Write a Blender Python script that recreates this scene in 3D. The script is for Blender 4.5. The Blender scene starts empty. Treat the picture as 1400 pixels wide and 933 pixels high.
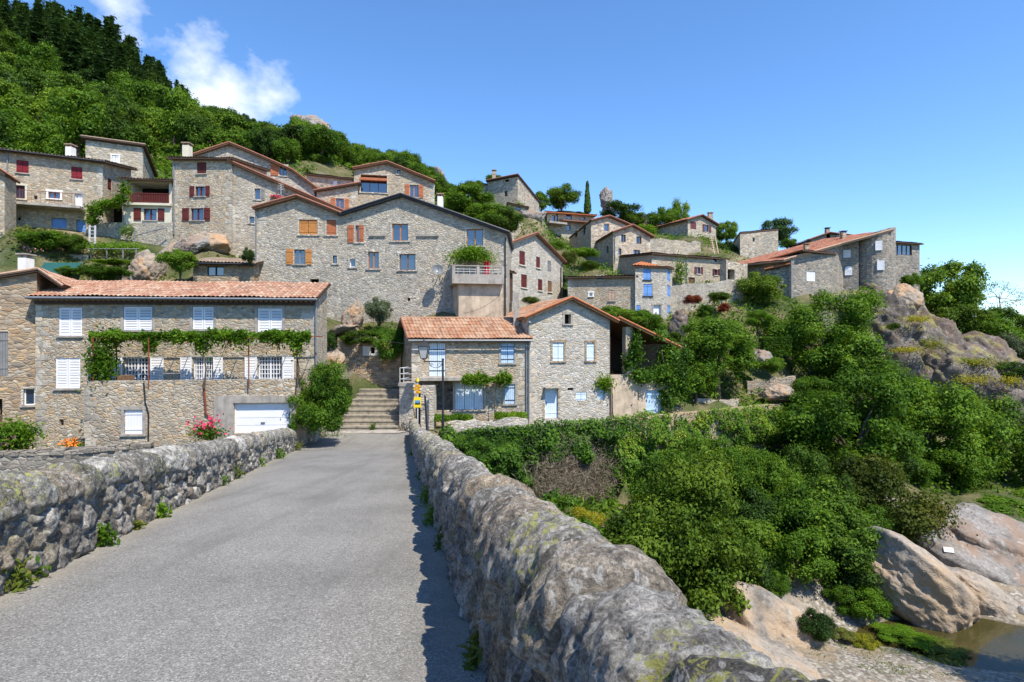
import bpy, math, random
import numpy as np
from mathutils import Vector, Matrix

random.seed(7)
RNG = np.random.default_rng(11)
FPX, CZ = 778.0, 14.0            # focal length in photo pixels; height of the eye above the river
COL = bpy.context.scene.collection
WL = {}                           # world location of every built object


def P(x, y, d):
    """photo pixel (1400 wide) at distance d along the view -> world point"""
    return np.array([(x - 700) / FPX * d, d, CZ + (466 - y) / FPX * d])


def V3(*a):
    return np.array(a, float)


def unit(v):
    v = np.asarray(v, float)
    return v / (np.linalg.norm(v) + 1e-12)


def link(o, parent=None, loc=None):
    COL.objects.link(o)
    if parent is not None:
        o.parent = parent
        WL[o.name] = WL[parent.name]
    else:
        WL[o.name] = np.array(loc if loc is not None else (0, 0, 0), float)
        o.location = tuple(WL[o.name])
    return o


def tag(o, label, cat, group=None, kind=None):
    o['label'] = label
    o['category'] = cat
    if group:
        o['group'] = group
    if kind:
        o['kind'] = kind
    return o


def thing(name, label, cat, loc, group=None):
    o = bpy.data.objects.new(name, None)
    o.empty_display_size = 0.3
    link(o, None, loc)
    return tag(o, label, cat, group)


def np_mesh(name, v, quads=None, tris=None, mats=(), midx=None, smooth=False, uv=None, attrs=None):
    me = bpy.data.meshes.new(name)
    v = np.asarray(v, np.float32)
    faces = []
    nq = 0 if quads is None else len(quads)
    nt = 0 if tris is None else len(tris)
    loops = []
    if nq:
        loops.append(np.asarray(quads, np.int32).ravel())
    if nt:
        loops.append(np.asarray(tris, np.int32).ravel())
    loops = np.concatenate(loops)
    totals = np.concatenate([np.full(nq, 4, np.int32), np.full(nt, 3, np.int32)])
    starts = np.concatenate([[0], np.cumsum(totals)[:-1]]).astype(np.int32)
    me.vertices.add(len(v))
    me.vertices.foreach_set('co', v.ravel())
    me.loops.add(len(loops))
    me.loops.foreach_set('vertex_index', loops)
    me.polygons.add(nq + nt)
    me.polygons.foreach_set('loop_start', starts)
    me.polygons.foreach_set('loop_total', totals)
    for m in mats:
        me.materials.append(m)
    if midx is not None:
        me.polygons.foreach_set('material_index', np.asarray(midx, np.int32))
    if smooth:
        me.polygons.foreach_set('use_smooth', np.ones(nq + nt, bool))
    if uv is not None:            # one uv per face
        l = me.uv_layers.new(name='UVMap')
        l.data.foreach_set('uv', np.repeat(np.asarray(uv, np.float32), totals, axis=0).ravel())
    for k, a in (attrs or {}).items():
        at = me.attributes.new(k, 'FLOAT_COLOR', 'POINT')
        at.data.foreach_set('color', np.asarray(a, np.float32).ravel())
    me.update(calc_edges=True)
    me.validate()
    return me


class MB:
    """collects polygons; build() links them as ONE mesh object"""

    def __init__(s):
        s.v, s.f, s.m, s.uv = [], [], [], []

    def poly(s, pts, m=0, uv=(0.5, 0.5)):
        i = len(s.v)
        s.v += [tuple(p) for p in pts]
        s.f.append(tuple(range(i, i + len(pts))))
        s.m.append(m)
        s.uv.append(uv)

    def obox(s, o, a, b, c, m=0):
        o, a, b, c = (np.asarray(t, float) for t in (o, a, b, c))
        if np.dot(np.cross(a, b), c) < 0:
            a, b = b, a
        q = [o, o + a, o + a + b, o + b, o + c, o + a + c, o + a + b + c, o + b + c]
        for f in ((3, 2, 1, 0), (4, 5, 6, 7), (0, 1, 5, 4), (1, 2, 6, 5), (2, 3, 7, 6), (3, 0, 4, 7)):
            s.poly([q[k] for k in f], m)

    def box(s, x0, x1, y0, y1, z0, z1, m=0):
        s.obox((x0, y0, z0), (x1 - x0, 0, 0), (0, y1 - y0, 0), (0, 0, z1 - z0), m)

    def tube(s, pts, r, n=6, m=0, r2=None):
        pts = [np.asarray(p, float) for p in pts]
        k = len(pts)
        rings = []
        for i, p in enumerate(pts):
            t = unit(pts[min(i + 1, k - 1)] - pts[max(i - 1, 0)])
            a = unit(np.cross(t, (0, 0, 1) if abs(t[2]) < .9 else (1, 0, 0)))
            b = np.cross(t, a)
            rr = r if r2 is None else r + (r2 - r) * i / (k - 1)
            rings.append([p + rr * (a * math.cos(2 * math.pi * j / n) + b * math.sin(2 * math.pi * j / n)) for j in range(n)])
        for i in range(k - 1):
            for j in range(n):
                s.poly([rings[i][j], rings[i + 1][j], rings[i + 1][(j + 1) % n], rings[i][(j + 1) % n]], m)
        s.poly(rings[0], m)
        s.poly(rings[-1][::-1], m)

    def grid(s, v, nx, ny, m=0, uv=None):
        """v: (nx*ny,3) array, row-major in x"""
        i0 = len(s.v)
        s.v += [tuple(p) for p in v]
        for i in range(nx - 1):
            for j in range(ny - 1):
                a = i0 + i * ny + j
                s.f.append((a, a + ny, a + ny + 1, a + 1))
                s.m.append(m)
                s.uv.append(uv(i, j) if uv else (0.5, 0.5))

    def build(s, name, mats, parent=None, loc=None, smooth=False):
        if not isinstance(mats, (list, tuple)):
            mats = [mats]
        me = bpy.data.meshes.new(name)
        o = bpy.data.objects.new(name, me)
        link(o, parent, loc)
        off = WL[o.name]
        me.from_pydata([tuple(np.asarray(p) - off) for p in s.v], [], s.f)
        for m in mats:
            me.materials.append(m)
        me.polygons.foreach_set('material_index', s.m)
        if smooth:
            me.polygons.foreach_set('use_smooth', [True] * len(s.f))
        l = me.uv_layers.new(name='UVMap')
        l.data.foreach_set('uv', [c for f, u in zip(s.f, s.uv) for _ in f for c in u])
        me.update()
        return o


# ---------------------------------------------------------------- numpy noise
def _h(ix, iy, iz, k=0):
    n = (ix.astype(np.int64) * 73856093) ^ (iy.astype(np.int64) * 19349663) ^ (iz.astype(np.int64) * 83492791) ^ (k * 2654435761)
    n = (n ^ (n >> 13)) * 1274126177
    n = n & 0x7fffffff
    n = (n ^ (n >> 15)) * 2246822519 & 0x7fffffff
    n = n ^ (n >> 12)
    return (n & 0xffffff) / float(0xffffff)


def vnoise(p, k=0):
    p = np.asarray(p, float)
    i = np.floor(p).astype(np.int64)
    f = p - i
    f = f * f * f * (f * (f * 6 - 15) + 10)
    r = 0
    for dx in (0, 1):
        for dy in (0, 1):
            for dz in (0, 1):
                w = (f[:, 0] if dx else 1 - f[:, 0]) * (f[:, 1] if dy else 1 - f[:, 1]) * (f[:, 2] if dz else 1 - f[:, 2])
                r = r + w * _h(i[:, 0] + dx, i[:, 1] + dy, i[:, 2] + dz, k)
    return r * 2 - 1


def fbm(p, o=4, k=0, gain=.5):
    p = np.asarray(p, float)
    r, a = 0, 1
    for q in range(o):
        r = r + a * vnoise(p * 2 ** q + 17.3 * q, k + q)
        a *= gain
    return r


def voro2(x, y, k=0, jit=.9):
    """F2-F1 and a random number of the nearest cell"""
    ix, iy = np.floor(x).astype(np.int64), np.floor(y).astype(np.int64)
    f1 = np.full(x.shape, 9.0)
    f2 = np.full(x.shape, 9.0)
    cid = np.zeros(x.shape)
    z = np.zeros_like(ix)
    for dx in (-1, 0, 1):
        for dy in (-1, 0, 1):
            cx, cy = ix + dx, iy + dy
            px = cx + .5 + jit * (_h(cx, cy, z, k) - .5)
            py = cy + .5 + jit * (_h(cx, cy, z, k + 1) - .5)
            d = np.hypot(px - x, py - y)
            c = _h(cx, cy, z, k + 2)
            near = d < f1
            f2 = np.where(near, f1, np.minimum(f2, d))
            cid = np.where(near, c, cid)
            f1 = np.where(near, d, f1)
    return f2 - f1, cid, f1


def voro3(p, k=0):
    i = np.floor(p).astype(np.int64)
    f1 = np.full(len(p), 9.0)
    f2 = np.full(len(p), 9.0)
    cid = np.zeros(len(p))
    for dx in (-1, 0, 1):
        for dy in (-1, 0, 1):
            for dz in (-1, 0, 1):
                c = i + (dx, dy, dz)
                q = np.stack([c[:, a] + _h(c[:, 0], c[:, 1], c[:, 2], k + a) for a in range(3)], 1)
                d = np.linalg.norm(q - p, axis=1)
                h = _h(c[:, 0], c[:, 1], c[:, 2], k + 5)
                near = d < f1
                f2 = np.where(near, f1, np.minimum(f2, d))
                cid = np.where(near, h, cid)
                f1 = np.where(near, d, f1)
    return f2 - f1, cid


def sstep(a, b, x):
    t = np.clip((x - a) / (b - a), 0, 1)
    return t * t * (3 - 2 * t)
# ---------------------------------------------------------------- materials
class NT:
    def __init__(s, name):
        s.mat = bpy.data.materials.new(name)
        s.mat.use_nodes = True
        s.t = s.mat.node_tree
        s.b = s.t.nodes['Principled BSDF']
        s.out = s.t.nodes['Material Output']

    def n(s, typ, ins=None, **props):
        nd = s.t.nodes.new(typ)
        for k, v in props.items():
            setattr(nd, k, v)
        for k, v in (ins or {}).items():
            s.set(nd.inputs[k], v)
        return nd

    def set(s, sock, v):
        if isinstance(v, bpy.types.NodeSocket):
            s.t.links.new(v, sock)
        else:
            if isinstance(v, (tuple, list)) and len(v) == 3 and sock.type == 'RGBA':
                v = (*v, 1)
            sock.default_value = v

    def math(s, op, a, b=0.0, c=False):
        nd = s.n('ShaderNodeMath', operation=op, use_clamp=c)
        s.set(nd.inputs[0], a)
        s.set(nd.inputs[1], b)
        return nd.outputs[0]

    def mix(s, fac, a, b, mode='MIX'):
        nd = s.n('ShaderNodeMix', data_type='RGBA', blend_type=mode)
        s.set(nd.inputs[0], fac)
        s.set(nd.inputs[6], a)
        s.set(nd.inputs[7], b)
        return nd.outputs[2]

    def ramp(s, fac, stops, interp='LINEAR'):
        nd = s.n('ShaderNodeValToRGB')
        cr = nd.color_ramp
        cr.interpolation = interp
        while len(cr.elements) < len(stops):
            cr.elements.new(0.5)
        for e, (p, c) in zip(cr.elements, stops):
            e.position = p
            e.color = (*c, 1) if not isinstance(c, (int, float)) else (c, c, c, 1)
        s.set(nd.inputs[0], fac)
        return nd.outputs[0]

    def noise(s, vec, scale, detail=4, rough=.55, dist=0.0):
        nd = s.n('ShaderNodeTexNoise', {'Scale': scale, 'Detail': detail, 'Roughness': rough, 'Distortion': dist})
        if vec is not None:
            s.set(nd.inputs['Vector'], vec)
        return nd.outputs[0]

    def vec(s, scale=(1, 1, 1), kind='pos'):
        if kind == 'pos':
            o = s.n('ShaderNodeNewGeometry').outputs['Position']
        else:
            o = s.n('ShaderNodeTexCoord').outputs['Object']
        if scale != (1, 1, 1):
            m = s.n('ShaderNodeMapping')
            m.inputs['Scale'].default_value = scale
            s.set(m.inputs['Vector'], o)
            o = m.outputs[0]
        return o

    def done(s, color, rough=.8, bump=None, strength=.5, dist=.03, spec=.3):
        s.set(s.b.inputs['Base Color'], color)
        s.set(s.b.inputs['Roughness'], rough)
        s.b.inputs['Specular IOR Level'].default_value = spec
        if bump is not None:
            bn = s.n('ShaderNodeBump', {'Strength': strength, 'Distance': dist, 'Height': bump})
            s.set(s.b.inputs['Normal'], bn.outputs[0])
        return s.mat


def mk_stone(name, cols, mortar, scale=3.1, zs=1.75, mw=.045, stain=.35, bump=.7, dist=.05):
    t = NT(name)
    pos = t.vec()
    wob = t.n('ShaderNodeTexNoise', {'Scale': 2.2, 'Detail': 3, 'Vector': pos}).outputs['Color']
    ad = t.n('ShaderNodeVectorMath', operation='MULTIPLY_ADD')
    t.set(ad.inputs[0], wob)
    ad.inputs[1].default_value = (.22, .22, .22)
    t.set(ad.inputs[2], pos)
    mp = t.n('ShaderNodeMapping')
    mp.inputs['Scale'].default_value = (1, 1, zs)
    t.set(mp.inputs['Vector'], ad.outputs[0])
    ve = t.n('ShaderNodeTexVoronoi', {'Scale': scale, 'Vector': mp.outputs[0]}, feature='DISTANCE_TO_EDGE')
    vc = t.n('ShaderNodeTexVoronoi', {'Scale': scale, 'Vector': mp.outputs[0]}, feature='F1')
    sp = t.n('ShaderNodeSeparateColor')
    t.set(sp.inputs[0], vc.outputs['Color'])
    k = len(cols)
    c = t.ramp(sp.outputs[0], [((i + .0) / (k - 1), q) for i, q in enumerate(cols)])
    hsv = t.n('ShaderNodeHueSaturation', {'Color': c, 'Value': t.math('ADD', t.math('MULTIPLY', sp.outputs[1], .5), .66)})
    c = hsv.outputs[0]
    fine = t.noise(pos, 14, 5, .65)
    c = t.mix(.75, c, t.ramp(fine, [(.25, .55), (.5, 1.0), (.75, 1.3)]), 'MULTIPLY')
    mm = t.ramp(ve.outputs['Distance'], [(mw * .5, 1.0), (mw * 1.9, 0.0)])
    mt = t.mix(t.noise(pos, 1.1, 3), mortar, tuple(q * .68 for q in mortar))
    c = t.mix(mm, c, mt)
    big = t.noise(t.vec((1, 1, .35)), .55, 5, .65)
    c = t.mix(t.ramp(big, [(.5, 0.0), (.72, stain)]), c, (.12, .115, .105))
    run = t.noise(t.vec((2.6, 2.6, .16)), .9, 5, .7)
    c = t.mix(t.ramp(run, [(.56, 0.0), (.74, stain * .8)]), c, (.15, .14, .125))
    wash = t.noise(t.vec((.7, .7, .7)), .33, 3)
    c = t.mix(t.ramp(wash, [(.45, 0.0), (.7, .25)]), c, (.46, .38, .28))
    e = t.ramp(ve.outputs['Distance'], [(0, 0.0), (.16, .85), (.4, 1.0)])
    h = t.math('ADD', t.math('MULTIPLY', e, t.math('ADD', t.math('MULTIPLY', sp.outputs[2], .6), .5)), t.math('MULTIPLY', fine, .35))
    return t.done(c, .9, h, bump, dist, .2)


def mk_plain(name, col, rough=.6, var=.18, scale=3.0, bump=.0, spec=.3, metal=0.0, streak=0.0):
    t = NT(name)
    pos = t.vec()
    nz = t.noise(pos, scale, 5, .6)
    c = t.mix(1.0, col, t.ramp(nz, [(.25, 1 - var * 1.6), (.5, 1.0), (.75, 1 + var)]), 'MULTIPLY')
    if streak:
        sv = t.noise(t.vec((3.0, 3.0, .25)), 1.3, 4, .6)
        c = t.mix(t.ramp(sv, [(.48, 0.0), (.75, streak)]), c, tuple(q * .38 for q in col))
    t.b.inputs['Metallic'].default_value = metal
    return t.done(c, rough, nz if bump else None, bump, .02, spec)


def mk_tile(name, cols, moss=.25):
    t = NT(name)
    uv = t.n('ShaderNodeUVMap').outputs[0]
    wn = t.n('ShaderNodeTexWhiteNoise', noise_dimensions='2D')
    t.set(wn.inputs['Vector'], uv)
    k = len(cols)
    c = t.ramp(wn.outputs[0], [(i / (k - 1), q) for i, q in enumerate(cols)])
    pos = t.vec()
    f = t.noise(pos, 9, 5, .65)
    c = t.mix(.8, c, t.ramp(f, [(.25, .6), (.5, 1.0), (.75, 1.2)]), 'MULTIPLY')
    g = t.noise(pos, .9, 5, .65)
    c = t.mix(t.ramp(g, [(.5, 0.0), (.72, moss)]), c, (.13, .12, .10))
    return t.done(c, .85, f, .3, .01, .2)


def mk_leaf(name, cols, trans=.35, rough=.5, scale=.9):
    """leaf colours vary leaf by leaf, spray by spray and plant by plant"""
    t = NT(name)
    g = t.n('ShaderNodeNewGeometry')
    oi = t.n('ShaderNodeObjectInfo')
    n1 = t.noise(g.outputs['Position'], scale, 2)
    f = t.math('ADD', t.math('MULTIPLY', g.outputs['Random Per Island'], .45), t.math('MULTIPLY', t.math('SUBTRACT', n1, .5), 1.5))
    f = t.math('ADD', f, t.math('MULTIPLY', oi.outputs['Random'], .42), True)
    k = len(cols)
    c = t.ramp(f, [(i / (k - 1), q) for i, q in enumerate(cols)])
    t.set(t.b.inputs['Base Color'], c)
    t.b.inputs['Roughness'].default_value = rough
    t.b.inputs['Specular IOR Level'].default_value = .1
    tr = t.n('ShaderNodeBsdfTranslucent')
    t.set(tr.inputs['Color'], t.mix(1.0, c, (1.5, 1.35, .55), 'MULTIPLY'))
    mx = t.n('ShaderNodeMixShader', {'Fac': trans})
    t.t.links.new(t.b.outputs[0], mx.inputs[1])
    t.t.links.new(tr.outputs[0], mx.inputs[2])
    t.t.links.new(mx.outputs[0], t.out.inputs[0])
    return t.mat


M = {}
G, LG, TAN, OCH, DK = (.40, .365, .308), (.535, .495, .425), (.51, .42, .295), (.48, .325, .18), (.26, .237, .2)
MORT = (.49, .432, .342)
M['stone_grey'] = mk_stone('stone_grey', [DK, G, LG, TAN, G, LG, G], (.475, .43, .355), 4.3)
M['stone_pale'] = mk_stone('stone_pale', [G, LG, LG, TAN, (.55, .53, .5), G], (.57, .525, .45), 3.7, 1.9, .05, .25)
M['stone_warm'] = mk_stone('stone_warm', [DK, TAN, OCH, G, TAN, LG], MORT, 3.9, 1.9)
M['stone_brown'] = mk_stone('stone_brown', [(.2, .17, .14), OCH, (.36, .28, .2), TAN, (.4, .24, .12), G], (.36, .30, .23), 2.7, 2.2, .035, .5)
M['stone_far'] = mk_stone('stone_far', [DK, G, TAN, LG, TAN, G], MORT, 2.7, 1.7, .05, .35)
M['stone_dark'] = mk_stone('stone_dark', [(.12, .115, .11), DK, (.3, .28, .25), (.22, .2, .17), G], (.27, .24, .2), 3.0, 1.7, .03, .6)
M['stone_church'] = mk_stone('stone_church', [(.16, .155, .15), DK, (.31, .295, .27), (.36, .28, .2), G], (.33, .31, .275), 2.9, 1.8, .045, .35)
M['quoin'] = mk_stone('quoin', [G, LG, TAN, LG, G], (.5, .46, .39), 1.6, 1.0, .012, .45, .6)
M['render_cream'] = mk_plain('render_cream', (.62, .58, .46), .85, .1, 2)
M['render_white'] = mk_plain('render_white', (.74, .72, .68), .8, .08, 2)
M['concrete'] = mk_plain('concrete', (.36, .33, .29), .9, .25, 2.5, .3, .2, 0, .5)
M['concrete_warm'] = mk_plain('concrete_warm', (.50, .405, .30), .9, .28, 1.4, .3, .2, 0, .45)
M['tile_red'] = mk_tile('tile_red', [(0.302, 0.131, 0.084), (0.395, 0.209, 0.134), (0.468, 0.301, 0.206), (0.354, 0.175, 0.109), (0.510, 0.378, 0.269), (0.312, 0.145, 0.092)], .5)
M['tile_mix'] = mk_tile('tile_mix', [(.29, .11, .058), (.50, .37, .255), (.36, .15, .075), (.45, .30, .2), (.32, .15, .085), (.40, .2, .11)], .5)
M['tile_old'] = mk_tile('tile_old', [(.3, .21, .15), (.36, .28, .21), (.27, .215, .17), (.38, .27, .19), (.23, .2, .17)], .6)
M['tile_orange'] = mk_tile('tile_orange', [(.46, .15, .055), (.52, .2, .08), (.42, .14, .06), (.55, .24, .1)], .2)
M['tile_rust'] = mk_tile('tile_rust', [(.34, .13, .08), (.4, .17, .1), (.28, .12, .08), (.42, .2, .12)], .35)
M['slate_edge'] = mk_plain('slate_edge', (.035, .04, .05), .5)
M['wood_dark'] = mk_plain('wood_dark', (.075, .045, .03), .75, .3, 6, .2)
M['wood_mid'] = mk_plain('wood_mid', (.2, .11, .06), .75, .3, 6, .2)
M['wood_orange'] = mk_plain('wood_orange', (.47, .2, .055), .6, .25, 7)
M['wood_red'] = mk_plain('wood_red', (.115, .022, .018), .6, .2, 5)
M['wood_crimson'] = mk_plain('wood_crimson', (.2, .012, .018), .55, .2, 5)
M['wood_rust'] = mk_plain('wood_rust', (.4, .13, .055), .65, .2, 5)
M['wood_maroon'] = mk_plain('wood_maroon', (.15, .045, .05), .65, .2, 5)
M['wood_grey'] = mk_plain('wood_grey', (.2, .2, .2), .75, .2, 5)
M['wood_pale'] = mk_plain('wood_pale', (.5, .36, .27), .75, .15, 5)
M['paint_white'] = mk_plain('paint_white', (.8, .8, .82), .45, .05, 2)
M['paint_ice'] = mk_plain('paint_ice', (.64, .74, .82), .5, .08, 3, 0, .3, 0, .08)
M['paint_blue'] = mk_plain('paint_blue', (.16, .33, .68), .5, .12, 3)
M['paint_pale_blue'] = mk_plain('paint_pale_blue', (.46, .61, .77), .55, .15, 3, 0, .3, 0, .15)
M['metal_dark'] = mk_plain('metal_dark', (.02, .022, .027), .45, .1, 5, 0, .5)
M['metal_grey'] = mk_plain('metal_grey', (.19, .2, .215), .4, .15, 5, 0, .5)
M['metal_white'] = mk_plain('metal_white', (.55, .55, .54), .5, .15, 4)
M['metal_rust'] = mk_plain('metal_rust', (.22, .06, .03), .7, .3, 8)
M['dark_void'] = mk_plain('dark_void', (.012, .011, .01), .9)  # near-black colour standing in for the shade inside openings
M['cloth_red'] = mk_plain('cloth_red', (.5, .03, .04), .9)
M['shade_green'] = mk_plain('shade_green', (.015, .09, .085), .75, .1)
M['plate_white'] = mk_plain('plate_white', (.62, .62, .6), .5, .02)
M['sign_yellow'] = mk_plain('sign_yellow', (.85, .62, .02), .5, .03)
M['sign_amber'] = mk_plain('sign_amber', (.85, .42, .02), .5, .03)
M['sign_blue'] = mk_plain('sign_blue', (.1, .3, .5), .5, .3, 20)
M['petal_red'] = mk_plain('petal_red', (.55, .03, .1), .6, .3, 20)
M['petal_orange'] = mk_plain('petal_orange', (.85, .25, .03), .6, .3, 20)
M['petal_pink'] = mk_plain('petal_pink', (.7, .3, .3), .6, .3, 20)
M['bark'] = mk_plain('bark', (.11, .085, .06), .95, .4, 6, .5)
M['bark_grey'] = mk_plain('bark_grey', (.2, .18, .155), .95, .4, 6, .5)
M['step_stone'] = mk_plain('step_stone', (.31, .275, .22), .9, .35, 3.5, .5, .2, 0, .45)


def mk_glass():
    t = NT('window_glass')
    t.b.inputs['IOR'].default_value = 2.3
    return t.done(t.mix(t.noise(t.vec(), .8), (.012, .028, .07), (.03, .05, .10)), .04, None, 0, 0, .5)  # blue base colour paints the sky's reflection into the opaque panes


def mk_lampglass():
    t = NT('lamp_glass')
    return t.done((.5, .5, .48), .15, None, 0, 0, .5)


M['glass'] = mk_glass()
M['lamp_glass'] = mk_lampglass()


def mk_rock(name, cols, sc=.35, crack=.5, lichen=.3, warm=None, bump=.9, moss=0.0):
    t = NT(name)
    pos = t.vec()
    a = t.noise(pos, sc, 6, .62, .4)
    c = t.ramp(a, [(.3 + .4 * i / (len(cols) - 1), q) for i, q in enumerate(cols)])
    f = t.noise(pos, sc * 14, 6, .7)
    c = t.mix(.85, c, t.ramp(f, [(.3, .5), (.5, 1.0), (.7, 1.35)]), 'MULTIPLY')
    if warm:
        w = t.noise(t.vec((1, 1, .6)), sc * 1.3, 4, .6)
        c = t.mix(t.ramp(w, [(.46, 0.0), (.6, .85)]), c, warm)
    wv = t.n('ShaderNodeTexNoise', {'Scale': sc * 2, 'Detail': 4, 'Vector': pos}).outputs['Color']
    ad = t.n('ShaderNodeVectorMath', operation='MULTIPLY_ADD')
    t.set(ad.inputs[0], wv)
    ad.inputs[1].default_value = (1.2 / (sc * 3),) * 3
    t.set(ad.inputs[2], pos)
    v = t.n('ShaderNodeTexVoronoi', {'Scale': sc * 1.7, 'Vector': ad.outputs[0]}, feature='DISTANCE_TO_EDGE').outputs['Distance']
    cr = t.ramp(v, [(.0, 1.0), (.02, 0.0)])
    c = t.mix(t.math('MULTIPLY', cr, t.math('MULTIPLY', crack, t.ramp(t.noise(pos, sc * 5, 3), [(.4, .1), (.65, .9)]))), c, (.07, .06, .05))
    l = t.noise(pos, sc * 6, 5, .7)
    c = t.mix(t.ramp(l, [(.56, 0.0), (.63, lichen)]), c, (.55, .55, .52))
    if moss:
        l2 = t.noise(pos, sc * 2.5, 5, .65)
        up = t.n('ShaderNodeSeparateXYZ')
        t.set(up.inputs[0], t.n('ShaderNodeNewGeometry').outputs['Normal'])
        mf = t.math('MULTIPLY', t.ramp(l2, [(.53, 0.0), (.6, moss)]), t.ramp(up.outputs[2], [(.1, 0.0), (.5, 1.0)]))
        c = t.mix(mf, c, (.32, .31, .04))
    h = t.math('SUBTRACT', t.math('ADD', t.math('MULTIPLY', f, .5), t.math('MULTIPLY', a, 1.2)), t.math('MULTIPLY', cr, .08))
    return t.done(c, .9, h, bump, .18 * .35 / sc, .2)


M['rock_river'] = mk_rock('rock_river', [(.14, .13, .115), (.25, .225, .195), (.34, .295, .24), (.27, .245, .215)], .33, .07, .2, (.40, .295, .195))
M['rock_grey'] = mk_rock('rock_grey', [(.10, .095, .09), (.19, .18, .165), (.27, .25, .23), (.17, .16, .148)], .4, .1, .3, (.27, .19, .14))
M['rock_cliff'] = mk_rock('rock_cliff', [(.055, .048, .042), (.105, .09, .078), (.17, .148, .13), (.08, .07, .062)], .3, .5, .25, (.15, .105, .08), 1.0, .38)
M['rock_ochre'] = mk_rock('rock_ochre', [(.17, .15, .13), (.3, .25, .2), (.38, .3, .22)], .5, .6, .2, (.46, .27, .14))


def mk_parapet():
    t = NT('parapet_stone')
    at = t.n('ShaderNodeAttribute', attribute_name='cell')
    sp = t.n('ShaderNodeSeparateColor')
    t.set(sp.inputs[0], at.outputs['Color'])
    pos = t.vec()
    c = t.ramp(sp.outputs[0], [(0, (.12, .112, .098)), (.25, (.21, .195, .168)), (.45, (.30, .275, .235)), (.6, (.28, .225, .16)), (.8, (.24, .225, .2)), (1, (.40, .375, .33))])
    m1 = t.noise(pos, 7, 8, .72, .3)
    c = t.mix(.9, c, t.ramp(m1, [(.34, .3), (.46, .8), (.54, 1.15), (.66, 1.9)]), 'MULTIPLY')
    m2 = t.noise(pos, 58, 7, .8)
    c = t.mix(.8, c, t.ramp(m2, [(.36, .25), (.5, 1.0), (.62, 1.8)]), 'MULTIPLY')
    # dry cement in the joints
    mort = t.mix(t.noise(pos, 3.0, 4), (.40, .35, .27), (.29, .255, .2))
    mort = t.mix(.6, mort, t.ramp(m2, [(.3, .6), (.6, 1.15)]), 'MULTIPLY')
    c = t.mix(sp.outputs[1], c, mort)
    # dark weather stains, pale crust lichen, yellow lichen
    st = t.noise(pos, 2.9, 10, .76, .4)
    c = t.mix(t.ramp(st, [(.49, 0.0), (.60, .75)]), c, (.055, .052, .05))
    l1 = t.noise(pos, 19.0, 9, .72, .6)
    c = t.mix(t.math('MULTIPLY', t.ramp(l1, [(.53, 0.0), (.62, .75)]), sp.outputs[2]), c, (.56, .545, .50))
    l2 = t.noise(pos, 15.0, 9, .74, .5)
    l3 = t.noise(pos, .9, 2)
    yl = t.math('MULTIPLY', t.ramp(l2, [(.535, 0.0), (.57, .9)]), t.ramp(l3, [(.5, 0.0), (.58, 1.0)]))
    c = t.mix(t.math('MULTIPLY', yl, sp.outputs[2]), c, (.36, .36, .10))
    h = t.math('ADD', t.math('MULTIPLY', m2, .35), m1)
    return t.done(c, .92, h, 1.0, .045, .2)


M['parapet'] = mk_parapet()


def mk_asphalt():
    t = NT('asphalt')
    pos = t.vec()
    v = t.n('ShaderNodeTexVoronoi', {'Scale': 95.0, 'Vector': pos}, feature='F1')
    sp = t.n('ShaderNodeSeparateColor')
    t.set(sp.inputs[0], v.outputs['Color'])
    c = t.ramp(sp.outputs[0], [(0, (.125, .121, .111)), (.35, (.195, .188, .172)), (.7, (.24, .231, .211)), (.93, (.31, .30, .275)), (1, (.41, .40, .37))])
    n1 = t.noise(pos, .45, 6, .65)
    c = t.mix(.9, c, t.ramp(n1, [(.3, .76), (.5, 1.0), (.7, 1.16)]), 'MULTIPLY')
    n2 = t.noise(pos, 30, 4, .7)
    c = t.mix(.55, c, t.ramp(n2, [(.3, .65), (.5, 1.0), (.7, 1.3)]), 'MULTIPLY')
    # oily wheel lanes drawn out along the road
    n3 = t.noise(t.vec((1.9, .16, 1)), 1.0, 5, .6)
    c = t.mix(t.ramp(n3, [(.5, 0.0), (.68, .38)]), c, (.12, .115, .105))
    # old cracks
    wob = t.n('ShaderNodeTexNoise', {'Scale': 1.6, 'Detail': 5, 'Vector': pos}).outputs['Color']
    ad = t.n('ShaderNodeVectorMath', operation='MULTIPLY_ADD')
    t.set(ad.inputs[0], wob)
    ad.inputs[1].default_value = (.9, .9, .9)
    t.set(ad.inputs[2], t.vec((.42, .28, 1)))
    ve = t.n('ShaderNodeTexVoronoi', {'Scale': 1.0, 'Vector': ad.outputs[0]}, feature='DISTANCE_TO_EDGE').outputs['Distance']
    cr = t.math('MULTIPLY', t.ramp(ve, [(0, 1.0), (.006, 0.0)]), t.ramp(t.noise(pos, .35, 3), [(.48, 0.0), (.6, .35)]))
    c = t.mix(cr, c, (.06, .055, .05))
    # grit and dust washed against the walls
    at = t.n('ShaderNodeAttribute', attribute_name='verge')
    e = t.n('ShaderNodeSeparateColor')
    t.set(e.inputs[0], at.outputs['Color'])
    grit = t.math('MULTIPLY', e.outputs[0], t.ramp(t.noise(pos, 3.2, 6, .7), [(.32, .1), (.6, .95)]))
    gc = t.mix(t.noise(pos, 60, 3, .7), (.2, .17, .12), (.5, .44, .34))
    c = t.mix(grit, c, gc)
    h = t.math('ADD', t.math('MULTIPLY', v.outputs['Distance'], -.8), t.math('MULTIPLY', n2, .5))
    return t.done(c, .9, h, .4, .01, .2)


M['asphalt'] = mk_asphalt()


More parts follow.
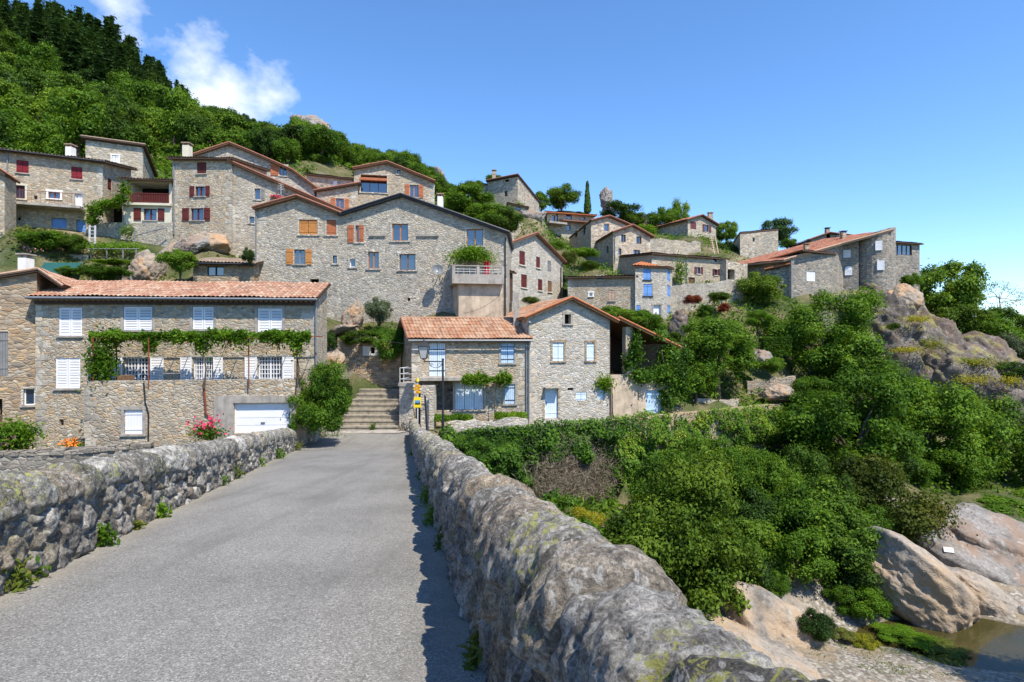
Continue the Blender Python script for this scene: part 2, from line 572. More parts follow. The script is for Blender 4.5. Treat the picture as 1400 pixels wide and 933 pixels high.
def mk_ground():
    t = NT('hillside_ground')
    pos = t.vec()
    geo = t.n('ShaderNodeNewGeometry')
    up = t.n('ShaderNodeSeparateXYZ')
    t.set(up.inputs[0], geo.outputs['Normal'])
    pz = t.n('ShaderNodeSeparateXYZ')
    t.set(pz.inputs[0], pos)
    a = t.noise(pos, .25, 6, .65)
    g = t.ramp(a, [(.32, (.03, .05, .016)), (.46, (.065, .08, .028)), (.56, (.13, .115, .06)), (.68, (.24, .2, .13))])
    f = t.noise(pos, 6, 5, .7)
    g = t.mix(.8, g, t.ramp(f, [(.3, .6), (.6, 1.25)]), 'MULTIPLY')
    r = t.ramp(t.noise(pos, .8, 7, .7), [(.35, (.11, .1, .09)), (.5, (.24, .22, .19)), (.65, (.36, .33, .29))])
    steep = t.ramp(t.math('ADD', up.outputs[2], t.math('MULTIPLY', t.math('SUBTRACT', a, .5), .5)), [(.42, 1.0), (.56, 0.0)])
    c = t.mix(steep, g, r)
    # river gravel low down
    v = t.n('ShaderNodeTexVoronoi', {'Scale': 7.0, 'Vector': pos}, feature='F1')
    sp = t.n('ShaderNodeSeparateColor')
    t.set(sp.inputs[0], v.outputs['Color'])
    gr = t.ramp(sp.outputs[0], [(0, (.17, .15, .12)), (.5, (.30, .265, .215)), (1, (.46, .43, .37))])
    gr = t.mix(.7, gr, t.ramp(v.outputs['Distance'], [(0, 1.15), (.7, .55)]), 'MULTIPLY')
    gr = t.mix(t.ramp(t.noise(pos, .5, 5, .65), [(.52, 0.0), (.62, .8)]), gr, (.27, .21, .14))
    low = t.ramp(t.math('ADD', t.math('MULTIPLY', pz.outputs[2], .6), t.math('MULTIPLY', t.math('SUBTRACT', a, .5), 1.6)), [(.8, 1.0), (1.0, 0.0)])
    low = t.math('MULTIPLY', low, 1.0)
    c = t.mix(low, c, gr)
    wet = t.ramp(t.math('ADD', pz.outputs[2], .5), [(.44, 1.0), (.56, 0.0)])
    c = t.mix(wet, c, (.075, .06, .028))
    return t.done(c, .95, t.math('ADD', f, t.math('MULTIPLY', v.outputs['Distance'], -.5)), .8, .06, .15)


M['ground'] = mk_ground()


def mk_water():
    t = NT('river_water')
    pos = t.vec((1, 1, 1))
    n = t.noise(pos, 2.2, 4, .6, .5)
    t.b.inputs['IOR'].default_value = 1.33
    t.b.inputs['Transmission Weight'].default_value = .6
    return t.done(t.mix(t.noise(pos, .4, 4), (.16, .13, .045), (.09, .085, .03)), .03, n, .12, .05, .2)


M['water'] = mk_water()

LEAF = {
    'oak': mk_leaf('leaf_oak', [(0.026, 0.054, 0.010), (0.052, 0.104, 0.015), (0.085, 0.168, 0.019), (0.152, 0.255, 0.026), (0.241, 0.336, 0.037)], .3, .55, .16),
    'pine': mk_leaf('leaf_pine', [(0.024, 0.057, 0.022), (0.046, 0.099, 0.031), (0.078, 0.143, 0.040), (0.119, 0.192, 0.047)], .12, .6, .3),
    'bush': mk_leaf('leaf_bush', [(0.035, 0.082, 0.012), (0.067, 0.144, 0.013), (0.112, 0.212, 0.021), (0.178, 0.296, 0.029)], .34, .5, .7),
    'bright': mk_leaf('leaf_bright', [(0.053, 0.121, 0.011), (0.093, 0.193, 0.015), (0.139, 0.258, 0.020), (0.212, 0.337, 0.029)], .4, .5, 1.0),
    'olive_bush': mk_leaf('leaf_olive_bush', [(0.029, 0.061, 0.008), (0.060, 0.116, 0.012), (0.107, 0.180, 0.020), (0.171, 0.247, 0.029)], .32, .55, .6),
    'ivy': mk_leaf('leaf_ivy', [(0.034, 0.080, 0.014), (0.065, 0.152, 0.018), (0.109, 0.217, 0.025), (0.181, 0.296, 0.031), (0.335, 0.370, 0.055)], .32, .42, .8),
    'olive': mk_leaf('leaf_olive', [(0.070, 0.100, 0.050), (0.120, 0.155, 0.085), (0.180, 0.220, 0.130)], .25, .5, 1.5),
    'dark': mk_leaf('leaf_dark', [(0.017, 0.039, 0.010), (0.033, 0.073, 0.013), (0.056, 0.111, 0.018), (0.094, 0.164, 0.023)], .22, .5, .5),
    'autumn': mk_leaf('leaf_autumn', [(0.028, 0.047, 0.008), (0.056, 0.084, 0.013), (0.093, 0.112, 0.017), (0.139, 0.121, 0.019)], .3, .55, .35),
    'red': mk_leaf('leaf_red', [(0.100, 0.020, 0.012), (0.180, 0.035, 0.018), (0.260, 0.060, 0.030), (0.080, 0.070, 0.020)], .3, .5, 1.5),
    'yellow': mk_leaf('leaf_yellow', [(0.100, 0.130, 0.015), (0.200, 0.220, 0.020), (0.400, 0.360, 0.030), (0.160, 0.200, 0.030)], .35, .55, 2.0),
    'dry': mk_leaf('leaf_dry', [(0.150, 0.120, 0.085), (0.250, 0.210, 0.160), (0.340, 0.290, 0.220), (0.200, 0.170, 0.130)], .15, .8, .9),
    'grass': mk_leaf('leaf_grass', [(0.060, 0.100, 0.016), (0.100, 0.150, 0.025), (0.170, 0.190, 0.040), (0.240, 0.220, 0.080)], .35, .6, .8),
}
# ---------------------------------------------------------------- houses
GROUND = []          # (X, Y, z) control points of the terrain


class Face:
    """a vertical facade between two plan points; top is a polyline of (u, z)"""

    def __init__(s, a, b, top, z0, out=None):
        s.a, s.b = np.array(a, float), np.array(b, float)
        s.W = np.linalg.norm(s.b - s.a)
        s.u = (s.b - s.a) / s.W
        s.n = np.array([s.u[1], -s.u[0]])
        s.top = top
        s.z0 = z0
        s.holes = []

    def U(s, x):
        k = (x - 700) / FPX
        return (k * s.a[1] - s.a[0]) / (s.u[0] - k * s.u[1])

    def Z(s, x, y):
        Y = s.a[1] + s.u[1] * s.U(x)
        return CZ + (466 - y) / FPX * Y

    def pt(s, u, z, o=0.0):
        return V3(s.a[0] + s.u[0] * u + s.n[0] * o, s.a[1] + s.u[1] * u + s.n[1] * o, z)

    def topz(s, u):
        us = [t[0] for t in s.top]
        return float(np.interp(u, us, [t[1] for t in s.top]))

    def box(s, mb, u0, u1, z0, z1, o0, o1, m=0):
        p = s.pt(u0, z0, o0)
        mb.obox(p, s.pt(u1, z0, o0) - p, s.pt(u0, z1, o0) - p, s.pt(u0, z0, o1) - p, m)

    def wall(s, mb, m=0, mrev=None):
        """fill the facade round the holes, with reveals; holes: (u0,u1,z0,z1,depth,arch)"""
        us = {0.0, s.W}
        for t in s.top:
            if 0 < t[0] < s.W:
                us.add(t[0])
        for h in s.holes:
            us |= {min(max(h[0], 0), s.W), min(max(h[1], 0), s.W)}
        us = sorted(us)
        for u0, u1 in zip(us, us[1:]):
            if u1 - u0 < 1e-4:
                continue
            um = (u0 + u1) / 2
            zs = {s.z0}
            for h in s.holes:
                if h[0] - 1e-6 < um < h[1] + 1e-6:
                    zs |= {h[2], h[3]}
            zs = sorted(zs)
            t0, t1 = s.topz(u0), s.topz(u1)
            for i, za in enumerate(zs):
                zb = zs[i + 1] if i + 1 < len(zs) else None
                if zb is not None:
                    zm = (za + zb) / 2
                    if any(h[0] < um < h[1] and h[2] < zm < h[3] for h in s.holes):
                        continue
                    b0, b1 = min(zb, t0), min(zb, t1)
                else:
                    b0, b1 = t0, t1
                if b0 <= za + 1e-5 and b1 <= za + 1e-5:
                    continue
                mb.poly([s.pt(u0, za), s.pt(u1, za), s.pt(u1, max(b1, za)), s.pt(u0, max(b0, za))], m)
        for (u0, u1, z0, z1, d) in s.holes:
            q = [(u0, z0), (u1, z0), (u1, z1), (u0, z1)]
            for (a, b) in zip(q, q[1:] + q[:1]):
                mb.poly([s.pt(*a), s.pt(*a, -d), s.pt(*b, -d), s.pt(*b)], m)


def louvre_panel(mb, f, u0, u1, z0, z1, o, m=0):
    """one louvred shutter leaf"""
    w = .07
    f.box(mb, u0, u0 + w, z0, z1, o, o + .045, m)
    f.box(mb, u1 - w, u1, z0, z1, o, o + .045, m)
    zm = (z0 + z1) / 2
    for z in (z0, zm - .04, z1 - .09):
        f.box(mb, u0 + w, u1 - w, z, z + .09, o + .002, o + .04, m)
    n = max(3, int((z1 - z0) / .085))
    for k in range(n):
        z = z0 + (k + .5) * (z1 - z0) / n
        a = f.pt(u0 + w, z - .03, o + .036)
        mb.obox(a, f.pt(u1 - w, z - .03, o + .036) - a, f.pt(u0 + w, z + .025, o + .012) - a, f.pt(u0 + w, z - .022, o + .042) - a, m)


def plank_panel(mb, f, u0, u1, z0, z1, o, m=0, strap=None):
    n = max(2, int(round((u1 - u0) / .14)))
    for k in range(n):
        a = u0 + (u1 - u0) * k / n
        b = u0 + (u1 - u0) * (k + 1) / n
        f.box(mb, a + .005, b - .005, z0, z1, o + .0015 * (k % 2), o + .035 + .002 * (k % 2), m)
    h = z1 - z0
    for q in (.16, .80):
        f.box(mb, u0 + .01, u1 - .01, z0 + h * q, z0 + h * q + (.05 if strap is not None else .09), o + .03, o + .058, m if strap is None else strap)


class House:
    def __init__(s, name, label, A, B, z0, mat, D=7.0, far=None, group=None, cat='house', ground=True, deep=3.5):
        """A, B: (photo x, distance) of the two front corners; far: ('L'|'R', x, d) back corner seen on that side"""
        pa, pb = P(A[0], 466, A[1])[:2], P(B[0], 466, B[1])[:2]
        s.pa, s.pb, s.z0, s.mat, s.name = pa, pb, z0, mat, name
        u = unit(pb - pa)
        n = np.array([u[1], -u[0]])
        if far:
            q = P(far[1], 466, far[2])[:2]
            s.back = q - (pb if far[0] == 'R' else pa)
        else:
            s.back = -n * D
        s.D = np.linalg.norm(s.back)
        s.root = thing(name, label, cat, (*(pa + pb) / 2, z0), group)
        s.F = Face(pa, pb, None, z0 - deep)
        s.faces = {}
        if ground:
            for q in (pa, pb):
                GROUND.append((*q, z0))
                GROUND.append((*(q + s.back), z0 + (1.0 if ground is True else ground)))
        s.deep = deep

    def zf(s, x, y):
        return s.F.Z(x, y)

    # ---- roofs
    def gable(s, prof, tile, ov=.4, fr=.35, th=.14, edge=None, wood='wood_dark', verge=None, sag=0.0):
        """prof: photo points of the front roofline (left to right), extruded along the back vector"""
        F = s.F
        pr = [(F.U(x), F.Z(x, y)) for x, y in prof]
        s.prof = pr
        drop = th + .02
        inner = [(u, z - drop) for u, z in pr]
        us = [p[0] for p in inner]
        zs = [p[1] for p in inner]

        def ext(u):
            if u < us[0]:
                return zs[0] + (zs[1] - zs[0]) / (us[1] - us[0]) * (u - us[0])
            if u > us[-1]:
                return zs[-1] + (zs[-1] - zs[-2]) / (us[-1] - us[-2]) * (u - us[-1])
            return float(np.interp(u, us, zs))
        top = [(0.0, ext(0.0))] + [(u, z) for u, z in inner if .01 < u < F.W - .01] + [(F.W, ext(F.W))]
        F.top = top
        bd = s.back
        pb2, pa2 = s.pb + bd, s.pa + bd
        s.faces['right'] = Face(s.pb, pb2, [(0, top[-1][1]), (s.D, top[-1][1])], s.z0 - s.deep)
        s.faces['left'] = Face(pa2, s.pa, [(0, top[0][1]), (s.D, top[0][1])], s.z0 - s.deep)
        s.faces['back'] = Face(pb2, pa2, [(F.W - u, z) for u, z in reversed(top)], s.z0 - s.deep)
        ub = unit(bd)
        mb = MB()
        vb = MB()
        n = len(pr)
        for i in range(n - 1):
            (ua, za), (uc, zc) = pr[i], pr[i + 1]
            a0 = F.pt(ua, za)
            c0 = F.pt(uc, zc)
            if i == 0:
                a0 = a0 + unit(a0 - c0) * (ov if ua > -.05 else 0.0)
            if i == n - 2:
                c0 = c0 + unit(c0 - a0) * (ov if uc < F.W + .05 else 0.0)
            f0 = np.append(-ub * fr, 0)
            f1 = np.append(bd + ub * fr, 0)
            up = za < zc
            lo, hi = (a0, c0) if up else (c0, a0)
            s._plane(mb, lo + f0, lo + f1, hi + f0, hi + f1, th)
            if verge:
                vb.tube([lo + f0 + (0, 0, .02), (lo + hi) / 2 + f0 + (0, 0, .035 - sag), hi + f0 + (0, 0, .02)], .085, 6)
        mb.build('roof', [M[tile], M[wood]], s.root)
        if verge:
            vb.build('verge', M[verge], s.root)

    def _plane(s, mb, E0, E1, R0, R1, th):
        """canal-tile roof plane; E eave edge, R ridge edge"""
        E0, E1, R0, R1 = (np.asarray(q, float) for q in (E0, E1, R0, R1))
        W = np.linalg.norm(E1 - E0)
        L = np.linalg.norm(R0 - E0)
        far = (E0[1] + E1[1]) / 2
        pitch = .24 if far < 50 else .30
        nt = max(3, int(W / pitch))
        spt = 4 if far < 60 else 3
        nr = max(2, int(L / (.45 if far < 50 else .7)))
        N = np.cross(E1 - E0, R0 - E0)
        N = unit(N if N[2] > 0 else -N)
        seed = len(s.name) * 13 + int(abs(E0[0] * 7))
        jit = np.random.default_rng(seed).random((nt + 1, nr + 1))
        rows = []
        for j in range(nr):
            rows += [(j / nr, .028), ((j + 1.0) / nr, 0.0)]
        nx = nt * spt + 1
        t = np.arange(nx) / (nx - 1)
        ph = np.arange(nx) / spt
        hh = .065 * np.abs(np.cos(math.pi * ph)) ** .8
        ti = np.minimum(ph.astype(int), nt)
        v = np.zeros((nx, len(rows), 3))
        wav = .03 * np.sin(t * W * .9 + seed) + .02 * np.sin(t * W * 2.3)
        for r, (q, h) in enumerate(rows):
            e = E0 + (E1 - E0) * t[:, None]
            rr = R0 + (R1 - R0) * t[:, None]
            jj = .022 * (jit[ti, r // 2] - .5)
            v[:, r] = e + (rr - e) * q + N * (hh + h + jj + wav * .7 + .015)[:, None]
        mb.grid(v.reshape(-1, 3), nx, len(rows), 0, lambda i, j: (i // spt + .5 + seed, j // 2 + .5))
        # slab below
        dn = -N * th
        a, b, c, d = E0, E1, R1, R0
        k = [a, b, c, d, a + dn, b + dn, c + dn, d + dn]
        for f in ((4, 5, 6, 7), (0, 1, 5, 4), (1, 2, 6, 5), (2, 3, 7, 6), (3, 0, 4, 7), (0, 1, 2, 3)):
            mb.poly([k[i] for i in f], 1)

    def quad(s, fl, fr_, rise, tile, ov=.4, sides=.25, th=.14, run='fb', wood='wood_dark', gutter=None, rl=None, verge=None, back_over=.2):
        """one roof plane: front edge through photo points fl, fr_; 'rise' metres up (or down) at the back (rl: separate rise at the back left)"""
        F = s.F
        z0, z1 = F.Z(*fl), F.Z(*fr_)
        u0, u1 = F.U(fl[0]), F.U(fr_[0])
        sl = (z1 - z0) / (u1 - u0)
        zl, zr = z0 - sl * u0, z0 + sl * (F.W - u0)
        rl = rise if rl is None else rl
        drop = th + .02
        F.top = [(0, zl - drop), (F.W, zr - drop)]
        bd = s.back
        pb2, pa2 = s.pb + bd, s.pa + bd
        s.faces['right'] = Face(s.pb, pb2, [(0, zr - drop), (s.D, zr + rise - drop)], s.z0 - s.deep)
        s.faces['left'] = Face(pa2, s.pa, [(0, zl + rl - drop), (s.D, zl - drop)], s.z0 - s.deep)
        s.faces['back'] = Face(pb2, pa2, [(0, zr + rise - drop), (F.W, zl + rl - drop)], s.z0 - s.deep)
        FL, FR = np.append(s.pa, zl), np.append(s.pb, zr)
        BL, BR = np.append(pa2, zl + rl), np.append(pb2, zr + rise)
        a = lambda p, q, o: p + unit(p - q) * o
        C = {}
        for k, p, side, back in (('FL', FL, FR, BL), ('FR', FR, FL, BR), ('BL', BL, BR, FL), ('BR', BR, BL, FR)):
            C[k] = p + unit(p - side) * sides + unit(p - back) * (ov if k[0] == 'F' else back_over)
        mb = MB()
        if run == 'fb':
            lo = ('FL', 'FR', 'BL', 'BR') if rise >= 0 else ('BL', 'BR', 'FL', 'FR')
        else:
            lo = ('FL', 'BL', 'FR', 'BR') if zl < zr else ('FR', 'BR', 'FL', 'BL')
        s._plane(mb, *(C[k] for k in lo), th)
        mb.build('roof', [M[tile], M[wood]], s.root)
        if verge:
            vb = MB()
            vb.tube([C['FL'] + (0, 0, .03), C['FR'] + (0, 0, .03)], .09, 6)
            vb.build('verge', M[verge], s.root)
        if gutter:
            g = MB()
            d = V3(0, 0, -.07) + np.append(-unit(bd), 0) * .07
            g.tube([C['FL'] + d, C['FR'] + d], .075, 6)
            g.build('gutter', M[gutter], s.root)
        s.C = C

    def ridge(s, fl, fr_, ridge_h, tile, ov=.35, sides=.3, th=.14, wood='wood_dark', gutter=None, verge=None):
        """two planes, ridge parallel to the front"""
        F = s.F
        z = (F.Z(*fl) + F.Z(*fr_)) / 2
        drop = th + .02
        F.top = [(0, z - drop), (F.W, z - drop)]
        bd = s.back
        pb2, pa2 = s.pb + bd, s.pa + bd
        gp = [(0, z - drop), (s.D / 2, z + ridge_h - drop), (s.D, z - drop)]
        s.faces['right'] = Face(s.pb, pb2, gp, s.z0 - s.deep)
        s.faces['left'] = Face(pa2, s.pa, gp, s.z0 - s.deep)
        s.faces['back'] = Face(pb2, pa2, F.top, s.z0 - s.deep)
        u3 = np.append(F.u, 0) * sides
        b3 = np.append(bd, 0)
        ub = unit(b3)
        E0, E1 = np.append(s.pa, z) - u3, np.append(s.pb, z) + u3
        R0, R1 = E0 + b3 / 2 + (0, 0, ridge_h), E1 + b3 / 2 + (0, 0, ridge_h)
        B0, B1 = E0 + b3, E1 + b3
        sl = unit(R0 - E0) * ov
        sb = unit(B0 - R0) * ov
        mb = MB()
        s._plane(mb, E0 - sl, E1 - sl, R0, R1, th)
        s._plane(mb, B0 + sb, B1 + sb, R0, R1, th)
        mb.tube([R0 + (0, 0, .04), R1 + (0, 0, .04)], .1, 6, 0)
        mb.build('roof', [M[tile], M[wood]], s.root)
        if verge:
            for nm, e, r, b in (('verge', E0 - sl, R0, B0 + sb),):
                vb = MB()
                vb.tube([e + (0, 0, .02), r + (0, 0, .03), b + (0, 0, .02)], .09, 6)
                vb.build(nm, M[verge], s.root)
        if gutter:
            g = MB()
            d = V3(0, 0, -.1) - ub * .06
            g.tube([E0 - sl + d, E1 - sl + d], .075, 6)
            g.build('gutter', M[gutter], s.root)
        s.C = {'E0': E0 - sl, 'E1': E1 - sl, 'R0': R0, 'R1': R1}

    # ---- openings; r = (x0, y0, x1, y1) in the photo, y0 above y1
    def rect(s, r, face):
        f = s.F if face == 'front' else s.faces[face]
        u0, u1 = f.U(r[0]), f.U(r[2])
        if u0 > u1:
            u0, u1 = u1, u0
        xm = (r[0] + r[2]) / 2
        return f, u0, u1, f.Z(xm, r[3]), f.Z(xm, r[1])

    def surround(s, f, u0, u1, z0, z1, m, w=.14, out=.03, sill=True, parent=None):
        mb = MB()
        f.box(mb, u0 - w, u0 - .003, z0, z1, -.05, out)
        f.box(mb, u1 + .003, u1 + w, z0, z1, -.05, out)
        f.box(mb, u0 - w - .05, u1 + w + .05, z1 + .003, z1 + w * 1.2, -.05, out + .006)
        if sill:
            f.box(mb, u0 - w - .03, u1 + w + .03, z0 - .1, z0 - .003, -.05, out + .06)
        return mb.build('surround', M[m], parent or s.root)

    def sill(s, f, u0, u1, z0, m='concrete', parent=None):
        mb = MB()
        f.box(mb, u0 - .08, u1 + .08, z0 - .09, z0 - .003, -.05, .1)
        return mb.build('sill', M[m], parent or s.root)

    def win(s, r, frame='wood_orange', nx=2, ny=1, face='front', depth=.18, sur=None, left=None, right=None, shut='wood_red', style='plank', fw=.06, lintel=None, sill=None, bars=.025):
        f, u0, u1, z0, z1 = s.rect(r, face)
        f.holes.append((u0, u1, z0, z1, depth + .02))
        mb = MB()
        o0, o1 = -depth, -depth + .06
        f.box(mb, u0, u0 + fw, z0, z1, o0, o1)
        f.box(mb, u1 - fw, u1, z0, z1, o0, o1)
        f.box(mb, u0 + fw, u1 - fw, z0, z0 + fw, o0, o1)
        f.box(mb, u0 + fw, u1 - fw, z1 - fw, z1, o0, o1)
        for k in range(1, nx):
            q = u0 + (u1 - u0) * k / nx
            w = fw * .8 if nx == 2 or k * 2 == nx else bars
            f.box(mb, q - w, q + w, z0 + fw, z1 - fw, o0 + .004, o1 + .006)
        for k in range(1, ny):
            q = z0 + (z1 - z0) * k / ny
            f.box(mb, u0 + fw, u1 - fw, q - bars, q + bars, o0 + .008, o1 - .006)
        w = mb.build('window', M[frame], s.root)
        pm = MB()
        pm.poly([f.pt(u0, z0, o0 + .01), f.pt(u1, z0, o0 + .01), f.pt(u1, z1, o0 + .01), f.pt(u0, z1, o0 + .01)])
        pm.build('pane', M['glass'], w)
        if sur is None and s.pa[1] < 63 and s.mat.startswith('stone') and s.name != 'stone_shed':
            s.surround(f, u0, u1, z0, z1, 'stone_pale', .11, .012, parent=w)
        if sur:
            s.surround(f, u0, u1, z0, z1, sur, parent=w)
        if sill:
            s.sill(f, u0, u1, z0, sill, parent=w)
        for q in (left, right):
            if q:
                a, b = sorted((f.U(q[0]), f.U(q[1])))
                sm = MB()
                if style == 'louvre':
                    louvre_panel(sm, f, a, b, z0 - .03, z1 + .03, .03)
                else:
                    plank_panel(sm, f, a, b, z0 - .03, z1 + .03, .03)
                sm.build('shutter', M[shut], s.root)
        return w

    def shut(s, r, col='paint_white', style='louvre', leaves=2, face='front', depth=.1, sur=None, strap=None, sill=None):
        """closed shutters"""
        f, u0, u1, z0, z1 = s.rect(r, face)
        f.holes.append((u0, u1, z0, z1, depth + .03))
        bm = MB()
        bm.poly([f.pt(u0, z0, -depth - .02), f.pt(u1, z0, -depth - .02), f.pt(u1, z1, -depth - .02), f.pt(u0, z1, -depth - .02)])
        bm.build('window_recess', M['dark_void'], s.root)
        for k in range(leaves):
            a = u0 + (u1 - u0) * k / leaves + .012
            b = u0 + (u1 - u0) * (k + 1) / leaves - .012
            sm = MB()
            if style == 'louvre':
                louvre_panel(sm, f, a, b, z0 + .01, z1 - .01, -depth + .02)
            else:
                plank_panel(sm, f, a, b, z0 + .01, z1 - .01, -depth + .02, 0, 1 if strap else None)
            sm.build('shutter', [M[col], M[strap or col]], s.root)
        if sur:
            s.surround(f, u0, u1, z0, z1, sur)
        if sill:
            s.sill(f, u0, u1, z0, sill)

    def door(s, r, col='paint_ice', face='front', depth=.18, sur=None, name='door', panels=False):
        f, u0, u1, z0, z1 = s.rect(r, face)
        f.holes.append((u0, u1, z0, z1, depth + .03))
        mb = MB()
        if panels:
            n = 4
            f.box(mb, u0 + .05, u1 - .05, z0, z1 - .05, -depth - .02, -depth)
            for k in range(n):
                a = z0 + (z1 - z0) * k / n
                f.box(mb, u0 + .06, u1 - .06, a + .012, a + (z1 - z0) / n - .012 - (.05 if k == n - 1 else 0), -depth, -depth + .03)
        else:
            plank_panel(mb, f, u0 + .05, u1 - .05, z0 + .02, z1 - .05, -depth)
        f.box(mb, u0, u0 + .05, z0, z1, -depth - .02, -depth + .06)
        f.box(mb, u1 - .05, u1, z0, z1, -depth - .02, -depth + .06)
        f.box(mb, u0 + .05, u1 - .05, z1 - .05, z1, -depth - .02, -depth + .06)
        d = mb.build(name, M[col], s.root)
        h = MB()
        if panels:
            f.box(h, (u0 + u1) / 2 - .1, (u0 + u1) / 2 + .1, z0 + .5, z0 + .54, -depth + .03, -depth + .08)
        else:
            f.box(h, u0 + .12, u0 + .16, z0 + .95, z0 + 1.1, -depth + .035, -depth + .09)
        h.build('handle', M['metal_dark'], d)
        if sur:
            s.surround(f, u0, u1, z0, z1, sur, sill=False)
        return d

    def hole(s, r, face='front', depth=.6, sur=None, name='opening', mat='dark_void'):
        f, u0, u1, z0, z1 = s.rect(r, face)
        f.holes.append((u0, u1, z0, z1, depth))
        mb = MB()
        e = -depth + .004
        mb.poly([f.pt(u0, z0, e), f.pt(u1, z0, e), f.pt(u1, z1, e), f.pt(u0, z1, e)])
        mb.build(name, M[mat], s.root)  # back panel, painted dark by default for the unlit interior
        if sur:
            s.surround(f, u0, u1, z0, z1, sur)

    def pipe(s, x, y0, y1, mat='metal_grey', r=.055, face='front', bend=None):
        f = s.F if face == 'front' else s.faces[face]
        u = f.U(x)
        mb = MB()
        pts = [f.pt(u, f.Z(x, y1), .09), f.pt(u, f.Z(x, y0 + 3), .09), f.pt(u, f.Z(x, y0), .3)]
        mb.tube(pts, r, 6)
        mb.build('drainpipe', M[mat], s.root)

    def chimney(s, r, d, depth=.6, mat='render_cream', cap='tile_old'):
        p0, p1 = P(r[0], r[3], d), P(r[2], r[1], d)
        mb = MB()
        mb.box(p0[0], p1[0], d, d + depth, p0[2] - 1.0, p1[2], 0)
        c = mb.build('chimney', M[mat], s.root)
        k = MB()
        for dx in (.03, (p1[0] - p0[0]) - .15):
            for dy in (.03, depth - .15):
                k.box(p0[0] + dx, p0[0] + dx + .12, d + dy, d + dy + .12, p1[2], p1[2] + .18)
        k.box(p0[0] - .08, p1[0] + .08, d - .08, d + depth + .08, p1[2] + .18, p1[2] + .26)
        k.build('chimney_cap', M[cap], c)

    def finish(s, wallmat=None, sidemats=None):
        mb = MB()
        s.F.wall(mb, 0)
        for k, f in s.faces.items():
            f.wall(mb, 0)
        s.wallobj = mb.build('wall', [M[wallmat or s.mat]], s.root)
        if s.mat.startswith('stone') and s.name in ('stone_house', 'tower_house', 'garage_terrace') and s.pa[1] < 70:
            rq = random.Random(int(abs(s.pa[0] * 31)) + 5)
            for side in (0, 1):
                qb = MB()
                z = s.z0 - .5
                k = rq.randint(0, 1)
                ztop = s.F.topz(.15 if side == 0 else s.F.W - .15) - .05
                while z < ztop - .35:
                    hh = rq.uniform(.24, .4)
                    ln = rq.uniform(.42, .7) if k % 2 else rq.uniform(.22, .34)
                    o = rq.uniform(.006, .02)
                    if side == 0:
                        s.F.box(qb, -o, ln, z + .012, z + hh - .012, -.2, o)
                    else:
                        s.F.box(qb, s.F.W - ln, s.F.W + o, z + .012, z + hh - .012, -.2, o)
                    z += hh
                    k += 1
                if qb.f and not any((hh_[0] < .75) if side == 0 else (hh_[1] > s.F.W - .75) for hh_ in s.F.holes):
                    qb.build('quoin_trim', [M['quoin']], s.root)
        return s
# ---------------------------------------------------------------- the village, house by house
def zz(y, d):
    return CZ + (466 - y) / FPX * d


# brown stone house at the far left, beside the white-shuttered one
h = House('stone_house', 'brown rubble house with white-capped chimney adjoining the white-shuttered house', (-90, 29.5), (50, 31.2), 7.9, 'stone_brown', D=7)
h.gable([(-120, 396), (54, 368), (88, 391)], 'tile_red', ov=.1, fr=.3, verge='tile_red')
h.win((32, 531, 47, 554), 'paint_white', 1, 1, sur=None, depth=.2, sill='concrete')
h.shut((-14, 453, 11, 514), 'wood_grey', 'plank', 2)
h.hole((-4, 545, 3, 585))
h.chimney((24, 352, 35, 372), 33, .6, 'render_white', 'concrete')
h.finish()

# white-shuttered house
h = House('stone_house', 'long stone house with white louvred shutters behind the vine pergola', (49, 31), (431, 32), 7.9, 'stone_warm', far=('R', 447, 35.4))
h.quad((49, 402.5), (431, 405), 1.05, 'tile_red', ov=.45, sides=.2, th=.16, gutter='metal_grey', verge=None)
eb = MB()
h.F.box(eb, .02, h.F.W - .02, h.F.topz(0) - .34, h.F.topz(0) - .0, .002, .16)
eb.build('eave_band', M['wood_dark'], h.root)
gb = MB()
for k in range(int(h.F.W / .27)):
    u = .15 + k * .27
    gb.tube([h.F.pt(u, h.F.topz(u) - .1, .05), h.F.pt(u, h.F.topz(u) - .06, .36)], .09, 6)
gb.build('eave_tiles', M['tile_old'], h.root)
for r in ((80, 420, 112, 459), (168.5, 419, 208, 451), (263, 419, 292, 450), (352, 421, 386, 453.5), (75.5, 489, 109.5, 531)):
    h.shut(r, 'paint_white', 'louvre', 2, sur='concrete' if r[0] > 160 else None, sill='concrete')
for r, l, q in (((169, 489, 205, 523), (153, 168), (206, 224)), ((264, 488, 291, 523), (247, 262.5), (292, 305)), ((353, 487, 385, 523), (335, 351.5), (386.5, 402))):
    h.win(r, 'paint_white', 8, 6, left=l, right=q, shut='paint_white', style='louvre', sur=None, bars=.018)
h.hole((81, 573, 87, 582))
h.pipe(432.5, 408, 505)
h.finish()
H2 = h

# garage terrace in front of it
h = House('garage_terrace', 'stone terrace with white garage door and arched white window', (115, 28.6), (404.5, 29.6), 8.1, 'stone_warm', D=2.6, cat='terrace')
h.F.top = [(0, 11.98), (h.F.W, 12.02)]
hb = h.back
h.faces['right'] = Face(h.pb, h.pb + hb, [(0, 12.0), (h.D, 12.0)], 4.5)
h.faces['left'] = Face(h.pa + hb, h.pa, [(0, 12.0), (h.D, 12.0)], 4.5)
h.shut((169.5, 560, 195, 593.5), 'paint_white', 'plank', 1, depth=.12, sur='concrete')
h.door((319.5, 551, 396.5, 592), 'paint_white', depth=.2, name='garage_door', panels=True)
mb = MB()
z1, z0 = h.F.Z(350, 541), 7.9
ua, ub, uc, ud = h.F.U(293), h.F.U(319), h.F.U(397), h.F.U(404)
h.F.box(mb, ua, ub - .003, z0, z1, -.02, .05)
h.F.box(mb, uc + .003, ud, z0, z1, -.02, .05)
h.F.box(mb, ub, uc, h.F.Z(350, 550.5), z1, -.02, .046)
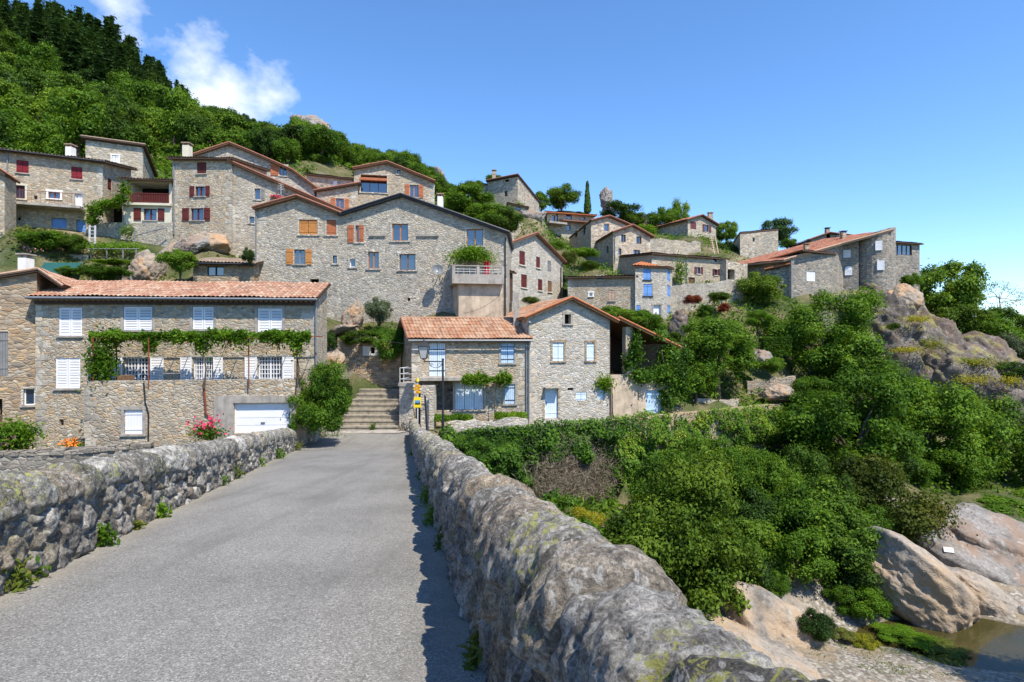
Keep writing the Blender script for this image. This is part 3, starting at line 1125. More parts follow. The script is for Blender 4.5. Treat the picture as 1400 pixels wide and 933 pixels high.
mb.build('concrete_surround', M['concrete'], h.root)
mb = MB()
f = h.F
mb.poly([f.pt(0, 11.6, -.3), f.pt(f.W, 11.6, -.3), f.pt(f.W, 11.6, -h.D), f.pt(0, 11.6, -h.D)])
mb.poly([f.pt(0, 11.98, 0), f.pt(f.W, 12.02, 0), f.pt(f.W, 12.02, -.3), f.pt(0, 11.98, -.3)])
mb.poly([f.pt(0, 11.98, -.3), f.pt(f.W, 12.02, -.3), f.pt(f.W, 11.6, -.3), f.pt(0, 11.6, -.3)])
mb.build('terrace_floor', M['concrete'], h.root)
mb = MB()
mb.tube([f.pt(f.U(203), 8.2, .04), f.pt(f.U(203.5), 10.3, .04), f.pt(f.U(199), 10.9, .04), f.pt(f.U(197), 11.9, .04)], .035, 5)
mb.build('drainpipe', M['metal_dark'], h.root)
mb = MB()
mb.tube([f.pt(f.U(290), 8.2, .06), f.pt(f.U(290), 10.0, .06), f.pt(f.U(282), 10.3, .06), f.pt(f.U(279), 11.9, .06)], .05, 5)
mb.build('drainpipe', M['metal_rust'], h.root)
h.finish()
H2T = h

# long house with crimson shutters, upper left
h = House('stone_house', 'long house with closed crimson shutters above a shaded gallery', (-70, 45.2), (140, 49), 23.0, 'stone_warm', far=('R', 179, 53.5))
h.quad((0, 203.5), (135, 219.5), .75, 'tile_old', ov=.45, sides=.45, gutter='metal_dark')
for r in ((22, 219, 39, 236), (97, 228, 112.5, 244.5)):
    h.shut(r, 'wood_crimson', 'plank', 2, sill='concrete', sur=None)
h.win((17.5, 253, 34, 271), 'wood_maroon', 2, 1, sur='render_cream')
h.win((66, 262, 82, 271), 'wood_maroon', 2, 1, sur='render_white')
h.door((102, 264.5, 112.5, 285), 'paint_white', sur='concrete')
h.shut((147, 244, 152.5, 259.5), 'wood_red', 'plank', 1, face='right')
h.hole((46, 267, 51, 272), depth=.3)
h.pipe(10.5, 207, 275, 'metal_grey')
h.chimney((89, 200, 97, 214), 51, .6, 'render_white', 'tile_old')
f = h.F
mb = MB()
ua, ub = f.U(-60), f.U(117)
zg = f.Z(60, 282)
f.box(mb, ua, ub, zg - .22, zg, .003, 1.5)
sl = mb.build('gallery_floor', M['concrete'], h.root)
mb = MB()
for k in range(30):
    u = ua + (ub - ua) * k / 29
    mb.tube([f.pt(u, zg, 1.42), f.pt(u, zg + .95, 1.42)], .012, 4)
mb.tube([f.pt(ua, zg + .95, 1.42), f.pt(ub, zg + .95, 1.42)], .02, 4)
mb.build('railing', M['metal_rust'], h.root)
for r in ((70, 298, 91, 311), (104, 300, 117, 317)):
    h.door(r, 'paint_blue', depth=.3)
h.hole((23, 296, 28, 301), depth=.3)
h.finish()

# sliver of a neighbour at the picture's edge
h = House('stone_house', 'red-eaved house corner just below the crimson-shuttered house', (-90, 42), (6, 43.5), 23.0, 'stone_warm', D=2)
h.gable([(-110, 215), (-30, 212), (10, 239)], 'tile_rust', ov=.2, fr=.3)
h.win((-20, 262, -4, 284), 'paint_white', 2, 2)
h.finish()

h = House('stone_house', 'tall narrow house with one white shuttered window against the wood', (117, 61), (195, 62.5), 31.3, 'stone_far', far=('R', 211, 68))
h.quad((117, 189), (195, 199.5), -1.6, 'tile_old', ov=.4, sides=.35, run='fb', verge='tile_old')
h.shut((153, 212, 162, 223), 'paint_white', 'plank', 2, sur='render_white')
h.finish()

# balcony house
h = House('balcony_house', 'small house with tiled open loggia over a cream wall', (168, 49.2), (234.5, 49.6), 22.6, 'render_cream', D=5)
h.quad((168, 243.5), (233, 246), 1.1, 'tile_old', ov=.6, sides=.25, th=.12)
h.hole((176, 249, 231, 277), depth=2.2, name='loggia')
h.win((196, 285, 214, 301), 'wood_red', 2, 1, left=(183, 193), right=(216, 225), shut='wood_red', sill='concrete')
f = h.F
mb = MB()
z = f.Z(204, 278)
f.box(mb, -.05, f.W + .02, z - .2, z, .003, .3)
mb.build('balcony_floor', M['render_cream'], h.root)
mb = MB()
zt = f.Z(204, 264.5)
f.box(mb, f.U(176), f.U(232), zt - .07, zt, .1, .18)
f.box(mb, f.U(176), f.U(232), z + .08, z + .14, .1, .18)
for k in range(24):
    u = f.U(176) + (f.U(232) - f.U(176)) * (k + .5) / 24
    f.box(mb, u - .045, u + .045, z + .01, zt + .03, .12, .15)
mb.build('balustrade', M['wood_red'], h.root)
mb = MB()
f.box(mb, f.U(172), f.U(176.5), z, f.topz(.3), .05, .32)
mb.build('pillar', M['concrete'], h.root)
h.finish()
# lower stone base of the balcony house
h = House('retaining_wall', 'rubble retaining wall under the loggia house with a dark recess', (124, 49.0), (236, 49.0), 21.0, 'stone_grey', D=3, cat='wall', ground=False)
h.F.top = [(0, zz(277, 49)), (h.F.U(137), zz(277, 49)), (h.F.U(168), zz(277.5, 49)), (h.F.U(168.2), zz(304.5, 49)), (h.F.W, zz(304.5, 49))]
h.hole((138, 279, 167, 304), depth=1.6, name='recess')
h.finish()

# tower house
h = House('tower_house', 'tall tower house with dark red shutters standing on bare rock', (236, 49.6), (316.5, 49.2), 22.6, 'stone_warm', D=6)
h.quad((236, 216), (316.5, 216.5), .8, 'tile_old', ov=.4, sides=.3)
h.shut((269, 221.5, 282, 237), 'wood_red', 'plank', 2, sill='concrete')
h.win((267, 254.5, 280, 268), 'wood_red', 2, 1, left=(259.5, 266), right=(281, 287), shut='wood_red', sill='concrete')
h.win((261, 284.5, 278, 301), 'wood_red', 2, 1, left=(249.5, 258.5), right=(279, 287.5), shut='wood_red', sill='concrete')
h.pipe(238.5, 222, 320)
h.chimney((249, 198, 258, 214), 51, .6, 'render_cream', 'tile_old')
h.finish()

h = House('stone_house', 'grey wing with long sloping roof stepping down from the tower house', (317, 49.4), (470, 52.0), 20.5, 'stone_grey', D=7)
h.gable([(317, 222), (470, 289)], 'tile_rust', ov=.3, fr=.45, verge='tile_rust', wood='wood_mid')
h.win((348, 257.5, 355.5, 272.5), 'wood_grey', 1, 1, right=(356.5, 362), shut='wood_grey')
h.win((341, 296, 347.5, 305), 'wood_grey', 1, 1)
f = h.F
mb = MB()
u = f.U(378)
f.box(mb, u - .45, u + .45, f.Z(378, 271), f.Z(378, 267.5), .05, .3)
mb.build('window_box', M['wood_dark'], h.root)
h.finish()
WING = h

h = House('stone_house', 'broad gabled house with one orange shutter rising behind the tower house', (264, 57), (434, 60), 28.0, 'stone_grey', D=9)
h.gable([(263, 213), (314, 196), (355, 213), (400, 233), (434, 258)], 'tile_rust', ov=.2, fr=.45, verge='tile_rust', wood='wood_mid')
h.win((382, 226, 392, 240), 'wood_grey', 2, 1, left=(370, 381), shut='wood_rust')
h.finish()

h = House('stone_house', 'low flat-roofed house squeezed under the hill behind the gables', (419, 67), (480, 66), 31, 'stone_far', D=4)
h.quad((419, 237.5), (476, 243.5), .3, 'tile_old', ov=.3)
h.shut((455, 247, 461, 258), 'paint_white', 'plank', 1)
h.finish()

# upper house with the arched window
h = House('stone_house', 'upper gabled house with wide arched glazed opening', (484, 59), (594, 60.5), 27.0, 'stone_warm', D=8)
h.gable([(482, 230.5), (529, 221.5), (595, 248.5)], 'tile_rust', ov=.3, fr=.4, verge='tile_rust', wood='wood_mid')
h.win((493, 239, 529, 263), 'wood_dark', 3, 1, depth=.5, sur='stone_pale')
f = h.F
mb = MB()
f.box(mb, f.U(492), f.U(529.5), f.Z(510, 246.5), f.Z(510, 243), -.3, .12)
mb.build('lintel_beam', M['wood_rust'], h.root)
h.win((560, 252.5, 572, 269.5), 'wood_orange', 2, 1, left=(553.5, 559.5), right=(572.5, 578.5), shut='wood_rust', sur=None, sill='concrete')
h.win((543, 232, 547.5, 237.5), 'wood_dark', 1, 1)
h.finish()
h = House('stone_house', 'low wing with blue window joined to the arched-window house', (433, 57.5), (489, 58.6), 27.0, 'stone_warm', D=6)
h.gable([(433, 260.5), (489, 251)], 'tile_rust', ov=.3, fr=.4, verge='tile_rust')
h.win((459, 271, 470, 286), 'wood_rust', 2, 1, left=(452, 458.5), right=(471, 477), shut='wood_rust')
h.finish()

# house with orange plank shutters
h = House('stone_house', 'gabled grey house with bright orange plank shutters', (349, 44), (466, 44.6), 15.3, 'stone_grey', D=8)
h.gable([(347, 285), (407, 268.5), (468, 292.5)], 'tile_rust', ov=.35, fr=.45, verge='tile_rust', wood='wood_mid')
h.shut((409, 300, 434, 320.5), 'wood_orange', 'plank', 2, sur='stone_pale')
h.shut((446.5, 300.5, 459.5, 321), 'wood_rust', 'plank', 1, sur='stone_pale')
h.win((402, 341, 417, 361), 'wood_grey', 2, 2, left=(391.5, 401), right=(418, 426), shut='wood_orange', sill='concrete')
h.win((455, 349, 460.5, 360), 'wood_dark', 1, 1)
h.hole((424, 381, 436, 388), depth=.7)
h.pipe(350.5, 290, 400, 'metal_grey')
h.finish()

# big central house
h = House('stone_house', 'largest gabled grey house with dark roof edges and satellite dish', (466, 44.6), (693, 44.0), 15.3, 'stone_grey', D=10)
h.gable([(464, 293.5), (549.5, 266.5), (697, 318.5)], 'tile_old', ov=.15, fr=.4, verge='slate_edge', wood='slate_edge')
SUR = 'render_cream'
h.win((536, 305.5, 558, 329), 'wood_orange', 2, 1, sur='stone_pale')
h.win((503, 344, 518, 367), 'wood_orange', 2, 1, sur='stone_pale')
h.win((546, 347, 568, 369), 'wood_mid', 2, 1, sur='stone_pale')
h.win((486, 308, 496, 331), 'wood_orange', 1, 1, left=(475.5, 483.5), right=(491, 497.5), shut='wood_rust', sur=None)
h.win((478, 353.5, 486, 365), 'paint_white', 1, 1)
h.win((638, 313, 660.5, 336), 'wood_orange', 2, 1, sur='stone_pale')
f = h.F
mb = MB()
f.box(mb, f.U(505), f.U(527), f.Z(515, 323), f.Z(515, 320.5), -.05, .12)
mb.build('ledge', M['concrete'], h.root)
mb = MB()
f.box(mb, f.U(570), f.U(600), f.Z(585, 323), f.Z(585, 320.5), -.05, .12)
mb.build('ledge', M['concrete'], h.root)
h.hole((557, 407, 561, 411), depth=.3)
h.hole((487, 418, 490, 422), depth=.3)
h.pipe(691, 325, 445, 'metal_dark')
h.chimney((598, 268, 605, 284), 49, .6, 'render_white', 'tile_old')
h.finish()
BIG = h
# concrete balcony block in front of it
pd = 42.0
h = House('balcony_block', 'concrete balcony on a plastered box in front of the largest house', (627, pd), (687, pd + .6), 15.3, 'concrete_warm', far=('L', 619, 44.2), cat='balcony')
h.F.top = [(0, zz(386, pd)), (h.F.W, zz(388, pd + .6))]
hb = h.back
h.faces['left'] = Face(h.pa + hb, h.pa, [(0, zz(386, pd)), (h.D, zz(386, pd))], 11.8)
h.faces['right'] = Face(h.pb, h.pb + hb, [(0, zz(386, pd)), (h.D, zz(386, pd))], 11.8)
h.finish()
f = h.F
za, zb, zc = zz(388, pd), zz(375, pd), zz(364.5, pd)
u0, u1 = f.U(617.5), f.U(687.5)
mb = MB()
f.box(mb, u0, u1, za, za + .22, -2.3, .5)
f.box(mb, u0, u1, za + .223, zb, .36, .5)
f.box(mb, u0, u0 + .14, za + .223, zc, -2.3, .357)
for k in (0, .47, .95):
    q = u0 + (u1 - u0) * k
    f.box(mb, q, q + (u1 - u0) * .055, zb + .003, zc - .002, .36, .5)
f.box(mb, u0, u1, zc, zc + .07, .355, .51)
mb.build('parapet', M['concrete'], h.root)
mb = MB()
for z in (.3, .62):
    q = zb + (zc - zb) * z
    mb.tube([f.pt(u0, q, .43), f.pt(u1, q, .43)], .022, 5)
for k in range(1, 9):
    q = u0 + (u1 - u0) * k / 9
    mb.tube([f.pt(q, zb, .43), f.pt(q, zc, .43)], .014, 4)
mb.build('railing', M['metal_white'], h.root)
BALC = h

# shed
h = House('stone_shed', 'low stone shed with two-pane window between rock and orange-shuttered house', (264, 42), (347, 42.6), 18.3, 'stone_brown', D=3.5, cat='shed')
h.quad((264, 358), (347, 359.5), .75, 'tile_old', ov=.35, sides=.3, gutter='metal_dark')
h.win((283, 364, 306, 377), 'wood_dark', 2, 1)
h.finish()

# blue-shuttered house by the steps
h = House('stone_house', 'two-storey house with pale blue shutters behind the street lamp', (563, 37.4), (720.5, 38.3), 8.5, 'stone_warm', far=('L', 547, 41.8))
h.ridge((563, 457.5), (721, 461), 1.25, 'tile_mix', ov=.42, sides=.3, gutter='metal_grey', verge='tile_rust', wood='wood_mid')
h.shut((586.5, 469, 609, 514.5), 'paint_ice', 'plank', 2, strap='metal_dark', sill='concrete')
h.shut((685, 469, 703, 496), 'paint_pale_blue', 'plank', 2, strap='metal_dark', sur='concrete')
h.shut((622, 524, 661.5, 560), 'paint_ice', 'plank', 3, depth=.25, sur='concrete')
h.shut((690, 525, 704, 552), 'paint_pale_blue', 'plank', 1, strap='metal_dark', sur='concrete')
h.hole((594, 521, 620, 561), depth=.8, name='porch_recess', mat='stone_dark')
f = h.F
mb = MB()
f.box(mb, f.U(570), f.U(631), f.Z(600, 519), f.Z(600, 514.8), -.02, .95)
mb.build('balcony_floor', M['concrete'], h.root)
h.pipe(719.5, 464, 572)
h.finish()
H12 = h

# front gabled house
h = House('stone_house', 'pale gabled house with attic hole and ice-blue door above the ivy wall', (721, 38.3), (833.5, 40.0), 8.6, 'stone_pale', D=8.5, far=('L', 678, 45.5))
h.gable([(714, 434.5), (779.5, 406.5), (843, 439)], 'tile_mix', ov=.12, fr=.4, verge='tile_orange', wood='wood_mid')
h.hole((772, 429.5, 780.5, 442.5), depth=.5, sur='concrete')
h.shut((755.5, 468, 771, 493.5), 'paint_ice', 'plank', 2, sur='stone_brown')
h.shut((802, 468.5, 812.5, 493), 'paint_ice', 'plank', 1, sur='stone_brown')
h.door((745, 531, 763, 572), 'paint_ice', sur='stone_warm')
f = h.F
mb = MB()
f.box(mb, f.U(743), f.U(764), f.Z(754, 530), f.Z(754, 528.6), .003, .5)
mb.build('door_canopy', M['concrete'], h.root)
h.shut((787, 536, 802, 547.5), 'paint_ice', 'plank', 2)
h.shut((816.5, 532.5, 826, 546), 'paint_ice', 'plank', 1)
h.hole((776, 530, 784, 533.5), depth=.2)
h.pipe(722.5, 440, 575)
h.finish()
H13 = h
# white plastered flue and chimney on its eave
h2 = House('chimney_stack', 'grey chimney on a white plastered stub between two tiled roofs', (684, 39.6), (719, 39.6), 14.5, 'render_white', D=1.5, cat='chimney', ground=False, deep=.6)
h2.F.top = [(0, zz(446, 39.6)), (h2.F.W, zz(436, 39.6))]
h2.finish()
mb = MB()
a = P(702, 434, 39.4)
b = P(709.5, 400, 39.4)
mb.box(a[0], b[0], 39.4, 39.9, a[2] - 1, b[2])
mb.build('flue', M['concrete'], h2.root)

# open barn
h = House('open_barn', 'open-sided lean-to barn draped in vines beside the pale gabled house', (834.5, 40.3), (911, 42.5), 8.7, 'concrete_warm', D=6.5, cat='barn')
h.gable([(843, 434.5), (926, 474.5)], 'tile_rust', ov=.1, fr=.4, verge='tile_orange', wood='wood_mid')
f = h.F
rt = h.F.top
zl = f.Z(870, 511)
h.F.top = [(0, zl), (f.W, zl)]
h.door((883, 533, 908, 566), 'paint_pale_blue', sur=None)
mb = MB()
q = [f.pt(0, zl - .02, -.02), f.pt(f.W, zl - .02, -.02)]
b3 = np.append(h.back, 0)
mb.poly([q[0], q[1], q[1] + b3, q[0] + b3])
mb.build('loft_floor', M['wood_dark'], h.root)
mb = MB()
f.box(mb, .02, f.W - .02, zl + .001, rt[-1][1] + .6, -4.2, -4.1)
mb.build('back_boards', M['wood_dark'], h.root)
mb = MB()
f.box(mb, f.U(856), f.U(866), f.Z(861, 511), float(np.interp(f.U(861), [q_[0] for q_ in rt], [q_[1] for q_ in rt])) - .02, -.45, -.04)
mb.build('pillar', M['concrete_warm'], h.root)
h.hole((872, 536, 873.3, 547), depth=.2)
h.finish()

# red-shuttered gabled house, centre
h = House('stone_house', 'white-edged gabled house with brick red shutters right of the concrete balcony', (692, 50.5), (769, 60), 17.6, 'stone_pale', far=('L', 655, 58))
h.gable([(691, 334), (732, 318.8), (772, 359)], 'tile_red', ov=.2, fr=.45, verge='tile_rust', wood='wood_mid')
for r in ((710, 343, 718, 362), (733, 351, 738.5, 366), (712.5, 375, 720.5, 393), (735.5, 381.5, 741.5, 397), (749, 384, 754.5, 399)):
    h.shut(r, 'wood_red' if r[0] < 748 else 'wood_mid', 'plank', 2 if r[0] < 725 else 1, sill='render_cream')
h.shut((748.5, 356.5, 753.5, 371), 'wood_grey', 'plank', 1)
h.pipe(766, 362, 410, 'metal_dark')
h.finish()
h = House('wooden_porch', 'small lean-to porch with dark door in front of the brick red shutters', (691, 48.2), (701, 48.4), 17.6, 'wood_dark', D=2, cat='porch', ground=False)
h.quad((690, 369), (706, 372), .5, 'tile_old', ov=.3)
h.finish()

# hilltop house
h = House('stone_house', 'solitary stone house on the skyline right of the green knoll', (667, 82), (708, 79), 33.0, 'stone_far', far=('R', 737, 86))
h.quad((667, 247.5), (708, 239.5), -1.9, 'tile_rust', ov=.3, sides=.2, verge='tile_rust')
for r in ((689.5, 261, 694, 268),):
    h.win(r, 'wood_dark', 1, 1)
h.hole((690, 245, 696, 248.5), depth=.3)
h.shut((720, 266.5, 723.5, 273), 'wood_pale', 'plank', 1, face='right')
h.chimney((673, 234, 678, 244), 84, .6, 'stone_far', 'tile_old')
h.finish()
h = House('stone_house', 'flat grey annex on the shoulder of the skyline house', (649, 84), (679, 82), 33.5, 'stone_far', D=5)
h.quad((650, 249.5), (678, 253), .4, 'slate_edge', ov=.2)
h.shut((664, 259, 670, 266), 'wood_grey', 'plank', 1)
h.finish()
h = House('stone_shed', 'tiny tiled outhouse perched below the skyline house', (695, 76), (721, 76), 31.2, 'stone_far', D=3, cat='shed')
h.quad((695, 277.5), (721, 282.5), .5, 'tile_rust', ov=.3)
h.win((706, 282, 711.5, 288), 'wood_grey', 1, 1)
h.finish()

h = House('stone_house', 'long low house with wide rust eaves under the cypress', (748, 88), (812, 92), 31.5, 'stone_far', far=('L', 743, 95))
h.quad((748, 289.5), (812, 294), .9, 'tile_rust', ov=.9, sides=.5, wood='wood_rust')
for r in ((755, 294, 759, 303), (774, 293, 782, 298.5), (796, 296, 800, 300), (760, 292.5, 763, 303)):
    h.win(r, 'wood_dark', 1, 1)
h.win((775, 307.5, 780, 315), 'wood_dark', 1, 1)
f = h.F
mb = MB()
f.box(mb, f.U(744), f.U(768), f.Z(757, 308), f.Z(757, 305.5), .003, 1.6)
mb.build('balcony_floor', M['concrete'], h.root)
mb = MB()
p = f.pt(f.U(764), f.Z(780, 302.5), .003)
mb.obox(p, f.pt(f.U(803), f.Z(780, 301), .003) - p, V3(0, 0, .12), np.append(f.n * 1.2, -.25))
mb.build('canopy', M['tile_rust'], h.root)
h.finish()

h = House('stone_house', 'taller of two stacked gables with blind front under the leaning rock', (808, 72), (860, 75), 23.5, 'stone_far', far=('L', 779, 84))
h.gable([(807, 301.5), (832, 295.2), (864, 308.5)], 'tile_rust', ov=.3, fr=.4, verge='tile_rust')
h.win((826, 305.5, 833, 316), 'wood_pale', 1, 1)
for r in ((797, 310, 801, 320), (786, 315, 789.5, 324)):
    h.win(r, 'wood_dark', 1, 1, face='left')
h.finish()
h = House('stone_house', 'lower of two stacked gables with four dark windows', (838.5, 66), (889, 68), 22.8, 'stone_far', far=('L', 806, 76))
h.gable([(836, 317.5), (864, 307.6), (893, 324)], 'tile_rust', ov=.25, fr=.4, verge='tile_rust')
for r in ((849, 320.5, 855.5, 330.5), (870, 323, 877, 333), (845.5, 339.5, 849.5, 348), (866, 341.5, 875, 354.5)):
    h.win(r, 'wood_dark', 2 if r[2] - r[0] > 5 else 1, 1)
h.win((829, 336, 832, 346), 'wood_dark', 1, 1, face='left')
h.pipe(840, 322, 358, 'metal_grey')
h.finish()

h = House('stone_house', 'low broad house with a single pale shutter and old tiles', (776.5, 55.5), (869, 54.8), 17.2, 'stone_warm', D=6)
h.quad((776, 378.5), (869, 377), .55, 'tile_old', ov=.4, sides=.2)
h.win((816, 377.5, 825, 382.5), 'wood_dark', 1, 1)
h.shut((832, 396, 841, 411), 'wood_pale', 'plank', 2, sill='concrete')
h.win((806, 400, 810, 404.5), 'render_white', 1, 1, sur='render_white')
h.finish()
h = House('stone_house', 'tall house with two columns of sky blue shutters', (868.5, 54.4), (911, 54.8), 16.0, 'stone_pale', far=('R', 919, 59.5))
h.quad((860, 362.5), (911, 364.5), .45, 'tile_orange', ov=.3, sides=.25, rl=.9)
for r in ((879.6, 367.5, 890, 382), (879.6, 388, 892, 404)):
    h.shut(r, 'paint_blue', 'plank', 2, sill='slate_edge', sur=None)
h.shut((870, 417, 875.6, 428), 'paint_blue', 'plank', 1)
h.door((893.5, 417, 903, 431), 'paint_white', sur='concrete')
for r in ((912, 369, 916.5, 384), (912.3, 390, 917, 405), (912.3, 417, 917, 429)):
    h.shut(r, 'paint_blue', 'plank', 1, face='right')
h.finish()

h = House('stone_house', 'long low house with tumbledown tiled eaves and brown shutters', (891, 61), (993.5, 65), 19.6, 'stone_warm', D=6)
h.quad((891, 346), (993, 353.5), .5, 'tile_mix', ov=.35, sides=.2)
for r in ((905, 351, 911, 359), (925, 352.5, 930, 359)):
    h.shut(r, 'wood_pale', 'plank', 1)
h.win((953, 365, 957.5, 374), 'wood_dark', 1, 1, left=(949.5, 952.7), right=(958, 961), shut='wood_maroon')
h.win((977, 368, 981, 376), 'wood_dark', 1, 1, left=(974.3, 976.7), right=(981.3, 983.8), shut='wood_red')
h.win((974, 352, 980, 358), 'wood_dark', 1, 1)
h.door((941.6, 379, 950, 392), 'wood_mid')
h.pipe(938, 350, 392, 'metal_grey')
f = h.F
mb = MB()
f.box(mb, f.U(917), f.U(933.5), f.Z(925, 381.5), f.Z(925, 380), .003, .9)
mb.build('balcony_floor', M['concrete'], h.root)
mb = MB()
zb = f.Z(925, 380)
for k in range(12):
    u = f.U(917) + (f.U(933.5) - f.U(917)) * k / 11
    mb.tube([f.pt(u, zb, .85), f.pt(u, zb + .75, .85)], .015, 4)
mb.tube([f.pt(f.U(917), zb + .75, .85), f.pt(f.U(933.5), zb + .75, .85)], .02, 4)
mb.build('railing', M['metal_dark'], h.root)
h.finish()

h = House('stone_house', 'small pinkish gabled house with maroon shutters on the upper terrace', (940.5, 83), (979, 86), 29.2, 'stone_far', D=7)
h.gable([(936.5, 300.5), (958, 293.8), (981, 307.5)], 'tile_rust', ov=.2, fr=.4, verge='tile_rust')
h.win((963.5, 307, 969, 316.5), 'wood_maroon', 1, 1, left=(960.5, 963), right=(969.5, 972), shut='wood_maroon')
h.shut((944, 303, 952, 313), 'wood_maroon', 'plank', 2)
h.chimney((969, 292, 975, 300), 88, .6, 'stone_far', 'tile_old')
h.finish()
h = House('stone_house', 'tiny roof peeping from the trees on the skyline', (879, 95), (896, 95), 33.0, 'stone_far', D=5)
h.gable([(877, 297.5), (887, 292), (898, 298)], 'tile_rust', ov=.3, fr=.4)
h.finish()

h = House('ruined_house', 'roofless square ruin of bare stone beside the dark fir', (1012, 78), (1064, 80), 25.5, 'stone_far', far=('L', 1003, 86), cat='ruin')
h.quad((1012, 317.5), (1064, 312.5), .1, 'tile_old', ov=.05, sides=.05, th=.2)
h.win((1029, 325, 1032, 330), 'wood_dark', 1, 1)
h.finish()

# priory-like house on the cliff: several wall planes and a rounded end
h = House('cliff_house', 'rounded grey house under one long red roof on the cliff', (1080, 63), (1146, 65.5), 18.6, 'stone_church', D=9)
h.F.top = [(0, zz(350.5, 63)), (h.F.W, zz(333, 65.5))]
h.shut((1103, 371, 1115, 384), 'paint_white', 'louvre', 2)
h.holes = []
plan = [P(1146, 0, 65.5)[:2], P(1153, 0, 66.6)[:2], P(1174, 0, 66.0)[:2]]
ctop = [zz(333, 65.5), zz(331, 66.6), zz(325.5, 66)]
cx = P(1196, 0, 66.6)
R = 2.05
arc = []
for k in range(0, 13):
    t = math.radians(188 + k * 14)
    arc.append(np.array([cx[0] + R * math.cos(t), cx[1] + R * math.sin(t) * 1.0]))
plan += arc
for q in arc:
    x = 700 + q[0] / q[1] * FPX
    ctop.append(zz(325.5 - (x - 1174) * .26, 66))
for k in range(len(plan) - 1):
    h.faces['p%d' % k] = Face(plan[k], plan[k + 1], [(0, ctop[k]), (np.linalg.norm(plan[k + 1] - plan[k]), ctop[k + 1])], 14.5)
h.faces['left'] = Face(h.pa + h.back, h.pa, [(0, zz(350.5, 63)), (h.D, zz(350.5, 63))], 14.5)
last = plan[-1]
h.faces['right'] = Face(last, last + h.back, [(0, ctop[-1]), (h.D, ctop[-1])], 14.5)


def on_face(hh, x0, x1, kind, y0, y1, **kw):
    """opening on whichever plane of the rounded end faces the eye there: a proud framed panel"""
    xm = (x0 + x1) / 2
    for kname, f in hh.faces.items():
        if kname.startswith('p'):
            u = f.U(xm)
            if 0 <= u <= f.W:
                best = f
                break
    else:
        return
    a, b = best.U(x0), best.U(x1)
    z0, z1 = best.Z(xm, y1), best.Z(xm, y0)
    mb = MB()
    louvre_panel(mb, best, a, b, z0, z1, .06)
    best.box(mb, a, b, z0, z1, .02, .06)
    if kw.get('arch'):
        n = 8
        c, r = (a + b) / 2, (b - a) / 2
        pts = [best.pt(c + r * math.cos(math.pi * q / n), z1 + r * math.sin(math.pi * q / n), .07) for q in range(n + 1)]
        mb.poly(pts)
    mb.build('shutter', M[kind], hh.root)


on_face(h, 1153, 1163, 'paint_white', 341.5, 352)
on_face(h, 1155, 1165, 'paint_white', 368, 376, arch=True)
on_face(h, 1196.7, 1206, 'paint_white', 329.5, 342)
on_face(h, 1199, 1209, 'paint_white', 356, 369)
h.pipe(1081, 352, 413, 'metal_grey')
mb = MB()
E = [P(1071, 355.5, 62.6), P(1150, 333.2, 65.0), P(1222, 313.8, 64.4)]
bk = np.append(h.back, 0) + (0, 0, .45)
h._plane(mb, E[0], E[0] + bk, E[1], E[1] + bk, .16)
h._plane(mb, E[1], E[1] + bk, E[2], E[2] + bk, .16)
mb.build('roof', [M['tile_rust'], M['tile_red']], h.root)
mb = MB()
mb.tube([e + (0, 0, .05) for e in E], .11, 6)
mb.build('verge', M['tile_red'], h.root)
h.chimney((1152, 318, 1158, 331), 68, .6, 'stone_brown', 'metal_dark')
h.chimney((1101, 335, 1107, 347), 66, .5, 'stone_brown', 'tile_old')
h.finish()
CLIFFH = h

h = House('stone_house', 'glazed-top annex behind the rounded end of the cliff house', (1214, 70), (1257.5, 71), 20.0, 'stone_church', D=5)
h.quad((1214, 330), (1258, 333), .4, 'slate_edge', ov=.4, sides=.2)
h.win((1222.5, 334.5, 1247, 348.5), 'wood_dark', 4, 1, bars=.04)
h.finish()
h = House('stone_house', 'orange-tiled low wing stepping down from the cliff house', (1018, 70), (1080, 64.5), 20.0, 'stone_church', D=5)
h.gable([(1016, 366), (1102, 341.5)], 'tile_orange', ov=.2, fr=.5, verge='tile_orange')
h.shut((1071, 352.5, 1078, 361), 'paint_white', 'plank', 1)
h.finish()
h = House('stone_shed', 'little orange-roofed lean-to at the foot of the cliff house wing', (1048, 64.5), (1080, 63.2), 19.0, 'stone_church', D=2, cat='shed')
h.gable([(1046, 368.5), (1081, 361)], 'tile_orange', ov=.1, fr=.4, verge='tile_orange')
h.finish()
h = House('stone_house', 'dark-gabled house showing above the cliff house roof', (1108, 84), (1162, 84), 24.5, 'stone_dark', D=6)
h.gable([(1104, 328), (1133, 318), (1166, 322)], 'tile_rust', ov=.3, fr=.4, verge='tile_rust')
h.chimney((1130, 313, 1135, 322), 84, .5, 'stone_brown', 'metal_dark')
h.finish()
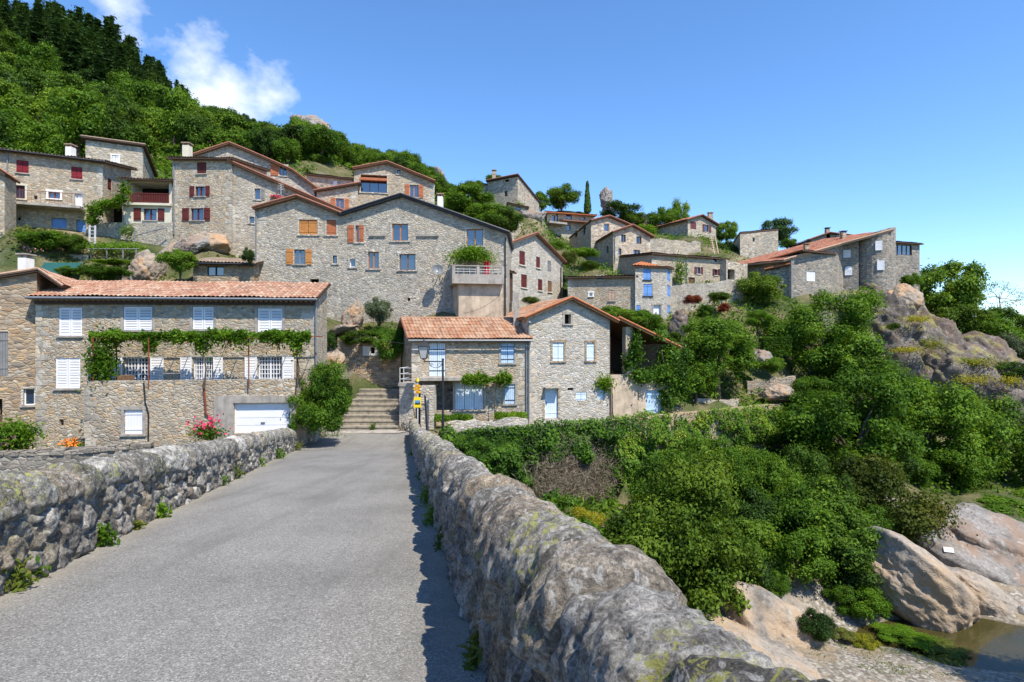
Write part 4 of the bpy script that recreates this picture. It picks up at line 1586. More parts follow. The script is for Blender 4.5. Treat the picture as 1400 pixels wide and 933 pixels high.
# ---------------------------------------------------------------- terrain, river, road, bridge
G_ = GROUND
for q in [
    # street and house terrace
    (-6, 34, 8.3), (-9, 31, 8.25), (-14, 29, 8.0), (-22, 27.5, 7.8), (-30, 27, 7.8), (-11, 26.5, 7.9), (-4.5, 36, 8.45), (0, 37, 8.6), (4, 38, 8.6), (9, 40, 8.65), (13, 42.5, 8.7),
    (17, 45, 8.8), (21.5, 47, 8.9), (-8, 35, 8.3), (-11, 33, 8.3),
    # foot of the ivy wall
    (-4.4, 32.0, 6.5), (-2.5, 32.2, 4.4), (0, 33.6, 3.9), (4, 35.4, 3.6), (9, 37.4, 3.2), (13, 39.6, 3.0), (17, 42, 3.0), (21.5, 44, 2.8), (2.7, 30, 3.2), (-1, 29, 3.4), (-4, 29, 4.2),
    # left of the bridge, below the low wall
    (-12, 22, 5), (-20, 22, 5.5), (-34, 22, 6), (-14, 15, 1.5), (-25, 14, 1.5), (-45, 14, 2),
    # bank under the bushes
    (5, 27, 2.2), (9, 27.5, 2.0), (12.5, 28.8, 1.7), (15, 31, 2.2), (17, 34, 2.6), (10, 32, 2.7), (20, 37, 2.9), (24, 40, 3.0),
    (3, 22, 1.6), (7, 23, 1.2), (10.5, 25.2, 1.0),
    # river
    (0, 8, -.3), (-10, 9, -.9), (-30, 8, -.9), (6, 12, .2), (13, 25, .42), (17, 24.8, .3), (19.4, 23.6, .15), (14, 21.5, .5), (9, 19, .6), (10, 14, .3),
    (22, 27.2, -.5), (30, 25.5, -.7), (24, 23.4, .12), (17.2, 27.5, -.15), (14.8, 27.6, .1), (40, 24, -.8), (60, 22, -.9), (25, 17, .6), (27, 14, .9), (28, 21, .25), (30, 10, .8), (55, 12, 1.2),
    # rocks by the water
    (18.5, 30.5, .8), (21, 31, .9), (26, 32, 1.2), (32, 33, 1.6), (29, 40, 2.3), (36, 42, 2.4), (44, 44, 1.6), (50, 50, 2.2), (60, 60, 4),
    # garden and slope below the village on the right
    (17, 48, 9.6), (21, 50, 10.3), (25, 53, 11.8), (13, 48, 10.5), (14, 51, 12.6), (20, 55, 14.6), (26, 58, 16.2), (30, 60, 17.3), (24, 51, 9.2), (30, 52, 7.5), (36, 54, 6.0), (42, 58, 6.5),
    (36, 60, 12.5), (42, 63, 11.0), (50, 66, 9.0), (58, 70, 8.5), (44, 68, 17.5), (39, 63, 16.5), (52, 74, 14.5), (60, 78, 12.5), (70, 84, 10.5), (50, 80, 18.5), (58, 84, 16.5),
    # stairs side
    (-8.5, 40, 9.8), (-8.5, 42.2, 14.2), (-6.8, 42.2, 14.2), (-10.6, 42.2, 14.0), (-9, 43.6, 14.8), (-12.6, 40, 11.8), (-13, 38, 10.2), (-8, 37, 8.4),
    # gardens behind the white-shuttered house
    (-26, 40, 17.0), (-20, 40, 17.2), (-33, 45.2, 20.4), (-40, 45, 20.4), (-34, 42.8, 18.6), (-40, 42.6, 18.6), (-34, 40, 17.2), (-40, 40, 17.2), (-31, 43.6, 19.0), (-27, 44.5, 19.4), (-25, 46.5, 20.8), (-22, 46, 20.8), (-17, 41, 17.5), (-32, 37, 13.5), (-40, 35, 10.5), (-24, 37, 12.5), (-30, 47, 21.2),
    # behind houses
    (-45, 58, 27), (-60, 60, 29), (-36, 70, 34), (-25, 72, 36), (-14, 74, 35), (-20, 64, 31), (-6, 76, 30.5), (-10, 70, 29), (0, 72, 26.5), (4, 66, 23.5), (8, 72, 25.5), (5, 90, 33.5), (2, 80, 29.5),
    (3, 62, 21.5), (8, 66, 22.0), (11, 84, 29.5), (17, 86, 31), (22, 90, 33), (29, 92, 33), (24, 78, 26.5), (20, 76, 24.5), (28, 80, 27.5), (36, 84, 28), (40, 90, 28.5), (45, 86, 25),
    (22, 68, 23.3), (28, 72, 25.4), (16, 62, 19.3), (20, 62, 19.6),
]:
    G_.append(q)
for x, y, d in [(0, 40, 165), (-60, 10, 170), (120, 72, 165), (200, 130, 165), (250, 168, 160), (300, 190, 150), (360, 185, 135), (410, 172, 122), (460, 200, 124), (520, 232, 126), (580, 256, 124), (620, 268, 110),
                (660, 296, 98), (120, 140, 120), (40, 130, 110), (220, 185, 120), (320, 208, 105), (420, 205, 100), (500, 225, 100), (560, 252, 98), (740, 296, 100), (768, 292, 99), (800, 297, 100), (850, 305, 97), (900, 318, 95),
                (970, 338, 94), (1060, 350, 92), (1150, 360, 92), (1250, 395, 86), (1330, 440, 86), (1400, 478, 86), (1480, 500, 86)]:
    G_.append(tuple(P(x, y, d)))
for q in [(-180, 120, 95), (-220, 200, 130), (-120, 60, 42), (-90, 40, 26), (-80, 22, 9), (-120, 0, 6), (-150, -40, 20), (-150, 260, 110), (-60, 260, 70), (10, 230, 35), (90, 200, 12), (160, 160, 6), (120, 90, 7), (90, 60, 4), (110, 30, 1),
          (60, -5, 5), (30, -12, 8.5), (8, -14, 10.2), (-12, -14, 10.5), (-30, -18, 11), (0, -45, 20), (70, -50, 22), (-60, -60, 25), (4, 0, 1.5), (-6, 0, 2.0), (5, -7, 7), (-9, -7, 7), (140, -30, 12), (160, 40, 6), (-50, 4, 2)]:
    G_.append(q)
_gp = np.array(G_, float)
_k = {}
for q in _gp:                     # merge near-duplicates
    _k.setdefault((round(q[0] / 1.2), round(q[1] / 1.2)), []).append(q)
_gp = np.array([np.mean(v, 0) for v in _k.values()])


def _phi(r):
    return -np.sqrt(r * r + .8)


_n = len(_gp)
_A = np.zeros((_n + 1, _n + 1))
_A[:_n, :_n] = _phi(np.linalg.norm(_gp[:, None, :2] - _gp[None, :, :2], axis=2)) + np.eye(_n) * .25
_A[:_n, _n] = _A[_n, :_n] = 1
_w = np.linalg.solve(_A, np.append(_gp[:, 2], 0))


WALLXY = [P(604, 466, 34.2)[:2], P(838, 466, 38.8)[:2], P(1070, 466, 46.2)[:2]]


def carve(x, y, z):
    """cut the terrain to the built levels: ivy wall, house terrace, square, steps"""
    for k in range(2):
        a, b = WALLXY[k], WALLXY[k + 1]
        W = np.linalg.norm(b - a)
        u = (b - a) / W
        n = np.array([u[1], -u[0]])
        t = ((x - a[0]) * u[0] + (y - a[1]) * u[1])
        s_ = ((x - a[0]) * n[0] + (y - a[1]) * n[1])
        ins = (t > (-.6 if k == 0 else 0)) & (t < W + (.0 if k == 0 else .6))
        q = np.clip(t / W, 0, 1)
        foot = (4.4 - 1.0 * q if k == 0 else 3.4 - .6 * q) - .08 * s_
        z = np.where(ins & (s_ > -.35) & (s_ < 14), np.minimum(z, foot), z)
        lev = 8.46 if k == 0 else 8.5 + .32 * q
        z = np.where(ins & (s_ <= -.35) & (s_ > (-5.5 if k == 0 else -1.6)), lev, z)
    z = np.where((x > -16) & (x < -5.6) & (y > 28.2) & (y < 36.4), np.minimum(z, 8.2), z)
    z = np.where((x > -34) & (x <= -10.9) & (y > 26.2) & (y < 31.5), np.minimum(z, 7.85), z)
    z = np.where((x > -12.2) & (x < -6.9) & (y >= 36.4) & (y < 41.2), np.minimum(z, 8.1 + (y - 36.4) * .5), z)
    return z


def gz(X, Y):
    X, Y = np.broadcast_arrays(np.asarray(X, float), np.asarray(Y, float))
    sh = X.shape
    q = np.stack([X.ravel(), Y.ravel()], 1)
    out = np.zeros(len(q))
    for i in range(0, len(q), 20000):
        r = np.linalg.norm(q[i:i + 20000, None] - _gp[None, :, :2], axis=2)
        out[i:i + 20000] = _phi(r) @ _w[:_n] + _w[_n]
    far = np.hypot(q[:, 0] - 10, q[:, 1] - 60)
    k = sstep(150, 330, far)
    base = 8 + 14 * vnoise(np.stack([q[:, 0] / 260, q[:, 1] / 260, q[:, 0] * 0], 1), 3)
    base = np.where(q[:, 0] < -120, base + 30, base)
    out = out * (1 - k) + base * k
    out = carve(q[:, 0], q[:, 1], out)
    return out.reshape(sh) if sh else float(out[0])


def axis(near0, near1, step, mid, far):
    a = list(np.arange(near0, near1 + .01, step))
    s, x = step, near1
    while x < far:
        s *= 1.18
        x += s
        a.append(x)
    s, x = step, near0
    while x > -far:
        s *= 1.18
        x -= s
        a.insert(0, x)
    return np.array(a)


ax = axis(-72, 72, .75, 0, 2600)
ay = axis(-12, 100, .75, 0, 2600)
XX, YY = np.meshgrid(ax, ay, indexing='ij')
ZZ = gz(XX, YY)
nzp = np.stack([XX.ravel() / 3.2, YY.ravel() / 3.2, XX.ravel() * 0], 1)
street = ((XX > -33) & (XX < 24) & (YY > 24) & (YY < 46) & (ZZ > 7.4) & (ZZ < 9.4))
ZZ = ZZ + (fbm(nzp, 3, 5) * .35).reshape(XX.shape) * np.where(street, .0, 1) * np.clip((ZZ + .6) / 2.5, .12, 1)
ZZ = np.where(street, ZZ - .06, ZZ)
nx, ny = len(ax), len(ay)
idx = np.arange(nx * ny).reshape(nx, ny)
qd = np.stack([idx[:-1, :-1], idx[1:, :-1], idx[1:, 1:], idx[:-1, 1:]], -1).reshape(-1, 4)
me = np_mesh('hillside_terrain', np.stack([XX, YY, ZZ], -1).reshape(-1, 3), quads=qd, mats=[M['ground']], smooth=True)
terr = link(bpy.data.objects.new('hillside_terrain', me))
terr['kind'] = 'structure'
terr['label'] = 'wooded hillside and river banks'

# river
mb = MB()
mb.poly([(-90, 2, 0), (120, 2, 0), (120, 34, 0), (-90, 34, 0)])
rv = mb.build('river_water', M['water'])
rv['kind'] = 'structure'
rv['label'] = 'shallow brown river water'


# road: deck of the bridge and the little square at its end
def road_z(Y):
    Y = np.asarray(Y, float)
    z = 12.3 - .13 * Y
    z = np.where(Y < 0, np.maximum(12.3 - .13 * Y - .03 * Y * Y, 10.2), z)
    t = sstep(24, 36, Y)
    return np.where(Y > 24, (12.3 - .13 * Y) * (1 - t) + 8.33 * t, z)


XR = lambda Y: .575 - .196 * Y
XL = lambda Y: -3.436 - .261 * Y
mb = MB()
ys = np.concatenate([np.arange(-14, 26, .5), np.arange(26, 37.4, .4)])
nxr = 49
rv_ = np.zeros((len(ys), nxr, 3))
for i, Y in enumerate(ys):
    l, r = XL(Y) - .12, XR(Y) + .12
    if Y > 27:                      # widens into the square; on the left it turns to the garage
        l -= 5.5 * sstep(28.6, 31.0, Y) * (1 - sstep(33.5, 36.5, Y) * .55)
        r += .9 * sstep(33.3, 35, Y)
    t = np.linspace(0, 1, nxr)
    rv_[i, :, 0] = l + (r - l) * t
    rv_[i, :, 1] = Y
    rv_[i, :, 2] = road_z(Y) + .03 * np.sin(t * math.pi) + .01 * np.sin(Y * .7 + t * 5)
mb.grid(rv_.reshape(-1, 3), len(ys), nxr)
road = mb.build('road', M['asphalt'], smooth=True)
at_ = road.data.attributes.new('verge', 'FLOAT_COLOR', 'POINT')
tt_ = np.tile(np.linspace(0, 1, nxr), len(ys))
wd_ = np.repeat(rv_[:, -1, 0] - rv_[:, 0, 0], nxr)
dv_ = np.clip(1 - np.minimum(tt_, 1 - tt_) * wd_ / .55, 0, 1)
at_.data.foreach_set('color', np.stack([dv_, dv_, dv_, np.ones_like(dv_)], -1).astype(np.float32).ravel())
road['kind'] = 'structure'
road['label'] = 'grey asphalt road over the bridge'
# pale pavement apron before the steps
mb = MB()
a0 = [P(446, 600, 34.6), P(470, 592, 35.6), P(548, 585, 36.1), P(560, 588, 35.6), P(545, 592, 34.9), P(500, 594, 34.8)]
for q in a0:
    q[2] = road_z(q[1]) + .05
mb.poly(a0[::-1])
ap = mb.build('pavement', M['concrete'])
ap['kind'] = 'structure'

# bridge body under the road: spandrels, one arch
bm_ = MB()


def bx(Y, side):
    return (XL(Y) - .42) if side < 0 else (XR(Y) + .40)


ysb = np.linspace(-13, 32, 46)


def soffit(Y):
    t = (Y - 10.5) / 12.0
    return 8.2 * math.sqrt(max(0.0, 1 - t * t)) if abs(t) < 1 else -2.0


for Ya, Yb in zip(ysb, ysb[1:]):
    za, zb = float(road_z(Ya)) - .06, float(road_z(Yb)) - .06
    sa, sb = soffit(Ya), soffit(Yb)
    if abs((Ya + Yb) / 2 - 10.5) < 12.0:
        sa, sb = max(sa, -1.5), max(sb, -1.5)
    for side in (-1, 1):
        p = [(bx(Ya, side), Ya, sa), (bx(Yb, side), Yb, sb), (bx(Yb, side), Yb, zb), (bx(Ya, side), Ya, za)]
        bm_.poly(p if side > 0 else p[::-1])
    bm_.poly([(bx(Ya, -1), Ya, sa), (bx(Yb, -1), Yb, sb), (bx(Yb, 1), Yb, sb), (bx(Ya, 1), Ya, sa)])
    bm_.poly([(bx(Ya, -1), Ya, za), (bx(Ya, 1), Ya, za), (bx(Yb, 1), Yb, zb), (bx(Yb, -1), Yb, zb)])
for Y in (ysb[0], ysb[-1]):
    z = float(road_z(Y)) - .06
    bm_.poly([(bx(Y, -1), Y, -2), (bx(Y, 1), Y, -2), (bx(Y, 1), Y, z), (bx(Y, -1), Y, z)])
bm_.build('stone_arch', M['stone_dark'], thing('stone_bridge', 'old stone arch bridge carrying the narrow asphalt road', 'bridge', (-3, 10, 0)))


def parapet(label, base, Y0, Y1, out, th, Hh, steps, kk, relief, cop_len, cell):
    """dry-built parapet with a coping of rounded boulders; base(Y) is the inner foot, out the outward sign"""
    root = thing('parapet_wall', label, 'wall', (base((Y0 + Y1) / 2), (Y0 + Y1) / 2, float(road_z((Y0 + Y1) / 2))))
    d0 = V3(base(1) - base(0), 1)
    L = np.linalg.norm(d0)
    t2 = d0 / L
    n2 = np.array([t2[1], -t2[0]]) * out
    # distances along the wall with variable spacing
    ss = [Y0 * L]
    while ss[-1] < Y1 * L:
        y = abs(ss[-1] / L)
        ss.append(ss[-1] + np.interp(y, *steps))
    ss = np.array(ss)
    r = np.random.default_rng(kk)
    # coping stones
    cb = [Y0 * L - 1]
    while cb[-1] < Y1 * L + 1:
        cb.append(cb[-1] + r.uniform(*cop_len))
    cb = np.array(cb)
    crnd = r.random((len(cb), 6))
    # section: inner side up, over the top, outer side down
    qi = np.linspace(-.25, Hh - .24, 62)
    qa = np.linspace(0, math.pi, 46)[1:-1]
    qo = np.linspace(Hh - .24, -1.2, 40)
    sec = [(0.0 + (Hh - z) * -.03, z) for z in qi]
    sec += [(th / 2 - math.cos(a) * th / 2 * (abs(math.sin(a)) ** .0), Hh - .24 + math.sin(a) ** .75 * .24) for a in qa]
    sec += [(th, z) for z in qo]
    sec = np.array(sec)
    nrm = np.zeros_like(sec)
    dsec = np.gradient(sec, axis=0)
    nrm[:, 0], nrm[:, 1] = -dsec[:, 1], dsec[:, 0]
    nrm /= np.linalg.norm(nrm, axis=1)[:, None] + 1e-9
    arcl = np.concatenate([[0], np.cumsum(np.linalg.norm(np.diff(sec, axis=0), axis=1))])
    S, A = np.meshgrid(ss, arcl, indexing='ij')
    SX = np.broadcast_to(sec[None, :, 0], S.shape)
    SZ = np.broadcast_to(sec[None, :, 1], S.shape)
    p3 = np.stack([S.ravel(), SX.ravel(), SZ.ravel()], 1)
    w1 = fbm(p3 * 1.7, 3, kk).reshape(S.shape)
    w2 = fbm(p3 * 6, 4, kk + 9).reshape(S.shape)
    w3 = fbm(p3 * 19, 4, kk + 19, .6).reshape(S.shape) if Y0 < 20 else 0
    # coping field
    skew = (SX / th - .5) * .20 + .10 * w1
    sc = S + skew
    ci = np.clip(np.searchsorted(cb, sc.ravel()).reshape(S.shape) - 1, 0, len(cb) - 2)
    len_ = cb[ci + 1] - cb[ci]
    tt = (sc - cb[ci]) / len_
    edge = np.minimum(tt, 1 - tt) * len_
    cbul = np.sqrt(np.clip(1 - np.abs(2 * tt - 1) ** 3.0, 0, 1))
    reach = .30 + .16 * crnd[ci, 0]                     # how far the stone laps down the sides
    top = sstep(Hh - reach - .03, Hh - reach + .05, SZ + .05 * w1)
    cdis = (cbul - .8) * .06 + (crnd[ci, 1] - .5) * .07 + (crnd[ci, 2] - .5) * .16 * (tt - .5) - .055 * (1 - sstep(0, .06, edge)) - .04 * (1 - sstep(0, .022, edge))
    # rubble field below
    f2, cid, f1 = voro2(S / cell[0] + .25 * w1, A / cell[1] + .2 * w2, kk + 3)
    rb = sstep(.02, .30, f2)
    rdis = relief * (rb * (.45 + .75 * cid) - .45)
    lap = .05 * sstep(Hh - reach - .02, Hh - reach + .03, SZ)
    dis = top * (cdis + lap) + (1 - top) * rdis + w2 * .022 + w3 * .014 - .012 * sstep(.15, .6, fbm(p3 * 11 + 5, 3, kk + 31)).reshape(S.shape) + .022 * w1
    mort = (1 - top) * (1 - sstep(.03, .16, f2 + .05 * w2)) * .9 + top * (1 - sstep(.008, .034, edge)) * .85
    cell_r = np.where(top > .5, crnd[ci, 3], cid)
    lich = .25 + .75 * sstep(Hh - .5, Hh - .05, SZ)
    nx, ny = S.shape
    pos = np.zeros((nx, ny, 3))
    lat = SX + nrm[None, :, 0] * dis
    hh = SZ + nrm[None, :, 1] * dis
    pos[..., 0] = base(0) + t2[0] * S + n2[0] * lat
    pos[..., 1] = t2[1] * S + n2[1] * lat
    bz = road_z(S * t2[1])
    pos[..., 2] = bz + hh
    # round off the far end
    endk = np.clip((Y1 * L - S) / .35, 0, 1)
    pos[..., 2] = bz + hh * (1 - .22 * (1 - np.sqrt(np.clip(1 - (1 - endk) ** 2, 0, 1))) * (SZ > 0))
    idx = np.arange(nx * ny).reshape(nx, ny)
    q = np.stack([idx[:-1, :-1], idx[1:, :-1], idx[1:, 1:], idx[:-1, 1:]], -1)
    if out > 0:
        q = q[..., ::-1]
    split = np.searchsorted(arcl, arcl[len(qi)] - .14)
    split2 = np.searchsorted(arcl, arcl[len(qi) + len(qa)] + .14)
    att = np.stack([cell_r, mort, lich, np.ones_like(lich)], -1)
    off = WL[root.name]
    V = pos.reshape(-1, 3) - off
    parts = (('wall_face', np.concatenate([q[:, :split].reshape(-1, 4), q[:, split2:].reshape(-1, 4)])), ('coping', q[:, split:split2].reshape(-1, 4)))
    for nm, qq in parts:
        used, inv = np.unique(qq, return_inverse=True)
        me = np_mesh(nm, V[used], quads=inv.reshape(-1, 4), mats=[M['parapet']], smooth=True, attrs={'cell': att.reshape(-1, 4)[used]})
        o = bpy.data.objects.new(nm, me)
        link(o, root)
    # end cap
    for e_ in (-1, 0):
        cap = MB()
        cap.poly([pos[e_, j] for j in range(0, ny, 4)])
        cap.build('end_stone', M['parapet'], root)
    return root


NEAR = ([0, 3, 6, 12, 20, 40], [.013, .015, .022, .035, .05, .06])
parapet('long stone parapet with boulder coping and yellow lichen, hiding the ravine', XR, -3.5, 34.0, 1, .40, 1.09, NEAR, 21, .05, (.38, .85), (.34, .27))
parapet('cobble-faced stone parapet along the sunny side of the road below the garage', XL, -4.0, 28.6, -1, .46, 1.03, ([0, 6, 12, 20, 40], [.022, .022, .03, .04, .05]), 57, .075, (.36, .7), (.30, .25))

# low garden wall at the left
lw = House('low_wall', 'low dry-stone wall below the hydrangea beside the arched window', (-60, 25.6), (206, 27.6), 6.5, 'stone_dark', D=.45, cat='wall', ground=False, deep=1)
lw.F.top = [(0, zz(622, 25.6)), (lw.F.U(100), zz(617.5, 26.8)), (lw.F.W, zz(607, 27.6))]
W_ = lw.F.W
bk_ = lw.back
lw.faces['back'] = Face(lw.pb + bk_, lw.pa + bk_, [(0, lw.F.top[2][1]), (W_, lw.F.top[0][1])], 5)
lw.finish()
mb = MB()
for k in range(26):
    u0 = W_ * k / 26
    u1 = W_ * (k + 1) / 26
    z = lw.F.topz((u0 + u1) / 2)
    j = random.uniform(-.05, .05)
    lw.F.box(mb, u0 + .01, u1 - .01, z - .12, z + .08 + j, -.5 + j, .06 + j)
cp = mb.build('coping', M['stone_dark'], lw.root)
bv = cp.modifiers.new('bevel', 'BEVEL')
bv.width = .06
bv.segments = 2
# ---------------------------------------------------------------- steps, lamp, signs and other things
def steps_thing(name, label, x0, x1, y0, y1, d0, d1, n, mat, w_extra=0.0):
    """flight of n steps from photo row y0 (bottom) at d0 to y1 at d1"""
    root = thing(name, label, 'steps', P((x0 + x1) / 2, y0, d0))
    a, b = P(x0, y0, d0), P(x1, y0, d0)
    zt = P(0, y1, d1)[2]
    rise = (zt - a[2]) / n
    run = (d1 - d0) / n
    u = unit(b - a)
    for k in range(n):
        mb = MB()
        s0, s1 = a + V3(0, run * k, 0), b + V3(0, run * k, 0)
        j = random.uniform(-.02, .02)
        narrow = u * (w_extra * k)
        mb.obox(s0 + V3(0, j, rise * k - .5) + narrow, s1 - s0 - narrow, V3(0, run + .04, 0), V3(0, 0, .5 + rise - .004), 0)
        mb.obox(s0 + V3(0, j - .035, rise * (k + 1) - .09) + narrow, s1 - s0 - narrow, V3(0, run + .06, 0), V3(0, 0, .09 + .002 * (k % 2)), 0)
        o = mb.build('step', M[mat], root)
        m = o.modifiers.new('bevel', 'BEVEL')
        m.width = .018
        m.segments = 2
    return root


steps_thing('stone_steps', 'broad worn stone steps climbing between the bush and the blue-shuttered house', 455, 545, 589, 531, 36.2, 40.4, 8, 'step_stone', .10)
steps_thing('garden_steps', 'narrow garden steps below the tall tree on the rocky slope', 1088, 1099, 556, 522, 46, 49, 9, 'stone_dark')

# rubble wall with niche at the head of the steps
h = House('niche_wall', 'tall rubble wall with whitewashed niche at the head of the steps', (461, 40.9), (548, 40.9), 10.3, 'stone_brown', D=1.5, cat='wall', ground=False)
h.F.top = [(0, zz(461, 40.9)), (h.F.U(500), zz(460, 40.9)), (h.F.W, zz(462, 40.9))]
h.faces['left'] = Face(h.pa + h.back, h.pa, [(0, zz(461, 40.9)), (h.D, zz(461, 40.9))], 9)
f = h.F
mb = MB()
f.box(mb, f.U(496), f.U(506.5), f.Z(508, 486), f.Z(508, 473), -.03, .03)
f.box(mb, f.U(512.5), f.U(521), f.Z(508, 486), f.Z(508, 474), -.03, .034)
f.box(mb, f.U(506.5), f.U(512.5), f.Z(508, 486), f.Z(508, 483), -.03, .032)
mb.build('whitewash', M['render_white'], h.root)
h.hole((507, 475, 512, 483), depth=.4, name='niche')
mb = MB()
mb.poly([f.pt(0, f.top[0][1], 0), f.pt(f.W, f.top[2][1], 0), f.pt(f.W, f.top[2][1], -1.5), f.pt(0, f.top[0][1], -1.5)])
mb.build('wall_top', M['ground'], h.root)
h.finish()

# landing with stone base and rail beside the steps
h = House('stair_landing', 'stone-faced landing beside the steps under the white pipe railing', (546, 36.3), (565, 36.1), 8.4, 'stone_pale', D=2.6, cat='landing', ground=False, deep=.6)
zt = zz(528, 36.2)
h.F.top = [(0, zt), (h.F.W, zt)]
h.faces['left'] = Face(h.pa + h.back, h.pa, [(0, zt), (h.D, zt)], 7.8)
h.faces['right'] = Face(h.pb, h.pb + h.back, [(0, zt), (h.D, zt)], 7.8)
h.finish()
f = h.F
mb = MB()
f.box(mb, -.06, f.W + .02, zt, zt + .22, -2.6, .06)
mb.build('slab', M['concrete'], h.root)
rl = MB()
zr = zt + .22
hgt = zz(503, 36.2) - zr
ua = f.W
for u in (.02, ua * .3):
    rl.tube([f.pt(u, zr, -.03), f.pt(u, zr + hgt, -.03)], .028, 6)
for q in (.25, .6, 1.0):
    rl.tube([f.pt(.02, zr + hgt * q, -.03), f.pt(ua * 1.25, zr + hgt * q, -.03)], .022, 6)
    rl.tube([f.pt(.02, zr + hgt * q, -.03), f.pt(.02, zr + hgt * q, -1.6)], .022, 6)
rl.tube([f.pt(.02, zr, -1.6), f.pt(.02, zr + hgt, -1.6)], .028, 6)
ro = rl.build('pipe_railing', M['metal_white'], thing('railing', 'white pipe railing on the landing beside the steps', 'railing', f.pt(0, zr, -.03)))
h = House('stone_pier', 'whitewashed stone pier behind the yellow trail signs', (575, 36.0), (593, 36.0), 8.4, 'stone_pale', D=1.3, cat='wall', ground=False, deep=.6)
zt = zz(527.5, 36)
h.F.top = [(0, zt), (h.F.W, zt)]
h.faces['right'] = Face(h.pb, h.pb + h.back, [(0, zt), (h.D, zt)], 7.8)
h.faces['left'] = Face(h.pa + h.back, h.pa, [(0, zt), (h.D, zt)], 7.8)
f = h.F
mb = MB()
mb.poly([f.pt(0, zt, 0), f.pt(f.W, zt, 0), f.pt(f.W, zt, -1.3), f.pt(0, zt, -1.3)])
mb.build('wall_top', M['concrete'], h.root)
h.finish()

# street lamp
ld = 34.6
b = P(605.5, 600, ld)
root = thing('street_lamp', 'black street lamp with square lantern on a scrolled arm before the blue shutters', 'street lamp', b)
mb = MB()
top = P(605.5, 491, ld)
mb.tube([b - (0, 0, .8), top], .062, 10)
mb.tube([b - (0, 0, .8), b + (0, 0, 1.2)], .09, 10)
mb.tube([top - (0, 0, .02), top + (0, 0, .05)], .075, 10)
mb.build('post', M['metal_dark'], root)
mb = MB()
arm = P(580, 494, ld)
mb.tube([P(605.5, 494, ld), arm], .035, 8)
pts = []
for k in range(17):
    t = k / 16
    a = math.pi * (1 + t)
    c = P(596, 494.5, ld)
    pts.append(c + V3(math.cos(a) * .40, 0, math.sin(a) * .36))
mb.tube(pts, .018, 5)
for sgn, cx, rr in ((1, 589.5, .12), (-1, 601, .15)):
    c = P(cx, 499, ld)
    mb.tube([c + V3(math.cos(k * .55) * rr * (1 - k * .05), 0, math.sin(k * .55) * rr * (1 - k * .05)) for k in range(15)], .014, 5)
mb.tube([arm, arm + V3(-.02, 0, .16)], .03, 6)
mb.build('bracket_arm', M['metal_dark'], root)
mb = MB()
c0 = arm + V3(-.02, 0, .13)
hgt, w0, w1 = .72, .17, .31


def ring(z, w):
    return [c0 + V3(sx * w, sy * w, z) for sx, sy in ((-1, -1), (1, -1), (1, 1), (-1, 1))]


r0, r1, r2, r3 = ring(.06, w0), ring(.06 + hgt, w1), ring(.06 + hgt, w1 + .06), ring(.06 + hgt + .26, .10)
for k in range(4):
    mb.tube([r0[k], r1[k]], .022, 5)
    mb.tube([r0[k], r0[(k + 1) % 4]], .022, 5)
    mb.tube([r1[k], r1[(k + 1) % 4]], .028, 5)
    mb.poly([r2[k], r2[(k + 1) % 4], r3[(k + 1) % 4], r3[k]])
    mb.tube([c0, r0[k]], .02, 4)
mb.poly(r2[::-1])
mb.tube([c0 + V3(0, 0, hgt + .3), c0 + V3(0, 0, hgt + .44)], .10, 8, 0, .07)
mb.tube([c0 + V3(0, 0, hgt + .44), c0 + V3(0, 0, hgt + .58)], .035, 6, 0, .01)
mb.build('lantern', M['metal_dark'], root)
mb = MB()
g0, g1 = ring(.08, w0 - .012), ring(.05 + hgt, w1 - .012)
for k in range(4):
    mb.poly([g0[k], g0[(k + 1) % 4], g1[(k + 1) % 4], g1[k]])
mb.poly(g0[::-1])
mb.build('lantern_glass', M['lamp_glass'], root)

# trail signpost with yellow fingerboards and a small poster board
sd = 34.75
b = P(571, 590, sd)
root = thing('trail_signpost', 'grey post of yellow trail fingerboards over a yellow picture panel', 'signpost', b)
mb = MB()
mb.tube([b - (0, 0, .3), P(571, 518, sd)], .04, 8)
mb.build('post', M['metal_white'], root)


def board(name, x0, y0, x1, y1, m, dirn=0, off=0.0):
    p0, p1 = P(x0, y1, sd), P(x1, y0, sd)
    Y = sd - .06 - off
    mb = MB()
    zc = (p0[2] + p1[2]) / 2
    tip = .10
    if dirn:
        xa, xb = (p0[0], p1[0]) if dirn > 0 else (p1[0], p0[0])
        pts = [(xa, Y, p0[2]), (xb - tip * dirn, Y, p0[2]), (xb, Y, zc), (xb - tip * dirn, Y, p1[2]), (xa, Y, p1[2])]
    else:
        pts = [(p0[0], Y, p0[2]), (p1[0], Y, p0[2]), (p1[0], Y, p1[2]), (p0[0], Y, p1[2])]
    pts = [np.array(p) for p in pts]
    if dirn < 0:
        pts = pts[::-1]
    mb.poly(pts)
    bk = [p + V3(0, .025, 0) for p in pts]
    mb.poly(bk[::-1])
    for k in range(len(pts)):
        j = (k + 1) % len(pts)
        mb.poly([pts[j], pts[k], bk[k], bk[j]])
    return mb.build(name, M[m], root), p0, p1, Y


